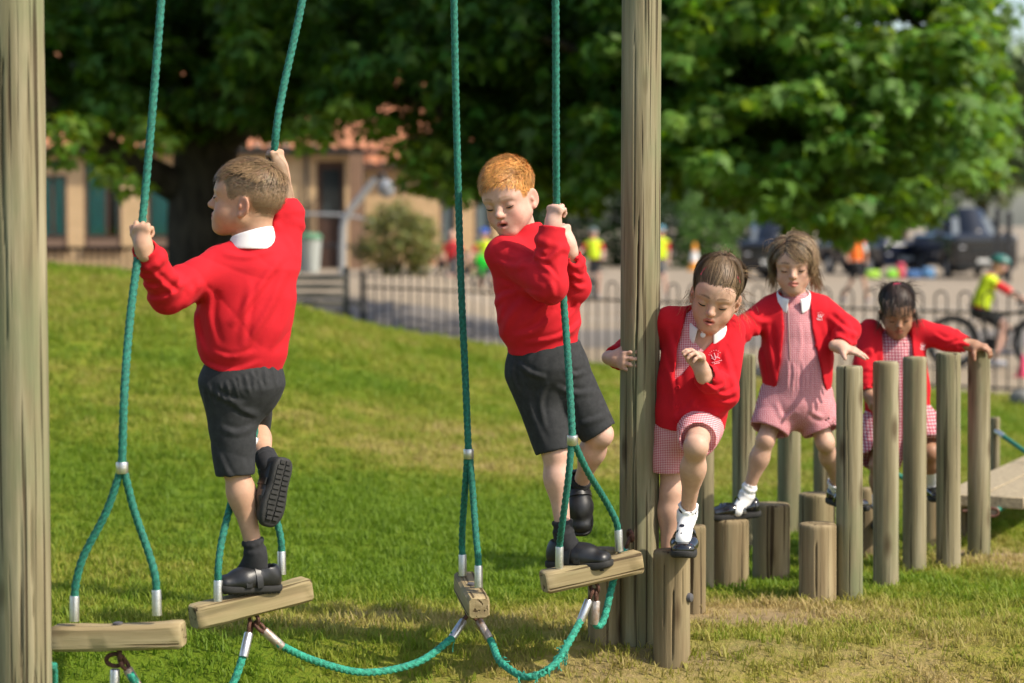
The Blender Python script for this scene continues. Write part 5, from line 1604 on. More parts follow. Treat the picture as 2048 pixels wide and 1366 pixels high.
def skin_colour(V, c, M, sc, base, brow, flush=1.0, lip=None, browz=0.0165, mouth=0, scalp=None):
    base = A(base); C = np.tile(base, (len(V), 1))
    q = (V - A(c)) @ M / sc
    x, y, z = q[:, 0] / HX, q[:, 1], q[:, 2]
    near = np.abs(q).max(1) < 0.16
    def mixc(m, col):
        nonlocal C
        m = np.clip(m, 0, 1)[:, None]; C = C * (1 - m) + A(col) * m
    front = (y > 0.03) & near
    bump = lambda cx, cy, cz, r: np.exp(-(((np.abs(x) - cx) / r) ** 2 + ((y - cy) / (r * 1.4)) ** 2 + ((z - cz) / r) ** 2))
    mixc(bump(0.040, 0.06, -0.040, 0.022) * 0.42 * flush * near, base * A((1.06, 0.60, 0.58)))
    mixc(bump(0.0, 0.1, -0.03, 0.013) * 0.35 * flush * near, base * A((1.04, 0.65, 0.62)))
    mixc(bump(0.082, -0.01, -0.015, 0.03) * 0.45 * near * (np.abs(x) > 0.073), base * A((1.05, 0.60, 0.55)))
    lipc = lip if lip is not None else (base[0] * 0.86, base[1] * 0.42, base[2] * 0.44)
    zc = -0.0572 + 0.0008
    w = np.clip(1 - (np.abs(x) / 0.0205) ** 2.2, 0, 1)
    lm = front & (y > 0.066) & (np.abs(z - zc) < 0.0105 * w ** 0.6)
    mixc(lm * 0.85, lipc)
    if mouth: mixc((front & (y > 0.055) & (y < 0.0815 - 0.2 * np.abs(x)) & (np.abs(z - zc + 0.002) < 0.006) & (np.abs(x) < 0.0125)) * 0.8, (0.12, 0.025, 0.025))
    ax = np.abs(x)
    bz = browz + 0.0045 * np.sin(np.clip((ax - 0.006) / 0.040, 0, 1) * 2.6) + 0.0005
    th = 0.0036 * np.clip((ax - 0.010) / 0.004, 0, 1) * np.clip((0.050 - ax) / 0.02, 0, 1)
    mixc(np.clip(1.4 - np.abs(z - bz) / np.maximum(th, 1e-5), 0, 1) * front * 0.75, brow)
    if scalp is not None:
        zf, hc = scalp
        e = z - zf(y, ax) + 0.003 * vnoise(q * 160)
        mixc(np.clip(e / 0.007 + 0.35, 0, 1) * (np.abs(q).max(1) < 0.125) * (z > -0.06) * (ax < 0.0775 + 0.02 * (z > 0.01)), hc)
    # lids a touch darker than the cheek
    mixc((((ax - 0.031) / 0.017) ** 2 + ((z + 0.005) / 0.011) ** 2 < 1) * front * 0.25, base * A((0.86, 0.70, 0.68)))
    return C

def lashes(c, M, sc, parent, openness=0.0, zc=-0.0125):
    w = lambda p: A(c) + M @ (A(p) * sc)
    for s in (-1, 1):
        pts = []
        for t in np.linspace(-1, 1, 11):
            x = 0.0152 * t; z = zc + 0.0028 * t * t + 0.001 * t * s
            k = max(0.02, 1 - (x / 0.0172) ** 2 - ((z + 0.005) / 0.0127) ** 2)
            pts.append(w(((s * 0.031 + x) * HX, 0.0678 + 0.0137 * math.sqrt(k), z)))
        mb = MB(); mb.tube(pts, np.array([0.0006, 0.0010, 0.0013, 0.0015, 0.0016, 0.0017, 0.0017, 0.0016, 0.0014, 0.0011, 0.0007]) * sc * 1.3, 6)
        mb.build('eyelash', M_lash, parent)

# ---- hair: a scalp cap plus many thin tapered locks
def cap_mesh(c, M, sc, zmin, t, h=0.0028, extra=None):
    S = Shape()
    S.ell(A(c) + M @ (A((0, -0.014, 0.024)) * sc), A((0.074 + t[0], 0.090 + t[1], 0.077 + t[2])) * sc, M)
    S.ell(A(c) + M @ (A((0, 0.046, 0.026)) * sc), A((0.056 + t[0] * .8, 0.036 + t[1] * .8, 0.040 + t[2] * .6)) * sc, M, 0.03 * sc)
    if extra: extra(S)
    def cut(p):
        q = (p - A(c)) @ M / sc
        return (q[..., 2] - zmin(q[..., 1], np.abs(q[..., 0]))) * sc
    S.pr.append((lambda p: -cut(p), 0.003, '&'))
    return S.mesh(h)

def locks(roots, nrm, flow, length, lift, width, n_seg, centre, radii, col, drop=0.0, clump=0.55):
    """strands on an ellipsoidal head, local coordinates; flow(p) gives the comb direction"""
    N = len(roots); p = roots.copy(); pts = [p.copy()]
    step = (length / n_seg)[:, None]
    for i in range(n_seg):
        d = flow(p)
        nl = np.linalg.norm(d, axis=1)[:, None]
        d = d + clump * nl * np.stack([vnoise(roots * 55 + 3.1), vnoise(roots * 55 + 17.7), vnoise(roots * 55 + 41.3)], 1)
        n = (p - centre) / radii ** 2; n /= np.linalg.norm(n, axis=1)[:, None]
        d = d - n * np.sum(d * n, 1)[:, None]; d /= np.linalg.norm(d, axis=1)[:, None] + 1e-9
        f = (i + 1) / n_seg
        d = d + n * (lift * (1 - f) ** 0.5)[:, None] + A((0, 0, -drop)) * f
        d /= np.linalg.norm(d, axis=1)[:, None]
        p = p + d * step
        k = np.linalg.norm((p - centre) / radii, axis=1)
        m = np.maximum(1.0 / np.maximum(k, 1e-6), 1.0)
        p = centre + (p - centre) * m[:, None]
        pts.append(p.copy())
    return np.stack(pts, 1)

def strands_mesh(Ls, nout, width, col, colvar=0.25):
    """Ls (N,K,3) polylines, nout (N,3) outward; ribbons with a slight roof so that they catch light"""
    N, K, _ = Ls.shape
    T = np.gradient(Ls, axis=1); T /= np.linalg.norm(T, axis=2)[..., None] + 1e-9
    s = np.cross(T, nout[:, None, :]); s /= np.linalg.norm(s, axis=2)[..., None] + 1e-9
    up = np.cross(s, T)
    taper = np.linspace(1.0, 0.25, K)[None, :, None]
    w = np.broadcast_to(np.asarray(width).reshape(-1, 1, 1), (N, 1, 1)) * taper
    V = np.stack([Ls - s * w, Ls + s * w], 2)        # N,K,2,3
    a = (np.arange(N)[:, None] * (K * 2) + np.arange(K - 1)[None, :] * 2).ravel()
    F = np.stack([a, a + 1, a + 3, a + 2], 1)
    c = A(col)[None] * (1 + colvar * rng.randn(N, 1)) * (1 + 0.45 * vnoise(Ls[:, 0] * A((70, 45, 60)))[:, None]) * (1 + 0.06 * rng.randn(N, 3))
    C = np.repeat(np.clip(c, 0.003, 1), K * 2, 0)
    root_dark = np.tile(np.linspace(0.85, 1.1, K)[:, None].repeat(2, 1).ravel(), N)[:, None]
    return V.reshape(-1, 3), F, C * root_dark

def scalp_points(n, zmin, centre, radii):
    out = []
    while sum(len(o) for o in out) < n:
        d = rng.randn(n * 2, 3); d /= np.linalg.norm(d, axis=1)[:, None]
        p = centre + d * radii
        out.append(p[p[:, 2] > zmin(p[:, 1], np.abs(p[:, 0])) + 0.010 * (rng.rand(len(p)) ** 2 - 0.35)])
    o = np.concatenate(out)[:n]
    return o

def hair_obj(parent, c, M, sc, parts, cap=None, capcol=(0.2, 0.1, 0.05)):
    Vs, Fs, Cs = [], [], []; n = 0
    if cap is not None:
        V, F = cap; Vs.append(V); Fs.append(F)
        Cs.append(A(capcol)[None] * (1 + 0.25 * vnoise(((V - A(c)) @ M / sc) * A((160, 60, 60))))[:, None]); n += len(V)
    for V, F, C in parts:
        Vs.append(A(c) + (V * sc) @ M.T); Fs.append(F + n); Cs.append(C); n += len(V)
    return obj_np('hair', np.concatenate(Vs), [np.concatenate(Fs)], M_hair, parent, None, True, np.clip(np.concatenate(Cs), 0.002, 1))

HC_, HR_ = A((0, -0.011, 0.025)), A((0.0775 * HX, 0.0975, 0.0815))
BOYLINE = ([-0.12, -0.085, -0.05, -0.035, -0.022, 0.006, 0.020, 0.036, 0.046, 0.058, 0.072, 0.1], [-0.050, -0.048, -0.036, -0.020, 0.008, 0.010, -0.004, -0.002, 0.030, 0.046, 0.056, 0.064])
def boyline(y, ax): return np.interp(y, *BOYLINE)

def crumple(seed, amp=0.006, axis=(0, 0, 1), f1=7.0, f2=17.0, mask=None):
    """cloth folds: soft ridges with sharper valleys, stretched along an axis"""
    ax = unit(axis); ax2 = unit(A((-ax[2], ax[1] * 0.3, ax[0] + 0.4))); o = A((seed * 3.7, seed * 1.3, seed * 7.1))
    def f(p):
        q = p - (p @ ax)[..., None] * ax * 0.84
        r = p - (p @ ax2)[..., None] * ax2 * 0.80
        n0 = vnoise(p * 4 + o * 3)
        n1 = vnoise(q * f1 + o + 0.5 * n0[..., None]); n2 = vnoise(q * f2 + o * 2 + 0.8 * n1[..., None]); n3 = vnoise(r * f2 * 0.8 + o * 4 + 0.7 * n0[..., None])
        w = np.clip(0.5 + 1.3 * n0, 0, 1)
        d = -(np.abs(n1) - 0.26) * amp * 1.2 - (np.sqrt(np.abs(n2) + 0.003) - 0.45) * amp * 0.75 * w - (np.sqrt(np.abs(n3) + 0.003) - 0.45) * amp * 0.75 * (1 - w)
        if mask is not None: d = d * mask(p)
        return d
    return f

def sleeve(S, sh, el, wr, r=(0.052, 0.045, 0.036), cuff=0.030, stop=0.02, k=0.03, hollow=True, folds=3):
    sh, el, wr = A(sh), A(el), A(wr)
    d = unit(wr - el); end = wr - d * stop
    c0 = end - d * 0.038
    r = [q * 0.87 for q in r]; S.cone(sh, el, r[0], r[1], k)
    S.cone(el, c0, r[1], r[2] + 0.004, 0.022)
    S.loft(c0 - d * 0.006, end, np.cross(d, (0.3, 0.2, 0.9)), (cuff + 0.001, cuff + 0.001), (cuff, cuff), 0.008, False, True)
    bis = unit((sh - el) / np.linalg.norm(sh - el) + (wr - el) / np.linalg.norm(wr - el) + 1e-3)
    # bunching at the elbow and above the cuff
    for i in range(folds):
        t = -0.3 + 0.6 * i / max(folds - 1, 1)
        c = el + (sh - el) * max(-t, 0) + (wr - el) * max(t, 0)
        side = unit(np.cross(sh - el, wr - el) + 1e-4)
        cc = c + bis * r[1] * 0.62
        S.cone(cc - side * 0.03 + rng.randn(3) * 0.003, cc + side * 0.03 + rng.randn(3) * 0.003, 0.010, 0.010, 0.016)
    for i in range(2):
        c = c0 - d * (0.006 + 0.02 * i); a = unit(np.cross(d, rng.randn(3))); b = np.cross(d, a); rr = r[2] - 0.001
        tilt = d * 0.010
        ring = [c + (a * math.cos(t) + b * math.sin(t)) * rr + tilt * math.sin(t + i) for t in np.linspace(0, 5.2, 9)]
        for q0, q1 in zip(ring[:-1], ring[1:]): S.cone(q0, q1, 0.0075, 0.0075, 0.012)
    if hollow:
        S.cone(end - d * 0.022, end + d * 0.05, cuff - 0.006, cuff - 0.005, 0.002, '-')

def drape(Y0, lines, front=-1.0, noise=None, yc=None):
    """pulled folds: each line (points, width mm, height mm) raises a long soft ridge with a crease beside it,
    on the side of the garment that faces `front` along y"""
    LL = []
    for pts, w, a in lines:
        q = smooth_pts([A(P(u, v, Y0))[[0, 2, 2]] for u, v in pts], 14)[:, :2]
        LL.append((q, w / 1000.0, a / 1000.0))
    yc = Y0 if yc is None else yc
    def f(p):
        x, z = p[..., 0], p[..., 2]
        m = np.clip((p[..., 1] - yc) * front / 0.03 + 0.6, 0, 1)
        d = noise(p) if noise is not None else 0.0
        for q, w, a in LL:
            best = np.full(x.shape, 9.0); sg = np.zeros(x.shape); tt = np.zeros(x.shape)
            lo = q.min(0) - 4 * w; hi = q.max(0) + 4 * w
            inn = (x > lo[0]) & (x < hi[0]) & (z > lo[1]) & (z < hi[1]) & (m > 0)
            if not inn.any(): continue
            xi, zi = x[inn], z[inn]; bi = np.full(xi.shape, 9.0); si = np.zeros(xi.shape); ti = np.zeros(xi.shape)
            for i in range(len(q) - 1):
                e = q[i + 1] - q[i]; l2 = e @ e + 1e-12
                t = np.clip(((xi - q[i, 0]) * e[0] + (zi - q[i, 1]) * e[1]) / l2, 0, 1)
                dx = xi - q[i, 0] - t * e[0]; dz = zi - q[i, 1] - t * e[1]
                dd = np.sqrt(dx * dx + dz * dz); b = dd < bi
                bi = np.where(b, dd, bi); si = np.where(b, np.sign(e[0] * dz - e[1] * dx), si); ti = np.where(b, (i + t) / (len(q) - 1), ti)
            s = bi * si / w
            env = np.sin(np.clip(ti, 0, 1) * math.pi) ** 0.55
            h = (np.exp(-s * s) - 0.75 * np.exp(-((s - 1.35) / 0.75) ** 2) - 0.25 * np.exp(-((s + 1.6) / 0.9) ** 2)) * a * env
            dn = np.zeros(x.shape); dn[inn] = h; d = d - dn * m
        return d
    return f

def fold(S, a, b, r, k=0.02, bow=0.25):
    """a soft ridge of cloth that starts and ends flush with the surface"""
    a, b = A(a), A(b); L = np.linalg.norm(b - a); side = unit(np.cross(b - a, (0.1, -1, 0.1)))
    pts = [a + (b - a) * t + side * L * bow * 0.3 * math.sin(t * 3.0) for t in np.linspace(0, 1, 6)]
    rr = r * A((0.15, 0.7, 1.0, 0.95, 0.6, 0.1))
    for i in range(5): S.cone(pts[i], pts[i + 1], rr[i], rr[i + 1], k)

def shorts_leg(S, hip, knee, hem_t, r0, r1, k=0.02, depth=0.92):
    hip, knee = A(hip), A(knee); d = knee - hip; e = hip + d * hem_t; n = unit(d)
    side = unit(np.cross(n, (0.05, 1, 0.02)))
    S.loft(hip, e, side, (r0, r0 * depth), (r1, r1 * depth), k, False, True)
    return e, n, side

def hollow_hem(S, e, n, side, r1, depth=0.92, d=0.03):
    S.loft(e - n * d, e + n * 0.05, side, (r1 - 0.0065, r1 * depth - 0.0065), (r1 - 0.0055, r1 * depth - 0.0055), 0.002, True, True, '-')

def leg(S, hip, knee, ankle, sc=1.0):
    hip, knee, ankle = A(hip), A(knee), A(ankle); sc = sc * 0.94
    S.cone(hip, knee, 0.052 * sc, 0.0355 * sc, 0.02)
    d = unit(ankle - knee)
    S.cone(knee, knee + (ankle - knee) * 0.3, 0.034 * sc, 0.0335 * sc, 0.02)
    S.cone(knee + (ankle - knee) * 0.3, ankle, 0.0335 * sc, 0.0215 * sc, 0.02)
    th = unit(knee - hip)
    bend = unit(th - d + 1e-4)
    S.ell(knee + bend * 0.008, (0.028 * sc, 0.026 * sc, 0.030 * sc), None, 0.018)
    back = -bend if np.linalg.norm(th - d) > 0.25 else A((0, 0, 0))
    s1 = unit(np.cross(d, (0.1, 1, 0.2)))
    S.ell(knee + (ankle - knee) * 0.32 + back * 0.009, A((0.034, 0.034, 0.058)) * sc, np.stack([s1, np.cross(d, s1), d], 1), 0.025)

def sock(name, ankle, knee, m, parent, top=0.075, r=0.031, foot=None, loose=True):
    ankle, knee = A(ankle), A(knee); d = unit(knee - ankle)
    S = Shape(); side = unit(np.cross(d, (0.1, 1, 0.1)))
    S.loft(ankle - d * 0.03, ankle + d * top, side, (r * 0.95, r), (r * 1.05, r * 1.05), 0.01, False, True)
    if foot is not None: S.cone(ankle, foot, r, r * 0.9, 0.02)
    for i in range(2 if loose else 0):
        c = ankle + d * (0.012 + 0.022 * i); a = side; b = np.cross(d, a)
        ring = [c + (a * math.cos(t) + b * math.sin(t)) * (r * 0.99) + d * 0.004 * math.sin(2 * t + i) for t in np.linspace(0, 6.283, 12)]
        for q0, q1 in zip(ring[:-1], ring[1:]): S.cone(q0, q1, 0.0042, 0.0042, 0.006)
    S.loft(ankle + d * (top - 0.02), ankle + d * (top + 0.05), side, (r * 0.86, r * 0.86), (r * 0.86, r * 0.86), 0.001, True, True, '-')
    V, F = S.mesh(0.0035)
    return obj_np(name, V, [F], m, parent)

def shoe(parent, heel_c, F, U, style, sc=1.0, name='shoe'):
    """heel_c: point under the ankle on the sole plane; F toe direction, U up from the sole"""
    F = unit(F); U = unit(A(U) - F * (A(U) @ F)); X = np.cross(F, U)
    M = np.stack([X, F, U], 1)
    w = lambda x, y, z: A(heel_c) + M @ (A((x, y, z)) * sc)
    S = Shape(); hv = 1.0 if style == 'velcro' else 0.80
    # upper
    S.loft(w(0, -0.018, 0.032), w(0, 0.050, 0.030), X, (0.028 * sc, 0.027 * sc), (0.033 * sc, hv * 0.024 * sc), 0.03 * sc)
    S.loft(w(0, 0.050, 0.028), w(0, 0.104, 0.024), X, (0.034 * sc, hv * 0.026 * sc), (0.031 * sc, hv * 0.023 * sc), 0.03 * sc)
    S.ell(w(0, -0.036, 0.032), (0.027 * sc, 0.018 * sc, 0.032 * sc), M, 0.02)
    if style == 'velcro':
        S.cone(w(0, 0.0, 0.044), w(0, -0.012, 0.058), 0.031 * sc, 0.031 * sc, 0.02)
        S.ell(w(0, 0.045, 0.048), (0.024 * sc, 0.040 * sc, 0.016 * sc), M, 0.02)
        S.cone(w(0, -0.010, 0.060), w(0, -0.016, 0.13), 0.0265 * sc, 0.028 * sc, 0.004, '-')
    else:
        S.ell(w(0, 0.038, 0.062), (0.028 * sc, 0.036 * sc, 0.028 * sc), M, 0.006, '-')
        S.cone(w(0, -0.006, 0.052), w(0, -0.010, 0.12), 0.027 * sc, 0.030 * sc, 0.006, '-')
    cut = lambda p: ((p - A(heel_c)) @ U) - 0.012 * sc
    S.pr.append((lambda p: -cut(p), 0.003, '&'))
    V, F_ = S.mesh(0.003)
    up = obj_np(name, V, [F_], M_shoe if style == 'velcro' else M_patent, parent)
    OUT = [(0.0, -0.058), (0.017, -0.055), (0.028, -0.044), (0.0315, -0.022), (0.031, 0.0), (0.031, 0.022), (0.035, 0.05), (0.0375, 0.075), (0.0355, 0.10), (0.027, 0.121), (0.013, 0.131)]
    OUT = OUT + [(-x, y) for x, y in OUT[::-1] if x > 0]
    O2 = A(smooth_pts([(x, y, 0) for x, y in OUT + OUT[:1]], 56))[:-1, :2]; n = len(O2); ctr = A((0, 0.035)); V = []
    prof = ((0.86, -0.0025), (0.95, 0.0), (1.0, 0.004), (1.0, 0.013), (0.975, 0.017), (0.80, 0.018))
    for f, z in prof:
        for x, y in O2: V.append(w(x * f, ctr[1] + (y - ctr[1]) * (1 - (1 - f) * 0.55), z + 0.006 * max(0, (y - 0.09) / 0.04) ** 1.5))
    Fq = [(i * n + j, i * n + (j + 1) % n, (i + 1) * n + (j + 1) % n, (i + 1) * n + j) for i in range(len(prof) - 1) for j in range(n)]
    mb = MB(); mb.add(V, Fq + [tuple(range(n - 1, -1, -1)), tuple((len(prof) - 1) * n + j for j in range(n))]); mb.build('sole', M_sole, up)
    if style == 'velcro':
        mb = MB()
        for i in range(12):
            y = -0.045 + 0.0138 * i
            hw_ = np.interp(y, [-0.05, -0.03, 0.02, 0.07, 0.115], [0.016, 0.024, 0.024, 0.030, 0.018])
            for sx in (-1, 1): mb.box(w(sx * hw_ * 0.52, y, -0.0035 + 0.006 * max(0, (y - 0.09) / 0.04) ** 1.5), (hw_ * 0.86 * sc, 0.0095 * sc, 0.005 * sc), M)
        mb.build('tread', M_sole, up, smooth=False)['kind'] = 'stuff'
    def strap(y, z, wd, rx, lean=0.0):
        mb = MB(); pts = []
        for t in np.linspace(-0.15, math.pi + 0.15, 13):
            pts.append(w(rx * math.cos(t), y + lean * (1 - math.sin(t)), 0.022 + z * math.sin(t)))
        pts = A(pts); T = np.gradient(pts, axis=0); T /= np.linalg.norm(T, axis=1)[:, None]
        out = pts - w(0, y, 0.02); out -= T * np.sum(out * T, 1)[:, None]; out /= np.linalg.norm(out, axis=1)[:, None]
        sd = np.cross(T, out); h = wd / 2 * sc; tk = 0.0022 * sc
        Vv = np.concatenate([pts - sd * h - out * tk, pts + sd * h - out * tk, pts + sd * h * 0.9 + out * tk, pts - sd * h * 0.9 + out * tk]); n = len(pts)
        Fv = []
        for a, b in ((0, 1), (1, 2), (2, 3), (3, 0)):
            for i in range(n - 1): Fv.append((a * n + i, b * n + i, b * n + i + 1, a * n + i + 1))
        Fv += [(0, 3 * n, 2 * n, n), (n - 1, 2 * n - 1, 3 * n - 1, 4 * n - 1)]
        mb.add(Vv, Fv); mb.build('strap', M_shoe if style == 'velcro' else M_patent, up)
    if style == 'velcro':
        strap(0.020, 0.054, 0.020, 0.037, -0.006); strap(0.050, 0.043, 0.019, 0.0385, -0.004)
    else:
        strap(0.018, 0.047, 0.012, 0.034, -0.01)
        S = Shape(); S.ell(w(0.006, 0.075, 0.046), (0.007 * sc, 0.004 * sc, 0.004 * sc), M); S.ell(w(-0.006, 0.075, 0.046), (0.007 * sc, 0.004 * sc, 0.004 * sc), M); S.cone(w(-0.01, 0.073, 0.045), w(0.01, 0.073, 0.045), 0.003 * sc, 0.003 * sc)
        V, F_ = S.mesh(0.0022); obj_np('bow', V, [F_], M_patent, up)
    return up

def collar(parent, nb, ax, front, m, r=0.052, h=0.036, flaps=True, gap=0.35, th=0.005, drop=0.3):
    """turned down collar round a neck: nb centre, ax neck axis, front direction"""
    nb = A(nb); ax = unit(ax); fr = unit(A(front) - ax * (A(front) @ ax)); sd = np.cross(fr, ax)
    ts = np.linspace(gap, 2 * math.pi - gap, 48); V = []; K = 7
    for t in ts:
        d = fr * math.cos(t) + sd * math.sin(t); f = 0.5 + 0.5 * math.cos(t)     # 1 at the front
        top = h * (0.80 - 0.55 * f); low = -h * drop * (0.55 + 0.25 * (1 - f)) - (0.030 * max(0, f - 0.72) / 0.28 if flaps else 0)
        prof = [(0.90, top * 0.3), (0.93, top * 0.92), (0.955, top), (0.985, top * 0.97), (1.03, top * 0.6), (1.10, low * 0.2 + top * 0.12), (1.155 + 0.06 * f, low)]
        wv = 0.006 * math.sin(t * 5 + 1)
        for k, (rr, zz) in enumerate(prof):
            V.append(nb + d * r * (rr + wv * (k > 3)) + ax * zz)
    V = A(V); n = len(ts)
    i, j = np.meshgrid(np.arange(n - 1), np.arange(K - 1), indexing='ij'); a = (i * K + j).ravel()
    o = obj_np('collar', V, [np.stack([a, a + 1, a + K + 1, a + K], 1)], m, parent)
    sm = o.modifiers.new('thickness', 'SOLIDIFY'); sm.thickness = 0.0035; sm.offset = 0
    ss = o.modifiers.new('smooth', 'SUBSURF'); ss.levels = 1; ss.render_levels = 1
    return o

def person(name_label, S, h, c, M, sc, skin, brow, origin, flush=1.0, lip=None, mouth=0, scalp=None, fine=()):
    V, F = S.mesh(h); V = relax(V, F, 1, 0.35)
    C = skin_colour(V, c, M, sc, SKINS[skin], brow, flush, lip, mouth=mouth, scalp=scalp)
    o = obj_np('person', V, [F], M_skin, None, origin, True, C)
    # the body under the clothes needs far fewer faces than face and hands
    vg = o.vertex_groups.new(name='plain'); Vl = V - A(c); near = np.linalg.norm(Vl, axis=1) < 0.16
    for q in fine: near |= np.linalg.norm(V - A(q), axis=1) < 0.13
    vg.add(np.nonzero(~near)[0].tolist(), 1.0, 'REPLACE')
    dm = o.modifiers.new('thin_out', 'DECIMATE'); dm.ratio = float(near.mean() + 0.22 * (1 - near.mean())); dm.vertex_group = 'plain'
    tag(o, name_label, 'person', 'children playing on the trim trail')
    return o
# =================================================================== boy with his back turned
def px(u, v, Y): return A(P(u, v, Y))
Yb = 5.75
c = px(494, 397, Yb); sc = 0.95
M = headframe((-0.97, 0.13, 0.12), R(-3))
S = Shape()
add_head(S, c, M, sc)
neck = px(508, 492, Yb + 0.005)
S.cone(c + M @ (A((0, -0.03, -0.05)) * sc), neck + A((0, 0, -0.02)), 0.041, 0.044, 0.02)
shL, shR = px(436, 533, Yb - 0.03), px(562, 514, Yb + 0.05)
elL, wrL = px(337, 590, Yb - 0.14), px(287, 494, 5.46)
elR, wrR = px(572, 430, Yb + 0.07), px(560, 338, Yb + 0.08)
S.cone(shL, elL, 0.035, 0.030); S.cone(elL, wrL, 0.030, 0.021)
S.cone(shR, elR, 0.035, 0.030); S.cone(elR, wrR, 0.030, 0.021)
add_hand(S, wrL, (-0.12, 0.03, 0.98), (-0.42, -0.90, 0.0), -1, 0.94, per=((35, 70, 50), (62, 80, 50), (70, 85, 50), (75, 85, 50)), thumb=(0.55, 0.85, -0.10), thumb2=(0.25, 0.95, -0.2))
add_hand(S, wrR, (-0.20, -0.02, 0.97), (0.75, -0.62, 0.1), 1, 0.90, curl=(75, 85, 55), thumb=(0.2, 0.8, -0.55), thumb2=(-0.5, 0.6, -0.5))
chest = px(503, 560, Yb + 0.01); pel = px(484, 745, Yb + 0.02)
S.loft(neck - A((0, 0, 0.03)), pel, (1, 0.1, 0.1), (0.075, 0.055), (0.085, 0.065), 0.03)
hipA, knA, anA = px(460, 770, Yb), px(470, 930, Yb - 0.01), px(512, 1112, Yb - 0.005)
hipB, knB, anB = px(514, 748, Yb + 0.06), px(505, 856, Yb + 0.22), px(536, 925, Yb + 0.03)
leg(S, hipA, knA, anA, 0.95); leg(S, hipB, knB, anB, 0.92)
S.cone(anA, px(490, 1156, Yb - 0.01), 0.021, 0.018); S.cone(anB, px(546, 955, Yb + 0.0), 0.021, 0.016)
boy1 = person('boy with short brown hair and his back turned, standing on the second swing step', S, 0.0025, c, M, sc, 'tan', (0.16, 0.09, 0.045), px(505, 1185, Yb), 0.8, scalp=(boyline, (0.27, 0.175, 0.105)), fine=(wrL, wrR))
lashes(c, M, sc, boy1, zc=-0.0075)
DR1 = [([(570, 508), (535, 560), (500, 610), (470, 650)], 11, 6.5), ([(572, 545), (548, 610), (505, 680), (470, 715)], 10, 5.5), ([(585, 590), (570, 650), (545, 700)], 9, 4.5),
       ([(392, 620), (398, 660), (415, 705)], 10, 5), ([(430, 575), (425, 630), (440, 690)], 12, 4.5), ([(510, 560), (500, 620), (492, 690)], 10, 3.5), ([(450, 505), (500, 512), (552, 500)], 8, 3.5),
       ([(336, 535), (352, 560), (372, 585)], 8, 5), ([(308, 592), (340, 596), (385, 580)], 9, 5.5), ([(300, 560), (330, 572), (360, 566)], 8, 5), ([(400, 548), (370, 585), (345, 618)], 9, 4), ([(420, 560), (395, 600), (385, 625)], 9, 4),
       ([(400, 715), (440, 735), (480, 738), (530, 720)], 8, 4), ([(430, 700), (470, 712), (520, 700)], 8, 3), ([(578, 440), (592, 460), (600, 478)], 8, 5), ([(570, 470), (585, 490), (598, 520)], 9, 4.5)]
DR2 = [([(1068, 508), (1090, 518), (1122, 492)], 8, 6), ([(1071, 522), (1092, 536), (1110, 560)], 8, 6), ([(1076, 540), (1098, 560), (1104, 590)], 9, 4.5), ([(985, 520), (1030, 532), (1066, 520)], 10, 4), ([(990, 560), (1040, 580), (1090, 590)], 10, 3.5), ([(1000, 478), (1030, 490), (1064, 506)], 8, 4.5),
       ([(986, 610), (1008, 590), (1035, 584)], 9, 6), ([(1003, 676), (1018, 632), (1050, 596)], 12, 7), ([(1030, 672), (1075, 655), (1112, 620)], 11, 5.5), ([(1046, 684), (1100, 676), (1150, 660)], 8, 4), ([(1122, 672), (1148, 656), (1168, 640)], 9, 6), ([(1128, 640), (1148, 620), (1158, 606)], 9, 5.5), ([(1060, 640), (1085, 612), (1120, 600)], 10, 4), ([(994, 650), (1002, 630), (1004, 610)], 8, 4.5),
       ([(1140, 545), (1155, 556), (1170, 552)], 8, 5), ([(1140, 560), (1156, 574), (1172, 572)], 8, 5), ([(1132, 520), (1146, 532), (1160, 528)], 7, 4.5)]
DS1 = [([(415, 765), (450, 790), (500, 805)], 8, 4), ([(520, 830), (490, 815), (460, 790)], 8, 4), ([(445, 850), (480, 862), (515, 850)], 9, 4), ([(440, 900), (455, 930), (470, 955)], 8, 3)] + [([(412 + 12 * i, 776 - 5.0 * i), (414 + 12 * i + 3 * (i % 3), 792 - 4.6 * i), (418 + 12 * i + 6 * (i % 2), 810 - 4.4 * i + 8 * (i % 2))], 4.5, 3.6) for i in range(12)]
DS2 = [([(1030, 720), (1060, 742), (1092, 752)], 8, 4.5), ([(1096, 760), (1080, 800), (1090, 860)], 9, 4), ([(1050, 770), (1066, 830), (1090, 890)], 10, 3), ([(1125, 735), (1150, 748), (1172, 740)], 8, 4.5), ([(1110, 770), (1150, 785), (1190, 780)], 9, 4), ([(1150, 850), (1190, 838), (1222, 828)], 9, 3.5), ([(1026, 716), (1024, 750), (1036, 785)], 8, 4.5), ([(1130, 770), (1140, 830), (1160, 875)], 9, 3)]
# sweatshirt
S = Shape()
sd = unit((1.0, 0.16, 0.13))
S.chain([(px(508, 508, Yb), 0.056, 0.048), (px(507, 535, Yb), 0.096, 0.068), (px(499, 585, Yb), 0.110, 0.080), (px(488, 640, Yb), 0.115, 0.087), (px(480, 690, Yb + 0.005), 0.113, 0.090)], sd, 0.03)
S.loft(px(497, 690, Yb + 0.005), px(477, 744, Yb + 0.01), unit((1, 0.1, 0.37)), (0.098, 0.079), (0.096, 0.078), 0.009, False, True)
sleeve(S, shL, elL, wrL, (0.056, 0.049, 0.038), 0.031, 0.004, 0.045, folds=4)
sleeve(S, shR, elR, wrR, (0.056, 0.045, 0.036), 0.030, 0.085, 0.045)
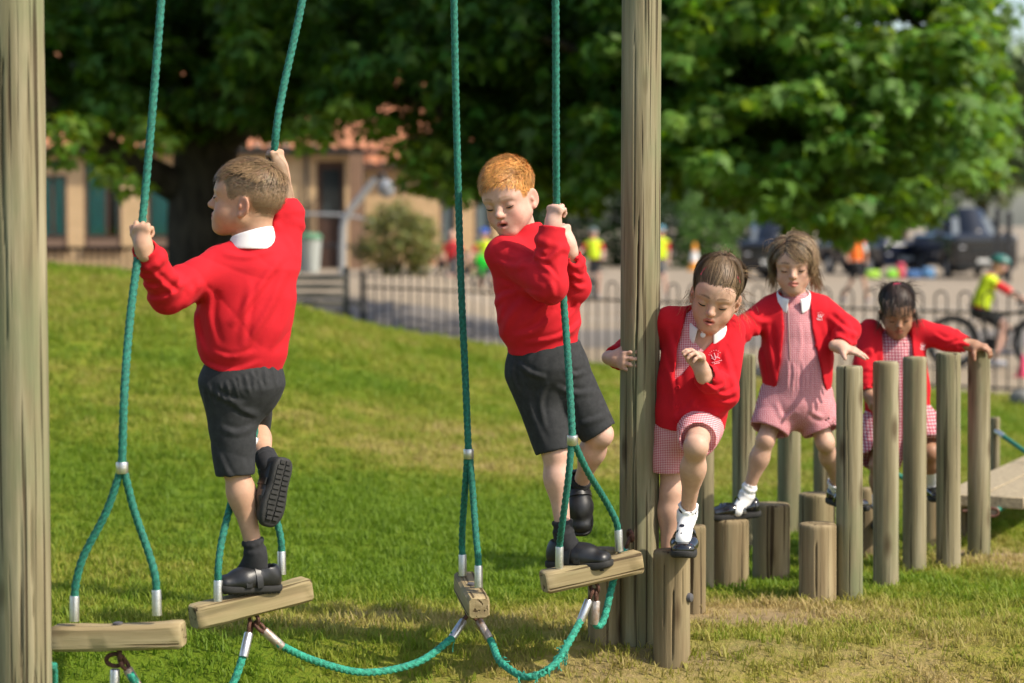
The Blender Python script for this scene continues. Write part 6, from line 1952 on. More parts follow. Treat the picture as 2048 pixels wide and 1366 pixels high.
# pulled cloth between the raised shoulders and down the back
S.cone(px(508, 500, Yb), px(508, 490, Yb), 0.056, 0.052, 0.01)
S.cone(px(508, 490, Yb), px(508, 440, Yb), 0.047, 0.050, 0.004, '-')
shape_obj('sweatshirt', S, 0.0036, M_red, boy1, None, drape(Yb, DR1, noise=crumple(1, 0.007, (0.35, 0.1, 0.93), 7, 14)), 0.014)
collar(boy1, px(505, 485, Yb), (-0.02, 0.0, 1), (-0.9, 0.3, 0), M_collar, 0.053, 0.050, True, 0.4, drop=0.45)
# shorts
S = Shape()
S.loft(px(492, 706, Yb + 0.01), px(486, 765, Yb + 0.015), unit((1, 0.1, 0.3)), (0.082, 0.066), (0.102, 0.092), 0.02, True)
S.loft(px(488, 765, Yb + 0.015), px(487, 800, Yb + 0.02), unit((1, 0.1, 0.15)), (0.096, 0.088), (0.064, 0.066), 0.03)
eA = shorts_leg(S, hipA, knA, 1.13, 0.067, 0.050, 0.03)
eB = shorts_leg(S, hipB + A((-0.012, 0, 0)), knB, 1.05, 0.062, 0.044, 0.02)
hollow_hem(S, *eA, 0.050); hollow_hem(S, *eB, 0.044)
shape_obj('shorts', S, 0.0039, M_grey, boy1, None, drape(Yb, DS1, noise=crumple(2, 0.005, (0, 0.3, 1), 9, 19), yc=Yb), 0.012)
for a, k, fd in ((anA, knA, px(485, 1150, Yb)), (anB, knB, px(548, 965, Yb + 0.0))):
    sock('sock', a, k, M_sockgrey, boy1, 0.045 if a is anA else 0.038, 0.0245, fd)
shoe(boy1, px(523, 1181, Yb + 0.0), (-0.92, -0.38, 0.03), (0, -0.02, 1), 'velcro', 0.92)
shoe(boy1, px(562, 958, Yb - 0.025), (-0.22, -0.14, -0.96), (-0.66, 0.75, 0.04), 'velcro', 0.95)
# hair: clippered sides, longer combed top
zl = boyline
cap = None
def flow1(p):
    wv = np.clip((p[:, 1:2] + 0.075) / 0.05, 0, 1)
    f = np.stack([0.15 + 3.5 * p[:, 0], 0.9 + 0 * p[:, 1], -0.3 - 6 * np.maximum(0.02 - p[:, 2], 0)], 1)
    r = np.stack([p[:, 0] * 9, -0.25 + 0 * p[:, 0], -1 + 0 * p[:, 0]], 1)
    return f * wv + r * (1 - wv)
rt = scalp_points(9000, zl, HC_, HR_)
rt = rt[(rt[:, 2] > 0.035) | (rng.rand(len(rt)) < 0.45)]
top = (rt[:, 2] > 0.068) | ((rt[:, 1] > 0.03) & (rt[:, 2] > 0.056))
ln = np.where(top, 0.024 + 0.014 * rng.rand(len(rt)), 0.003 + 0.0015 * rng.rand(len(rt)) + np.clip((rt[:, 2] - 0.02) / 0.05, 0, 1) ** 2 * 0.014)
lift = np.where(top, 0.30 + 0.25 * rng.rand(len(rt)), 0.35)
L = locks(rt, None, lambda p: flow1(p) + 0.22 * rng.randn(len(p), 3), ln, lift, None, 4, HC_, HR_, None)
n0 = (rt - HC_) / HR_ ** 2; n0 /= np.linalg.norm(n0, axis=1)[:, None]
col = np.where(top[:, None], A((0.25, 0.155, 0.075)), A((0.235, 0.155, 0.09)))
V, F, C = strands_mesh(L, n0, np.where(top, 0.0011, 0.0008), (1, 1, 1), 0.22)
C = C * np.repeat(col, L.shape[1] * 2, 0)
hair_obj(boy1, c, M, sc, [(V, F, C)], cap, (0.25, 0.165, 0.10))

# =================================================================== red haired boy
Yr = 6.19
c = px(1017, 393, Yr); sc = 0.945
M = headframe((-0.36, -0.87, -0.31), R(8))
S = Shape()
add_head(S, c, M, sc, mouth=0.7, ear=1.08)
neck = px(1050, 486, Yr + 0.05)
S.cone(c + M @ (A((0, -0.02, -0.05)) * sc), neck - A((0, 0, 0.02)), 0.042, 0.046, 0.02)
shR_, shL_ = px(1009, 507, Yr - 0.035), px(1098, 512, Yr + 0.05)
elR_, wrR_ = px(1098, 570, Yr - 0.16), px(1106, 452, Yr - 0.155)
elL_, wrL_ = px(1148, 572, Yr - 0.03), px(1136, 490, Yr - 0.10)
S.cone(shR_, elR_, 0.036, 0.031); S.cone(elR_, wrR_, 0.031, 0.0215)
S.cone(shL_, elL_, 0.036, 0.031); S.cone(elL_, wrL_, 0.031, 0.0225)
add_hand(S, wrR_, (0.10, -0.05, 0.98), (-0.62, -0.76, 0.08), -1, 0.98, curl=(68, 80, 52), thumb=(-0.1, 0.9, -0.7), thumb2=(-0.4, 0.7, -0.5))
add_hand(S, wrL_, (-0.30, -0.10, 0.94), (0.55, -0.75, 0.1), 1, 0.96, curl=(72, 82, 52), thumb=(0.1, 0.8, -0.7), thumb2=(-0.4, 0.6, -0.5))
pel = px(1085, 735, Yr + 0.03)
S.loft(neck - A((0, 0, 0.04)), pel, (1, 0.05, 0), (0.078, 0.055), (0.090, 0.068), 0.03)
hipA, knA, anA = px(1062, 745, Yr + 0.02), px(1108, 905, Yr - 0.01), px(1128, 1072, Yr - 0.005)
hipB, knB, anB = px(1124, 740, Yr + 0.03), px(1200, 868, Yr + 0.02), px(1156, 980, Yr + 0.17)
leg(S, hipA, knA, anA, 0.93); leg(S, hipB, knB, anB, 0.95)
S.cone(anA, px(1146, 1104, Yr - 0.01), 0.021, 0.018); S.cone(anB, px(1156, 1000, Yr + 0.17), 0.021, 0.016)
boy2 = person('red haired boy hugging the green rope on the swing step beside the cracked pole', S, 0.0025, c, M, sc, 'fair', (0.42, 0.24, 0.15), px(1160, 1128, Yr), 1.5, mouth=1, scalp=(boyline, (0.50, 0.24, 0.09)), fine=(wrR_, wrL_))
lashes(c, M, sc, boy2)
S = Shape()
sd = unit((1.0, 0.12, 0.02))
S.chain([(px(1044, 492, Yr + 0.02), 0.058, 0.050), (px(1054, 525, Yr + 0.02), 0.088, 0.072), (px(1066, 575, Yr + 0.01), 0.097, 0.080), (px(1076, 625, Yr), 0.106, 0.088), (px(1080, 650, Yr + 0.005), 0.113, 0.091)], sd, 0.03)
S.loft(px(1083, 664, Yr + 0.01), px(1086, 704, Yr + 0.012), unit((1, 0.1, -0.03)), (0.099, 0.081), (0.098, 0.081), 0.008, False, True)
sleeve(S, shR_, elR_, wrR_, (0.057, 0.054, 0.041), 0.034, 0.004, 0.035, folds=4)
sleeve(S, shL_, elL_, wrL_, (0.060, 0.050, 0.038), 0.033, 0.022, 0.035, folds=3)
S.cone(px(1048, 492, Yr + 0.02), px(1050, 472, Yr + 0.025), 0.058, 0.053, 0.012)
S.cone(px(1046, 482, Yr + 0.03), px(1046, 430, Yr + 0.03), 0.049, 0.052, 0.004, '-')
shape_obj('sweatshirt', S, 0.0036, M_red, boy2, None, drape(Yr, DR2, noise=crumple(3, 0.007, (0.6, 0.1, 0.8), 7, 14), yc=Yr), 0.014)
collar(boy2, px(1052, 480, Yr + 0.045), (0.10, 0.08, 1), (-0.45, -0.85, 0), mat('pale_pink_collar', (0.74, 0.55, 0.58), 0.85), 0.052, 0.046, False, 0.6)
S = Shape()
S.loft(px(1088, 690, Yr + 0.015), px(1092, 735, Yr + 0.02), unit((1, 0.1, 0)), (0.097, 0.082), (0.102, 0.090), 0.02, True)
S.loft(px(1092, 735, Yr + 0.02), px(1094, 775, Yr + 0.02), unit((1, 0.1, 0)), (0.098, 0.088), (0.066, 0.068), 0.03)
eA = shorts_leg(S, hipA, knA, 0.98, 0.070, 0.051, 0.022)
eB = shorts_leg(S, hipB, knB, 0.98, 0.070, 0.051, 0.022)
hollow_hem(S, *eA, 0.051); hollow_hem(S, *eB, 0.051)
shape_obj('shorts', S, 0.0039, M_grey, boy2, None, drape(Yr, DS2, noise=crumple(4, 0.005, (0.2, 0.3, 1), 9, 19), yc=Yr), 0.012)
for a, k, fd in ((anA, knA, px(1150, 1105, Yr - 0.015)), (anB, knB, px(1156, 1005, Yr + 0.16))):
    sock('sock', a, k, M_sockgrey, boy2, 0.045, 0.0245, fd)
shoe(boy2, px(1133, 1134, Yr + 0.005), (0.90, -0.40, 0.03), (-0.04, 0, 1), 'velcro', 1.03)
shoe(boy2, px(1153, 985, Yr + 0.205), (0.10, -0.40, -0.91), (0.05, -0.91, 0.40), 'velcro', 1.0)
cap = None
def flow2(p): return np.stack([-0.35 + 0 * p[:, 0], 0.55 + 0 * p[:, 0], -0.9 * np.clip((0.075 - p[:, 2]) / 0.05, 0, 1)], 1)
rt = scalp_points(9500, lambda y, ax: boyline(y, ax) + 0.006 * (y > 0.05), HC_, HR_ * A((0.985, 0.985, 1.0)))
tt = np.clip((rt[:, 2] - 0.01) / 0.06, 0, 1)
ln = 0.006 + 0.030 * tt * (0.7 + 0.5 * rng.rand(len(rt)))
L = locks(rt, None, lambda p: flow2(p) + 0.30 * rng.randn(len(p), 3), ln, 0.35 + 0.55 * tt * rng.rand(len(rt)), None, 4, HC_, HR_, None)
n0 = (rt - HC_) / HR_ ** 2; n0 /= np.linalg.norm(n0, axis=1)[:, None]
V, F, C = strands_mesh(L, n0, 0.0010, (0.58, 0.27, 0.072), 0.20)
hair_obj(boy2, c, M, sc, [(V, F, C)], cap, (0.46, 0.20, 0.055))
# ------------------------------------------------------------------ girls
from mathutils.bvhtree import BVHTree
def stick(o, u, v, off=0.0015):
    """point on an object's own surface at a photo pixel"""
    T = Vector(ORIG[o.name]); cam0 = Vector((0, 0, HC))
    if 'bvh' not in o_cache.get(o.name, {}):
        me = o.data
        n = len(me.vertices); co = np.empty(n * 3, np.float32); me.vertices.foreach_get('co', co)
        f = np.empty(len(me.loops), np.int32); me.loops.foreach_get('vertex_index', f)
        o_cache[o.name] = {'bvh': BVHTree.FromPolygons(co.reshape(-1, 3).tolist(), f.reshape(-1, 4).tolist())}
    d = (Vector(P(u, v, 5.0)) - cam0).normalized()
    h = o_cache[o.name]['bvh'].ray_cast(cam0 - T, d)
    if h[0] is None: return None
    return A(h[0] + h[1] * off + T), A(h[1])
o_cache = {}

def buttons(o, pts, m, r=0.0065):
    for u, v in pts:
        h = stick(o, u, v, 0.0)
        if h is None: continue
        mb = MB(); mb.lathe(h[0], [(r, -0.001), (r, 0.0015), (r * 0.8, 0.0025), (r * 0.6, 0.0018)], 14, h[1]); mb.build('button', m, o)

def emblem(o, u, v, s, m, tilt=0.0, name='badge'):
    """small embroidered crest: an arc of stitches, a crossed device and a row of stitches below"""
    mb = MB(); c, q = math.cos(tilt), math.sin(tilt)
    def path(pts, r=0.0011):
        W = []
        for x, y in pts:
            h = stick(o, u + (x * c - y * q) * s, v + (x * q + y * c) * s, 0.0006)
            if h is None: return
            W.append(h[0])
        mb.tube(W, r, 5)
    for i in range(7):
        a = math.pi * (1.15 + 0.7 * i / 6); b = a + 0.06
        path([(math.cos(a) * 1.0, math.sin(a) * 1.0), (math.cos(b) * 1.12, math.sin(b) * 1.12 + 0.05), (math.cos(b) * 1.0, math.sin(b) * 1.0)], 0.0009)
    path([(-0.6, -0.45), (-0.35, 0.35), (0.0, -0.25), (0.35, 0.35), (0.6, -0.45)])
    path([(-0.65, 0.1), (-0.2, 0.55), (0.25, 0.1), (0.7, 0.5)])
    path([(0.0, -0.6), (0.02, 0.3)])
    for i in range(6):
        x = -0.75 + 0.3 * i
        path([(x, 0.85), (x + 0.12, 0.98), (x + 0.2, 0.82)], 0.0009)
    path([(-0.5, 1.2), (-0.1, 1.15), (0.5, 1.22)], 0.0009)
    if mb.v: mb.build(name, m, o)

def vcut(S, O, side, front, pts, y0=0.0, deep=0.0):
    O = A(O); fr = unit(front); sd = unit(A(side) - fr * (A(side) @ fr)); up = np.cross(sd, fr); up = up if up[2] > 0 else -up
    z = A([q[0] for q in pts]); x0 = A([q[1] for q in pts]); hw = A([q[2] for q in pts])
    def f(p):
        q = p - O; zz = q @ up
        xx = q @ sd - np.interp(zz, z, x0); w = np.interp(zz, z, hw)
        return np.maximum(np.abs(xx) - w, -(q @ fr - y0))
    S.fn(f, 0.004, '-')

GL = ([-0.12, -0.085, -0.05, -0.035, -0.020, 0.010, 0.022, 0.034, 0.044, 0.056, 0.070, 0.1], [-0.055, -0.052, -0.040, -0.024, 0.006, 0.010, -0.010, 0.004, 0.030, 0.047, 0.056, 0.062])
def girlline(y, ax): return np.interp(y, *GL)

def tie_hair(n, bun, zl, width=0.0011, lift=0.06, ln0=0.9):
    rt = scalp_points(n, zl, HC_, HR_)
    L = np.linalg.norm(bun - rt, axis=1) * (0.85 + 0.3 * rng.rand(n)) * ln0
    Ls = locks(rt, None, lambda p: (bun - p) / np.linalg.norm(bun - p, axis=1)[:, None] + 0.10 * rng.randn(n, 3), L, lift * rng.rand(n) + 0.03, None, 6, HC_, HR_, None, 0, 0.22)
    n0 = (rt - HC_) / HR_ ** 2; n0 /= np.linalg.norm(n0, axis=1)[:, None]
    return Ls, n0

def wisps(starts, dirs, length, n, spread, curl=0.4, K=9, grav=0.5):
    out = []
    for s, d in zip(starts, dirs):
        for _ in range(n):
            p = A(s) + rng.randn(3) * 0.006; v = unit(A(d) + rng.randn(3) * spread); w = rng.randn(3); q = [p.copy()]
            l = length * (0.6 + 0.7 * rng.rand()) / K; ph = rng.rand() * 6
            for k in range(K):
                v = unit(v + A((0, 0, -grav)) * 0.15 + curl * 0.35 * w * math.sin(ph + k * 0.9)); p = p + v * l; q.append(p.copy())
            out.append(q)
    return A(out)

DG1 = [([(1440, 690), (1455, 740), (1470, 800)], 10, 4.5), ([(1412, 770), (1440, 785), (1475, 770)], 8, 5.5), ([(1418, 790), (1442, 800), (1470, 795)], 8, 5), ([(1395, 755), (1420, 770), (1445, 762)], 7, 5), ([(1330, 650), (1345, 720), (1350, 800)], 12, 4), ([(1365, 780), (1400, 820), (1450, 815)], 10, 4.5), ([(1322, 700), (1340, 770), (1345, 840)], 9, 4), ([(1370, 840), (1400, 832), (1440, 822)], 8, 4), ([(1452, 660), (1430, 700), (1420, 740)], 9, 4), ([(1340, 835), (1370, 815), (1390, 790)], 9, 4)]
DG2 = [([(1530, 640), (1535, 700), (1545, 770)], 11, 4.5), ([(1510, 650), (1520, 720), (1530, 770)], 9, 4), ([(1640, 640), (1655, 700), (1660, 770)], 10, 4), ([(1672, 650), (1695, 662), (1712, 668)], 8, 5), ([(1668, 672), (1690, 682), (1708, 684)], 8, 5), ([(1650, 630), (1672, 650), (1690, 668)], 9, 4.5), ([(1494, 620), (1515, 640), (1540, 640)], 9, 4)]
DP2 = [([(1570 + 9 * i, 715 + (i % 3) * 6), (1570 + 9 * i + 3 * (i % 2), 740), (1568 + 9.4 * i, 775 + 8 * (i % 2))], 5, 3.2) for i in range(9)] + [([(1545, 800), (1560, 830), (1590, 815)], 9, 4), ([(1660, 800), (1640, 830), (1610, 815)], 9, 4), ([(1592, 640), (1596, 680), (1590, 720)], 7, 2.5)]
DG3 = [([(1735, 680), (1742, 750), (1750, 810)], 10, 4.5), ([(1845, 690), (1852, 740), (1850, 790)], 9, 4), ([(1860, 665), (1885, 680), (1910, 672)], 8, 4.5), ([(1890, 690), (1915, 684), (1935, 690)], 7, 4)]
# =================================================================== girl gripping the pole
Yg = 6.33
c = px(1432, 588, Yg); sc = 0.925
M = headframe((-0.20, -0.91, -0.33), R(-13))
S = Shape()
add_head(S, c, M, sc, mouth=0.35, ear=0.92)
Yt = 6.39
neck = px(1418, 655, Yt - 0.02)
S.cone(c + M @ (A((0, -0.02, -0.05)) * sc), neck - A((0, 0, 0.02)), 0.039, 0.042, 0.02)
shR_, shL_ = px(1342, 645, Yt + 0.02), px(1456, 663, Yt - 0.005)
elR_, wrR_ = px(1272, 702, Yt + 0.15), px(1226, 716, 6.435)
elL_, wrL_ = px(1446, 785, Yt - 0.07), px(1404, 742, Yt - 0.17)
S.cone(shR_, elR_, 0.034, 0.029); S.cone(elR_, wrR_, 0.029, 0.0205)
S.cone(shL_, elL_, 0.034, 0.029); S.cone(elL_, wrL_, 0.029, 0.0205)
add_hand(S, wrR_ + A((-0.002, -0.022, 0)), (0.60, -0.79, -0.08), (-0.79, -0.60, 0.10), -1, 0.98, per=((20, 38, 26), (20, 38, 24), (22, 40, 26), (26, 42, 26)), thumb=(0.80, 0.60, -0.3), thumb2=(0.45, 0.75, -0.6), spread=0.20)
add_hand(S, wrL_, (-0.16, -0.22, 0.96), (0.80, 0.40, 0.30), 1, 0.96, per=((38, 40, 24), (46, 42, 26), (52, 46, 28), (58, 48, 28)), thumb=(0.5, 0.8, -0.5), thumb2=(0.0, 0.9, -0.5), spread=0.05)
pel = px(1378, 855, Yt + 0.01)
S.loft(neck - A((0, 0, 0.04)), pel, (1, 0, 0), (0.070, 0.05), (0.085, 0.065), 0.03)
hipR, knR, anR = px(1346, 862, Yt + 0.02), px(1342, 985, Yt), px(1334, 1106, Yt)
hipL, knL, anL = px(1400, 850, Yt - 0.02), px(1392, 893, Yt - 0.25), px(1374, 1032, Yt - 0.11)
leg(S, hipR, knR, anR, 0.88); leg(S, hipL, knL, anL, 0.90)
S.cone(anL, px(1370, 1070, Yt - 0.15), 0.020, 0.016)
girl1 = person('girl with her hair tied up, crouching and holding the cracked pole with one hand', S, 0.0025, c, M, sc, 'olive', (0.14, 0.085, 0.05), px(1344, 1099, 6.3), 0.9, mouth=1, scalp=(girlline, (0.15, 0.095, 0.055)), fine=(wrR_, wrL_))
lashes(c, M, sc, girl1)
sd = unit((1.0, -0.15, -0.10)); fr = unit((-0.16, -0.98, 0.05))
ch = [(px(1412, 640, Yt), 0.056, 0.046), (px(1402, 665, Yt), 0.084, 0.066), (px(1396, 715, Yt), 0.094, 0.080), (px(1388, 770, Yt), 0.100, 0.090), (px(1384, 814, Yt), 0.104, 0.096)]
S = Shape(); S.chain([(p, w - 0.013 - 0.008 * i / 4, d - 0.012 - 0.008 * i / 4) for i, (p, w, d) in enumerate(ch)], sd, 0.02)
S.loft(px(1384, 815, Yt), px(1376, 865, Yt + 0.01), sd, (0.084, 0.075), (0.088, 0.082), 0.02)
eR = shorts_leg(S, hipR, knR, 0.68, 0.068, 0.058, 0.02); eL = shorts_leg(S, hipL + A((0.004, 0.01, 0.004)), knL, 0.74, 0.068, 0.052, 0.02)
hollow_hem(S, *eR, 0.058); hollow_hem(S, *eL, 0.0545)
shape_obj('playsuit', S, 0.0038, M_ging, girl1, None, crumple(5, 0.008, (0.1, 0.2, 1), 9, 19), 0.014)
S = Shape(); S.chain(ch, sd, 0.03)
S.loft(px(1383, 815, Yt), px(1380, 852, Yt + 0.005), sd, (0.102, 0.093), (0.100, 0.092), 0.009, False, True)
sleeve(S, shR_, elR_, wrR_, (0.052, 0.044, 0.036), 0.031, 0.008, 0.04)
sleeve(S, shL_, elL_, wrL_, (0.056, 0.049, 0.038), 0.031, 0.004, 0.04, folds=4)
O = px(1412, 650, Yt)
vcut(S, O, sd, fr, [(-0.20, -0.075, -0.05), (-0.165, -0.066, -0.002), (-0.14, -0.058, 0.012), (-0.06, -0.024, 0.042), (0.0, 0.0, 0.058), (0.06, 0.0, 0.06)], 0.0)
S.cone(neck, neck + A((0.01, -0.03, 0.10)), 0.047, 0.052, 0.004, '-')
card1 = shape_obj('cardigan', S, 0.0036, M_redknit, girl1, None, drape(6.39, DG1, noise=crumple(6, 0.006, (0.2, 0.1, 0.97), 7, 14), yc=6.40), 0.012)
collar(girl1, px(1417, 654, Yt - 0.028), (0.06, -0.36, 0.93), (-0.25, -0.9, -0.3), M_collar, 0.054, 0.032, True, 0.42, drop=0.6)
buttons(card1, ((1356, 775), (1355, 812), (1352, 843)), M_redknit)
emblem(card1, 1430, 713, 12, M_pinkprint, -0.25)
mb = MB(); zp = px(1406, 670, Yt - 0.085); mb.lathe(zp, [(0.004, -0.002), (0.0075, 0.0), (0.0075, 0.002), (0.003, 0.004)], 10, (-0.2, -0.95, 0)); mb.tube([zp, zp + A((-0.004, -0.004, 0.016))], 0.002, 6)
mb.build('zip_pull', M_white, girl1)
# socks and patent shoes
def spot_sock():
    m = mat('spotted_sock', (0.80, 0.79, 0.78), 0.95)
    N, L = nodes_of(m); tc = N.new('ShaderNodeTexCoord'); vo = N.new('ShaderNodeTexVoronoi'); vo.inputs['Scale'].default_value = 48
    L.new(tc.outputs['Object'], vo.inputs['Vector']); cr = N.new('ShaderNodeValToRGB'); cr.color_ramp.interpolation = 'CONSTANT'
    cr.color_ramp.elements[0].color = (0.012, 0.014, 0.03, 1); cr.color_ramp.elements[1].position = 0.30; cr.color_ramp.elements[1].color = (0.80, 0.79, 0.78, 1)
    L.new(vo.outputs['Distance'], cr.inputs[0]); L.new(cr.outputs[0], N['Principled BSDF'].inputs['Base Color'])
    return m
M_spot = spot_sock()
sock('sock', anL, knL, M_spot, girl1, 0.022, 0.0240, px(1366, 1080, Yt - 0.18))
dk = unit(knL - anL); sock('sock_cuff', anL + dk * 0.030, knL, M_sockgrey, girl1, 0.006, 0.0252, None, False)
shoe(girl1, px(1370, 1099, Yt - 0.105), (-0.12, -0.98, -0.08), (0, -0.06, 1), 'bar', 0.98)
# hair drawn up into a short bunch
bun = A((0.004, -0.030, 0.104))
col1 = A((0.150, 0.096, 0.052))
Ls, n0 = tie_hair(7000, bun, girlline)
V, F, C = strands_mesh(Ls, n0, 0.0012, (1, 1, 1), 0.30); C = C * np.repeat(np.where(rng.rand(len(Ls), 1) < 0.22, A((0.29, 0.19, 0.105)), col1), Ls.shape[1] * 2, 0)
pt = [(V, F, C)]
tw = wisps([bun + A((0, -0.004, 0.004))] * 1, [(0.0, -0.4, 0.9)], 0.055, 260, 0.75, 0.8, 8, 2.4)
V, F, C = strands_mesh(tw, np.tile(A((0, 0, 1.0)), (len(tw), 1)) + rng.randn(len(tw), 3) * 0.3, 0.0010, (0.17, 0.105, 0.058), 0.3); pt.append((V, F, C))
ws = wisps([(0.074, 0.022, 0.0), (0.076, 0.0, -0.03), (-0.074, 0.022, -0.005), (0.03, 0.06, 0.062), (0.055, -0.03, 0.07), (0.07, -0.05, 0.0)], [(0.5, 0.1, -0.8), (0.7, -0.1, -0.6), (-0.2, 0.2, -0.95), (0.3, 0.4, 0.3), (0.8, -0.1, 0.4), (0.8, -0.3, -0.4)], 0.065, 26, 0.35, 0.7)
V, F, C = strands_mesh(ws, rng.randn(len(ws), 3), 0.0005, (0.26, 0.165, 0.09), 0.3); pt.append((V, F, C))
cap = None
hair_obj(girl1, c, M, sc, pt, cap, (0.085, 0.054, 0.030))
def on_head(x, y, k=1.03):
    z = math.sqrt(max(0, 1 - (x / HR_[0]) ** 2 - ((y - HC_[1]) / HR_[1]) ** 2)) * HR_[2] + HC_[2]
    p = (A((x, y, z)) - HC_) * k + HC_
    return c + M @ (p * sc)
for pts in (((-0.052, 0.038), (-0.046, 0.030), (-0.038, 0.024), (-0.030, 0.021)), ((0.044, 0.022), (0.054, 0.022), (0.061, 0.020), (0.066, 0.016))):
    mb = MB(); mb.tube(smooth_pts([on_head(*q, 1.035) for q in pts], 10), [0.0022, 0.003, 0.0034, 0.0036, 0.0036, 0.0036, 0.0034, 0.003, 0.0026, 0.002], 8); mb.build('hair_clip', M_clip, girl1)
mb = MB(); mb.torus(c + M @ (A((0.004, -0.029, 0.106)) * sc), 0.014, 0.004, M[:, 2], 18, 6); mb.build('hair_band', M_clip, girl1)

# =================================================================== girl with loose hair
Yk = 7.42
c = px(1586, 527, Yk); sc = 0.90
M = headframe((-0.13, -0.96, -0.20), R(2))
S = Shape()
add_head(S, c, M, sc, mouth=0.0, ear=0.9)
Yt = Yk + 0.03
neck = px(1587, 604, Yt)
S.cone(c + M @ (A((0, -0.02, -0.05)) * sc), neck - A((0, 0, 0.02)), 0.038, 0.041, 0.02)
shR_, shL_ = px(1540, 622, Yt + 0.01), px(1641, 618, Yt + 0.0)
elR_, wrR_ = px(1478, 660, Yt - 0.06), px(1440, 690, Yt - 0.10)
elL_, wrL_ = px(1694, 660, Yt - 0.02), px(1680, 694, Yt - 0.13)
S.cone(shR_, elR_, 0.033, 0.028); S.cone(elR_, wrR_, 0.028, 0.020)
S.cone(shL_, elL_, 0.033, 0.028); S.cone(elL_, wrL_, 0.028, 0.020)
add_hand(S, wrR_, (-0.8, -0.2, -0.3), (0, -0.3, 0.9), -1, 0.9, curl=(15, 15, 10))
add_hand(S, wrL_, (0.93, -0.25, -0.22), (0.22, -0.35, 0.90), 1, 0.95, per=((4, 10, 8), (6, 10, 8), (10, 12, 8), (14, 14, 10)), thumb=(0.9, 0.4, -0.15), spread=0.10)
pel = px(1592, 790, Yt + 0.01)
S.loft(neck - A((0, 0, 0.04)), pel, (1, 0, 0), (0.068, 0.05), (0.082, 0.065), 0.03)
hipR, knR, anR = px(1562, 795, Yt), px(1531, 880, Yt - 0.06), px(1492, 995, Yt - 0.02)
hipL, knL, anL = px(1622, 795, Yt + 0.01), px(1650, 885, Yt - 0.03), px(1676, 975, Yt + 0.13)
leg(S, hipR, knR, anR, 0.82); leg(S, hipL, knL, anL, 0.82)
S.cone(anR, px(1482, 1016, Yt - 0.03), 0.019, 0.016)
girl2 = person('girl with loose swept hair and open cardigan striding between the stumps', S, 0.0032, c, M, sc, 'olive', (0.14, 0.085, 0.05), px(1470, 1036, Yk), 0.8, scalp=(girlline, (0.15, 0.095, 0.05)), fine=(wrR_, wrL_))
lashes(c, M, sc, girl2)
sd = unit((1.0, 0.03, 0.0)); fr = A((0, -1.0, 0))
ch = [(px(1588, 600, Yt), 0.055, 0.045), (px(1590, 622, Yt), 0.090, 0.066), (px(1592, 665, Yt), 0.106, 0.078), (px(1593, 715, Yt), 0.118, 0.088), (px(1594, 762, Yt), 0.112, 0.09)]
S = Shape(); S.chain([(p, w - 0.014 - 0.012 * i / 4, d - 0.011) for i, (p, w, d) in enumerate(ch)], sd, 0.03)
S.loft(px(1594, 755, Yt), px(1593, 805, Yt), sd, (0.098, 0.085), (0.110, 0.095), 0.03)
eR = shorts_leg(S, hipR, knR, 0.78, 0.076, 0.064, 0.02); eL = shorts_leg(S, hipL, knL, 0.78, 0.076, 0.064, 0.02)
hollow_hem(S, *eR, 0.064); hollow_hem(S, *eL, 0.064)
suit2 = shape_obj('playsuit', S, 0.0041, M_ging2, girl2, None, drape(7.45, DP2, noise=crumple(7, 0.006, (0.1, 0.2, 1), 9, 19), yc=7.46), 0.012)
S = Shape(); S.chain(ch, sd, 0.03)
S.loft(px(1594, 755, Yt), px(1594, 786, Yt), sd, (0.112, 0.09), (0.104, 0.086), 0.014, False, True)
sleeve(S, shR_, elR_, wrR_, (0.052, 0.044, 0.036), 0.031, 0.01, 0.04); sleeve(S, shL_, elL_, wrL_, (0.054, 0.048, 0.037), 0.031, 0.012, 0.04, folds=4)
vcut(S, px(1588, 605, Yt), sd, fr, [(-0.33, 0.018, 0.098), (-0.26, 0.016, 0.078), (-0.17, 0.010, 0.062), (-0.08, 0.004, 0.046), (0.0, 0.0, 0.046), (0.06, 0, 0.05)], 0.0)
S.cone(neck, neck + A((0, -0.02, 0.10)), 0.046, 0.052, 0.004, '-')
card2 = shape_obj('cardigan', S, 0.0039, M_redknit, girl2, None, drape(7.45, DG2, noise=crumple(8, 0.006, (0.1, 0.1, 0.97), 7, 14), yc=7.46), 0.012)
collar(girl2, px(1587, 596, Yt - 0.018), (0.0, -0.25, 0.97), (-0.05, -0.97, -0.2), M_collar, 0.054, 0.032, True, 0.36, drop=0.7)
buttons(card2, ((1632, 692), (1637, 720), (1643, 748), (1648, 772)), M_redknit)
emblem(card2, 1640, 632, 7, M_whiteprint, 0.3)
mb = MB(); q0 = stick(suit2, 1576, 610, 0.002); q1 = stick(suit2, 1580, 720, 0.002)
if q0 and q1:
    mb.tube([stick(suit2, 1576 + 4 * t, 610 + 110 * t, 0.001)[0] for t in np.linspace(0, 1, 12)], 0.0014, 5)
    mb.build('zip', mat('zip_metal', (0.45, 0.30, 0.28), 0.5), suit2)
    mb = MB(); mb.lathe(q0[0], [(0.005, 0), (0.006, 0.003), (0.003, 0.005)], 10, q0[1]); mb.build('zip_pull', mat('coral_pull', (0.75, 0.16, 0.08), 0.4), suit2)
sock('sock', anR, knR, M_sockwhite, girl2, 0.050, 0.0215, px(1474, 1022, Yt - 0.05)); sock('sock', anL, knL, M_sockwhite, girl2, 0.03, 0.026)
shoe(girl2, px(1488, 1034, Yt - 0.02), (-0.96, -0.22, -0.06), (0, 0, 1), 'bar', 1.0)
shoe(girl2, px(1680, 1010, Yt + 0.14), (0.5, -0.8, -0.1), (0, 0, 1), 'bar', 1.0)
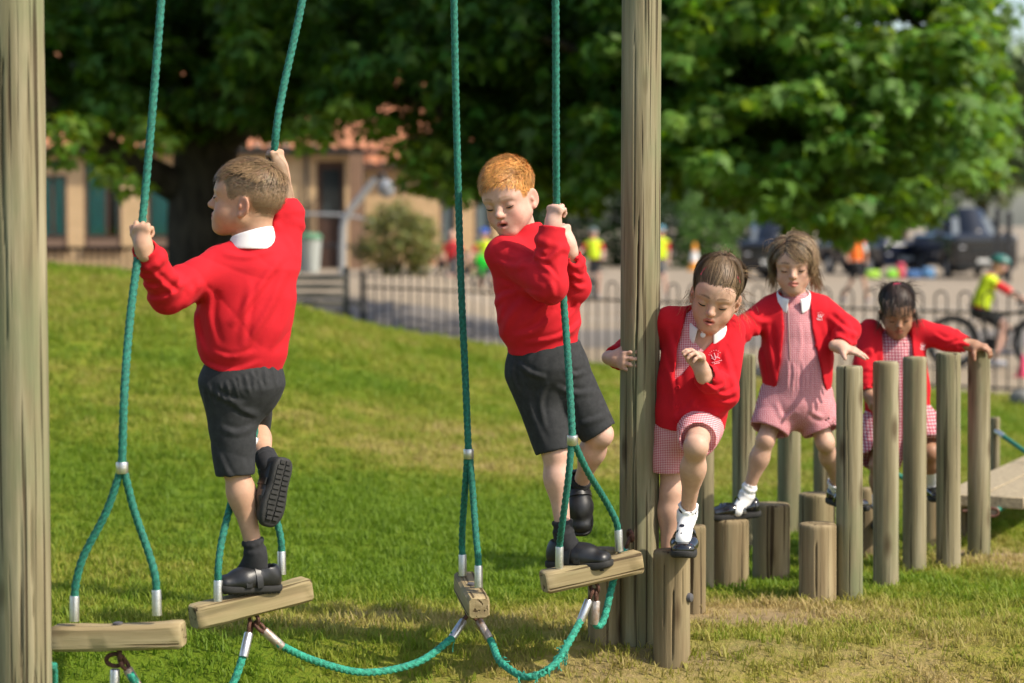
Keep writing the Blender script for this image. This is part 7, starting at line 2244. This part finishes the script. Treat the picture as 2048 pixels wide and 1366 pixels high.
# loose hair: sides, swept fringe, low bunch behind her left ear
zl2 = lambda y, ax: np.interp(y, GL[0], [-0.06, -0.06, -0.05, -0.03, 0.0, 0.004, -0.012, 0.0, 0.028, 0.046, 0.056, 0.062])
rt = scalp_points(7500, zl2, HC_, HR_)
part = A((-0.022, 0.02, 0.105))
def flow3(p):
    d = p - part; d[:, 2] = 0
    d = d / (np.linalg.norm(d, axis=1)[:, None] + 1e-6)
    s = np.sign(p[:, 0] + 0.022)
    base = np.stack([0.55 * s, 0.10 + 0 * s, -0.75 + 0 * s], 1) + d * 0.5
    back = p[:, 1] < -0.02
    base[back] = base[back] + A((0.35, -0.4, -0.2))
    fr_ = (p[:, 1] > 0.035) & (p[:, 0] > -0.024)
    base[fr_] = A((0.85, 0.22, -0.50))
    fl_ = (p[:, 1] > 0.035) & (p[:, 0] <= -0.024)
    base[fl_] = A((-0.7, -0.25, -0.6))
    return base
front = rt[:, 1] > 0.035
ln = np.where(front, 0.045 + 0.030 * rng.rand(len(rt)), 0.080 + 0.045 * rng.rand(len(rt)))
Ls = locks(rt, None, lambda p: flow3(p.copy()) + 0.16 * rng.randn(len(p), 3), ln, 0.12 + 0.25 * rng.rand(len(rt)), None, 6, HC_, HR_ * 1.01, None, 0.25, 0.35)
n0 = (rt - HC_) / HR_ ** 2; n0 /= np.linalg.norm(n0, axis=1)[:, None]
V, F, C = strands_mesh(Ls, n0, 0.0013, (1, 1, 1), 0.28)
cc = np.where(rng.rand(len(rt), 1) < 0.35, A((0.36, 0.245, 0.13)), A((0.215, 0.138, 0.072)))
cc = np.where((front & (rng.rand(len(rt)) < 0.30))[:, None], A((0.075, 0.045, 0.024)), cc)
C = C * np.repeat(cc, Ls.shape[1] * 2, 0); pt = [(V, F, C)]
ws = wisps([(0.068, -0.03, -0.01), (0.062, -0.05, -0.03), (0.070, -0.02, -0.03), (-0.070, -0.01, -0.02)], [(0.25, -0.1, -0.95), (0.2, -0.2, -0.95), (0.35, 0.1, -0.9), (-0.12, 0.1, -0.98)], 0.075, 110, 0.18, 0.3)
V, F, C = strands_mesh(ws, np.tile(A((0, 1.0, 0)), (len(ws), 1)), 0.0011, (0.24, 0.155, 0.085), 0.3); pt.append((V, F, C))
fy = wisps([(0.05, 0.0, 0.085), (0.07, -0.02, 0.04), (-0.06, 0.0, 0.08), (0.0, -0.02, 0.105)], [(0.9, 0, 0.2), (0.9, 0, -0.3), (-0.9, 0, 0), (0.5, 0, 0.5)], 0.07, 22, 0.35, 0.4, 9, 2.0)
V, F, C = strands_mesh(fy, rng.randn(len(fy), 3), 0.0005, (0.30, 0.20, 0.11), 0.3); pt.append((V, F, C))
cap = None
hair_obj(girl2, c, M, sc, pt, cap, (0.13, 0.082, 0.044))

# =================================================================== farthest girl, dark hair
Yd = 8.05
c = px(1795, 622, Yd); sc = 0.82
M = headframe((-0.06, -0.92, -0.42), R(2))
S = Shape()
add_head(S, c, M, sc, ear=0.9)
Yt = Yd + 0.05
neck = px(1790, 688, Yt)
S.cone(c + M @ (A((0, -0.02, -0.05)) * sc), neck - A((0, 0, 0.02)), 0.037, 0.041, 0.02)
shR_, shL_ = px(1740, 662, Yt), px(1842, 664, Yt)
elR_, wrR_ = px(1728, 735, Yt - 0.06), px(1738, 790, Yt - 0.12)
elL_, wrL_ = px(1893, 678, Yt - 0.02), px(1944, 692, Yt - 0.02)
S.cone(shR_, elR_, 0.033, 0.028); S.cone(elR_, wrR_, 0.028, 0.020)
S.cone(shL_, elL_, 0.033, 0.028); S.cone(elL_, wrL_, 0.028, 0.020)
add_hand(S, wrR_, (0.1, -0.5, -0.8), (-0.9, 0, 0.1), -1, 0.9, curl=(25, 25, 15))
add_hand(S, wrL_ + A((0, 0, 0.004)), (0.86, -0.42, -0.10), (0.10, -0.30, 0.95), 1, 0.95, per=((20, 42, 30), (24, 46, 30), (28, 46, 30), (30, 46, 30)), thumb=(0.75, 0.25, -0.6), thumb2=(0.4, 0.3, -0.85), spread=0.12)
pel = px(1795, 850, Yt)
S.loft(neck - A((0, 0, 0.04)), pel, (1, 0, 0), (0.068, 0.05), (0.082, 0.065), 0.03)
hipR, knR, anR = px(1765, 850, Yt), px(1758, 930, Yt - 0.1), px(1762, 1030, Yt)
hipL, knL, anL = px(1835, 850, Yt - 0.02), px(1860, 905, Yt - 0.13), px(1864, 975, Yt - 0.02)
leg(S, hipR, knR, anR, 0.95); leg(S, hipL, knL, anL, 0.92)
girl3 = person('dark haired girl behind the tall posts with one hand on the last post', S, 0.0036, c, M, sc, 'brown', (0.02, 0.012, 0.010), px(1800, 1000, Yd), 0.3, scalp=(girlline, (0.018, 0.013, 0.012)), fine=(wrR_, wrL_))
lashes(c, M, sc, girl3)
sd = unit((1.0, 0.0, 0.0)); fr = A((0, -1.0, 0))
ch = [(px(1790, 678, Yt), 0.054, 0.045), (px(1791, 694, Yt), 0.086, 0.064), (px(1792, 720, Yt), 0.100, 0.076), (px(1794, 775, Yt), 0.112, 0.086), (px(1796, 820, Yt), 0.112, 0.09)]
S = Shape(); S.chain([(p, w - 0.014, d - 0.011) for p, w, d in ch], sd, 0.03)
S.loft(px(1796, 812, Yt), px(1800, 865, Yt), sd, (0.100, 0.085), (0.115, 0.095), 0.03)
eR = shorts_leg(S, hipR, knR, 0.90, 0.082, 0.074, 0.02); eL = shorts_leg(S, hipL, knL, 0.85, 0.082, 0.074, 0.02)
hollow_hem(S, *eR, 0.074); hollow_hem(S, *eL, 0.074)
shape_obj('playsuit', S, 0.0044, M_ging3, girl3, None, crumple(9, 0.010, (0.1, 0.2, 1), 9, 19), 0.016)
S = Shape(); S.chain(ch, sd, 0.03)
S.loft(px(1795, 815, Yt), px(1795, 845, Yt), sd, (0.112, 0.09), (0.108, 0.088), 0.014, False, True)
sleeve(S, shR_, elR_, wrR_, (0.052, 0.044, 0.036), 0.031, 0.01, 0.04); sleeve(S, shL_, elL_, wrL_, (0.053, 0.046, 0.036), 0.031, 0.012, 0.04)
vcut(S, px(1790, 690, Yt), sd, fr, [(-0.33, 0.010, 0.085), (-0.17, 0.006, 0.068), (-0.08, 0.002, 0.056), (0.0, 0.0, 0.052), (0.06, 0, 0.05)], 0.0)
S.cone(neck, neck + A((0, -0.02, 0.10)), 0.045, 0.052, 0.004, '-')
card3 = shape_obj('cardigan', S, 0.0042, M_redknit, girl3, None, drape(8.1, DG3, noise=crumple(10, 0.006, (0.1, 0.1, 0.97), 7, 14), yc=8.11), 0.012)
emblem(card3, 1845, 692, 6, M_whiteprint, 0.2)
collar(girl3, px(1790, 684, Yt - 0.014), (0.0, -0.25, 0.97), (0, -0.97, -0.2), M_ging3, 0.050, 0.024, True, 0.5, drop=0.7)
sock('sock', anL, knL, M_sockwhite, girl3, 0.15, 0.031, None); sock('sock', anR, knR, M_sockwhite, girl3, 0.09, 0.028, None)
shoe(girl3, px(1866, 992, Yt - 0.0), (0.05, -0.98, -0.1), (0, 0, 1), 'bar', 0.95); shoe(girl3, px(1764, 1046, Yt), (-0.2, -0.95, -0.1), (0, 0, 1), 'bar', 0.95)
bun = A((0.0, -0.035, 0.100))
Ls, n0 = tie_hair(5000, bun, girlline, 0.0012)
V, F, C = strands_mesh(Ls, n0, 0.0013, (0.045, 0.028, 0.020), 0.3); pt = [(V, F, C)]
fx_ = np.linspace(-0.05, 0.05, 15)
st = [(x, 0.050 - 7 * x * x, 0.078 - 6 * x * x) for x in fx_]
ws = wisps(st, [(x * 3, 0.9, -0.5) for x in fx_], 0.060, 40, 0.10, 0.15, 8, 1.2)
V, F, C = strands_mesh(ws, np.tile(A((0, 1.0, 0.2)), (len(ws), 1)), 0.0012, (0.050, 0.031, 0.022), 0.3); pt.append((V, F, C))
ws = wisps([(0.070, 0.02, 0.0), (-0.070, 0.02, 0.0), (0.074, -0.01, -0.02), (-0.03, -0.06, 0.09), (0.03, -0.06, 0.09), (0.05, -0.08, 0.05)], [(0.25, 0.2, -0.95), (-0.2, 0.2, -0.95), (0.4, 0, -0.9), (-0.6, -0.5, 0.2), (0.7, -0.4, 0.1), (0.8, -0.3, -0.4)], 0.085, 45, 0.22, 0.3)
V, F, C = strands_mesh(ws, rng.randn(len(ws), 3), 0.0009, (0.060, 0.038, 0.026), 0.3); pt.append((V, F, C))
cap = None
hair_obj(girl3, c, M, sc, pt, cap, (0.016, 0.012, 0.011))
mb = MB(); mb.torus(c + M @ (A((0.0, -0.03, 0.106)) * sc), 0.013, 0.0055, M[:, 2], 18, 6); mb.build('hair_band', M_clip, girl3)
# ------------------------------------------------------------------ children and bikes on the playground
M_vest = mat('yellow_vest', (0.55, 0.72, 0.01), 0.7, 0.1, 12, sheen=0.2)
M_orange = mat('orange_bib', (0.85, 0.16, 0.01), 0.7, 0.1, 12, sheen=0.2)
M_redtee = mat('red_tee', (0.55, 0.012, 0.016), 0.85, 0.1, 12)
M_bshorts = mat('black_shorts', (0.014, 0.014, 0.016), 0.85, 0.2, 20)
M_gshorts = mat('grey_shorts', (0.10, 0.105, 0.11), 0.85, 0.2, 20)
M_trainer = mat('grey_trainer', (0.35, 0.36, 0.40), 0.7, 0.2, 20)

def far_person(label, Y, J, top, vest, lower, helmet, skin='tan', hair=(0.05, 0.03, 0.02), h=0.012, face=(0, -1, 0), group=None):
    """J: pixel joints at distance Y (u, v[, dY])"""
    j = {k: px(q[0], q[1], Y + (q[2] if len(q) > 2 else 0)) for k, q in J.items()}
    base = (j['footL'] + j['footR']) / 2
    S = Shape(); M = headframe(face); c = j['head']; s_ = 0.98
    S.ell(c, A((0.072, 0.088, 0.098)) * s_, M, 0.01); S.ell(c + M @ A((0, 0.08, -0.02)), (0.012, 0.012, 0.014), None, 0.01); S.ell(c + M @ A((0.075, 0, -0.01)), (0.01, 0.018, 0.026), M); S.ell(c + M @ A((-0.075, 0, -0.01)), (0.01, 0.018, 0.026), M)
    S.cone(c, j['neck'], 0.045, 0.045); S.loft(j['neck'], j['hip'], (1, 0, 0) if abs(face[1]) > 0.5 else (0.2, 1, 0), (0.09, 0.07), (0.09, 0.075), 0.03)
    for s in 'LR':
        S.cone(j['sh' + s], j['el' + s], 0.034, 0.03); S.cone(j['el' + s], j['ha' + s], 0.03, 0.024); S.ell(j['ha' + s], (0.032, 0.03, 0.036), None, 0.02)
        S.cone(j['hip'] + (j['kn' + s] - j['hip']) * 0.1, j['kn' + s], 0.062, 0.045, 0.02); S.cone(j['kn' + s], j['foot' + s], 0.044, 0.028, 0.02)
    V, F = S.mesh(h)
    C = np.tile(A(SKINS[skin]), (len(V), 1)); o = obj_np('person', V, [F], M_skin, None, base, True, C); tag(o, label, 'person', group)
    sd = (1, 0, 0) if abs(face[1]) > 0.5 else (0.2, 1, 0)
    mid = (j['neck'] + j['hip']) / 2
    S = Shape()
    for s in 'LR': S.loft(j['sh' + s], j['sh' + s] + (j['el' + s] - j['sh' + s]) * 0.75, sd, (0.048, 0.048), (0.047, 0.047), 0.02, False, True)
    S.loft(j['neck'], mid, sd, (0.105, 0.082), (0.115, 0.09), 0.03); S.loft(mid, j['hip'], sd, (0.115, 0.09), (0.115, 0.095), 0.02, False, True)
    if top: shape_obj('shirt', S, h, top, o)
    S = Shape(); S.loft(j['neck'] + A((0, 0, -0.015)), mid, sd, (0.118, 0.096), (0.130, 0.106), 0.03); S.loft(mid, j['hip'] + (j['neck'] - j['hip']) * 0.12, sd, (0.130, 0.106), (0.134, 0.112), 0.02, False, True)
    for s in 'LR': S.cone(j['sh' + s], j['sh' + s], 0.055, 0.055, 0.02)
    S.cone(j['neck'], j['neck'] + A((0, 0, 0.1)), 0.06, 0.06, 0.01, '-')
    for s in 'LR': S.cone(j['sh' + s] + (j['el' + s] - j['sh' + s]) * 0.15, j['el' + s], 0.05, 0.06, 0.005, '-')
    shape_obj('vest', S, h, vest, o)
    S = Shape(); S.loft(j['hip'] + (j['neck'] - j['hip']) * 0.15, j['hip'], sd, (0.112, 0.09), (0.118, 0.10), 0.03)
    for s in 'LR': S.loft(j['hip'], j['hip'] + (j['kn' + s] - j['hip']) * 0.85, sd, (0.075, 0.075), (0.066, 0.066), 0.02, False, True)
    shape_obj('shorts', S, h, lower, o)
    for s in 'LR':
        S = Shape(); f = A(face) * A((1, 1, 0)); S.loft(j['foot' + s] + A((0, 0, -0.02)) - f * 0.03, j['foot' + s] + f * 0.12 + A((0, 0, -0.03)), np.cross(unit(f), (0, 0, 1)), (0.04, 0.045), (0.04, 0.03), 0.02)
        shape_obj('shoe', S, h, M_trainer, o)
    if helmet:
        S = Shape(); S.ell(c + M[:, 2] * 0.035 + M[:, 1] * -0.004, A((0.098, 0.122, 0.088)), M)
        cc = c + M[:, 2] * 0.022; S.fn(lambda p: (p - cc) @ M[:, 2] * 1.0, 0.004)
        for i in (-1, 0, 1): S.cone(c + M @ A((0.04 * i, -0.09, 0.075)), c + M @ A((0.04 * i, 0.08, 0.095)), 0.012, 0.008, 0.004, '-')
        shape_obj('helmet', S, 0.009, helmet, o)
    else:
        S = Shape(); S.ell(c + M[:, 2] * 0.02 - M[:, 1] * 0.012, A((0.083, 0.096, 0.092)), M); cc = c + M[:, 2] * 0.01 + M[:, 1] * 0.02
        S.fn(lambda p: np.minimum(-((p - cc) @ M[:, 2]), (p - cc) @ M[:, 1] + 0.02), 0.01)
        V, F = S.mesh(h); obj_np('hair', V, [F], M_hair, o, None, True, np.tile(A(hair), (len(V), 1)))
    return o, j

def bicycle(label, rear, front, R_, paint, side, group=None, tyre_r=0.022):
    """rear, front: wheel centres; side: unit vector across the bike"""
    rear, front, side = A(rear), A(front), unit(side); ax = unit(front - rear); up = A((0, 0, 1)); wb = np.linalg.norm(front - rear)
    root = empty('bicycle', Vector((rear + front) / 2 - up * R_), label, 'bicycle', group)
    w = lambda x, z, y=0.0: rear + ax * x * wb + up * z * R_ + side * y
    for cpt in (rear, front):
        mb = MB(); mb.torus(cpt, R_ - tyre_r, tyre_r, side, 40, 8); wh = mb.build('wheel', M_tyre, root)
        mb = MB(); mb.torus(cpt, R_ - 2.1 * tyre_r, tyre_r * 0.5, side, 36, 6); mb.build('rim', M_greymetal, wh)
        mb = MB(); mb.lathe(cpt - side * 0.04, [(0.02, 0), (0.02, 0.08)], 10, side); mb.build('hub', M_greymetal, wh)
        e1 = np.cross(side, up)
        for i in range(14):
            t = i * 2 * math.pi / 14; d = e1 * math.cos(t) + up * math.sin(t)
            mb = MB(); mb.tube([cpt + d * 0.018 + side * (0.02 if i % 2 else -0.02), cpt + d * (R_ - 2.2 * tyre_r)], 0.0016, 4); mb.build('spoke', M_greymetal, wh)
    hd = w(0.86, 1.05); bbk = w(0.43, -0.08); st = w(0.33, 1.02)
    r = 0.018
    mb = MB(); mb.tube([w(0.84, 1.25), w(0.88, 0.80)], r * 1.2, 8); mb.tube([w(0.845, 1.18), w(0.335, 0.85)], r, 8); mb.tube([w(0.875, 0.88), bbk], r * 1.15, 8); mb.tube([bbk, st], r, 8)
    for s in (-1, 1):
        mb.tube([bbk, w(0, 0, 0.05 * s)], r * 0.6, 6); mb.tube([w(0.345, 0.80), w(0, 0, 0.05 * s)], r * 0.55, 6)
    mb.build('frame', paint, root)
    mb = MB()
    for s in (-1, 1): mb.tube([w(0.88, 0.98, 0.045 * s), w(0.885, 0.8, 0.05 * s), w(1, 0, 0.05 * s)], 0.014, 6)
    mb.build('fork', M_black, root)
    mb = MB(); mb.tube([w(0.84, 1.25), w(0.85, 1.40)], 0.014, 8); mb.tube(smooth_pts([w(0.74, 1.46, -0.27), w(0.82, 1.45, -0.12), w(0.86, 1.42, 0), w(0.82, 1.45, 0.12), w(0.74, 1.46, 0.27)], 14), 0.012, 8); mb.build('handlebar', M_black, root)
    mb = MB(); mb.tube([st, w(0.315, 1.28)], 0.013, 8); mb.build('seat_post', M_greymetal, root)
    S = Shape(); S.loft(w(0.20, 1.33), w(0.42, 1.34), side, (0.06, 0.025), (0.02, 0.02), 0.02); shape_obj('saddle', S, 0.008, M_black, root)
    mb = MB(); mb.lathe(bbk - side * 0.045, [(0.08, 0), (0.08, 0.006)], 20, side); mb.build('chainring', M_black, root)
    for s in (-1, 1):
        q = bbk + side * 0.06 * s; e = q + (ax * 0.6 - up * 0.8 * s) * 0.13
        mb = MB(); mb.tube([q, e], 0.009, 6); mb.box(e + side * 0.045 * s, (0.08, 0.08, 0.02)); mb.build('crank', M_black, root)
    return root

# cyclist at the right edge
Yc = 25.3
zc = float(z_play(4.9, Yc)); R_ = 0.30
rx = px(1908, 685, Yc); fx_ = px(2074, 687, Yc)
rear = A((rx[0], Yc + 0.1, zc + R_)); front = A((fx_[0], Yc - 0.12, zc + R_))
M_bikeblack = mat('black_bike_paint', (0.02, 0.02, 0.024), 0.35)
M_bikegreen = mat('bright_green_paint', (0.01, 0.55, 0.03), 0.4)
M_bikered = mat('red_bike_paint', (0.42, 0.03, 0.03), 0.4)
bicycle('black mountain bike ridden past the fence at the right edge', rear, front, R_, M_bikeblack, unit(np.cross(front - rear, (0, 0, 1))), None, 0.034)
J = dict(head=(2000, 530), neck=(1978, 560), hip=(1958, 622), shL=(1990, 567, -0.12), shR=(1992, 567, 0.12), elL=(2030, 590, -0.16), elR=(2032, 592, 0.14), haL=(2066, 608, -0.24), haR=(2068, 609, 0.1),
         knL=(2008, 648, -0.09), knR=(2012, 655, 0.09), footL=(1988, 722, -0.10), footR=(2002, 700, 0.10))
o, j = far_person('cyclist in a yellow vest and dark green helmet riding past the fence at the right', Yc, J, M_redtee, M_vest, M_bshorts, mat('green_helmet', (0.03, 0.13, 0.11), 0.35, 0.3, 20), 'fair', face=(0.95, -0.25, -0.15), group='children on the playground')
# child cycling head on behind the hugging boy's rope
Yk = 47.5
J = dict(head=(1187, 466), neck=(1186, 484), hip=(1188, 522), shL=(1200, 487), shR=(1173, 488), elL=(1207, 503), elR=(1163, 500), haL=(1204, 518, -0.2), haR=(1155, 510, -0.25), knL=(1198, 548, -0.2), knR=(1179, 552, -0.15), footL=(1196, 590, -0.05), footR=(1182, 582, -0.05))
o, j = far_person('child in a yellow vest and dark helmet cycling towards the camera', Yk, J, M_redtee, M_vest, M_bshorts, mat('grey_helmet', (0.12, 0.16, 0.16), 0.4), 'fair', group='children on the playground')
zz = float(z_play(1.7, Yk)); q = px(1188, 560, Yk)
bicycle('small black bike coming head on under the child in the dark helmet', (q[0], Yk + 0.42, zz + 0.25), (q[0] - 0.05, Yk - 0.4, zz + 0.25), 0.25, M_bikeblack, (1, 0.06, 0), 'bikes on the playground')
# child partly behind the cracked pole
J = dict(head=(1322, 462), neck=(1321, 480), hip=(1320, 522), shL=(1334, 484), shR=(1308, 484), elL=(1338, 505), elR=(1302, 505), haL=(1336, 524, -0.05), haR=(1300, 525), knL=(1328, 552, -0.1), knR=(1314, 555), footL=(1334, 592), footR=(1312, 590, -0.1))
far_person('child in a pale blue helmet and vest walking behind the cracked pole', 48.5, J, M_redtee, M_vest, M_gshorts, mat('pale_blue_helmet', (0.12, 0.30, 0.38), 0.4), 'fair', group='children on the playground')
# child in blue helmet between the two right hand ropes
J = dict(head=(968, 468), neck=(970, 487), hip=(975, 528), shL=(990, 490), shR=(955, 490), elL=(996, 510), elR=(942, 505), haL=(990, 528, -0.2), haR=(938, 522, -0.2), knL=(985, 556, -0.15), knR=(962, 556, -0.15), footL=(982, 598), footR=(964, 598))
far_person('child in a bright blue helmet and yellow vest half hidden behind the red haired boy', 44.0, J, M_redtee, M_vest, M_bshorts, mat('blue_helmet', (0.01, 0.08, 0.42), 0.35), 'fair', group='children on the playground')
q = px(962, 568, 43.6); zz = float(z_play(q[0], 43.6))
bicycle('bright green bike beside the child in the blue helmet', (q[0] - 0.12, 43.9, zz + 0.26), (q[0] + 0.2, 43.2, zz + 0.26), 0.26, M_bikegreen, (0.91, 0.41, 0), 'bikes on the playground')
qs = px(966, 524, 43.2)
S = Shape(); S.loft(qs + A((-0.10, 0, 0.09)), qs + A((0.08, 0, -0.07)), (0.6, 0, 0.7), (0.10, 0.02), (0.09, 0.02), 0.02)
o = shape_obj('play_bat', S, 0.01, M_bikegreen, None, qs); tag(o, 'bright green oval bat held up beside the red haired boy', 'bat')
# children and bikes further left
J = dict(head=(905, 470), neck=(905, 488), hip=(906, 525), shL=(918, 492), shR=(892, 492), elL=(924, 508), elR=(886, 508), haL=(920, 524, -0.1), haR=(888, 524, -0.1), knL=(912, 552, -0.1), knR=(899, 552, -0.1), footL=(913, 588), footR=(898, 588))
far_person('child in a red top standing by the parked bikes behind the end-on step rope', 46.5, J, M_redtee, M_redtee, M_gshorts, None, 'fair', hair=(0.30, 0.2, 0.1), group='children on the playground')
for u, dy, paint, lab in ((890, 0.0, M_bikered, 'red bike parked left of the child in the red top'), (940, 0.5, M_bikeblack, 'black bike parked between the child in red and the green bike')):
    q = px(u, 560, 45 + dy); zz = float(z_play(q[0], 45 + dy))
    bicycle(lab, (q[0] - 0.32, 45 + dy, zz + 0.25), (q[0] + 0.34, 44.7 + dy, zz + 0.25), 0.25, paint, (0.41, 0.91, 0), 'bikes on the playground')
# walker in orange
J = dict(head=(1712, 466), neck=(1711, 484), hip=(1712, 527), shL=(1726, 488), shR=(1697, 488), elL=(1733, 508), elR=(1692, 506), haL=(1732, 525), haR=(1696, 522, -0.1), knL=(1728, 560, -0.1), knR=(1703, 562, 0.1), footL=(1735, 600), footR=(1684, 598, 0.15))
far_person('child in an orange bib and black shorts walking in front of the navy car', 47.0, J, M_white, M_orange, M_bshorts, None, 'tan', hair=(0.5, 0.14, 0.04), face=(0.7, -0.7, 0), group='children on the playground')
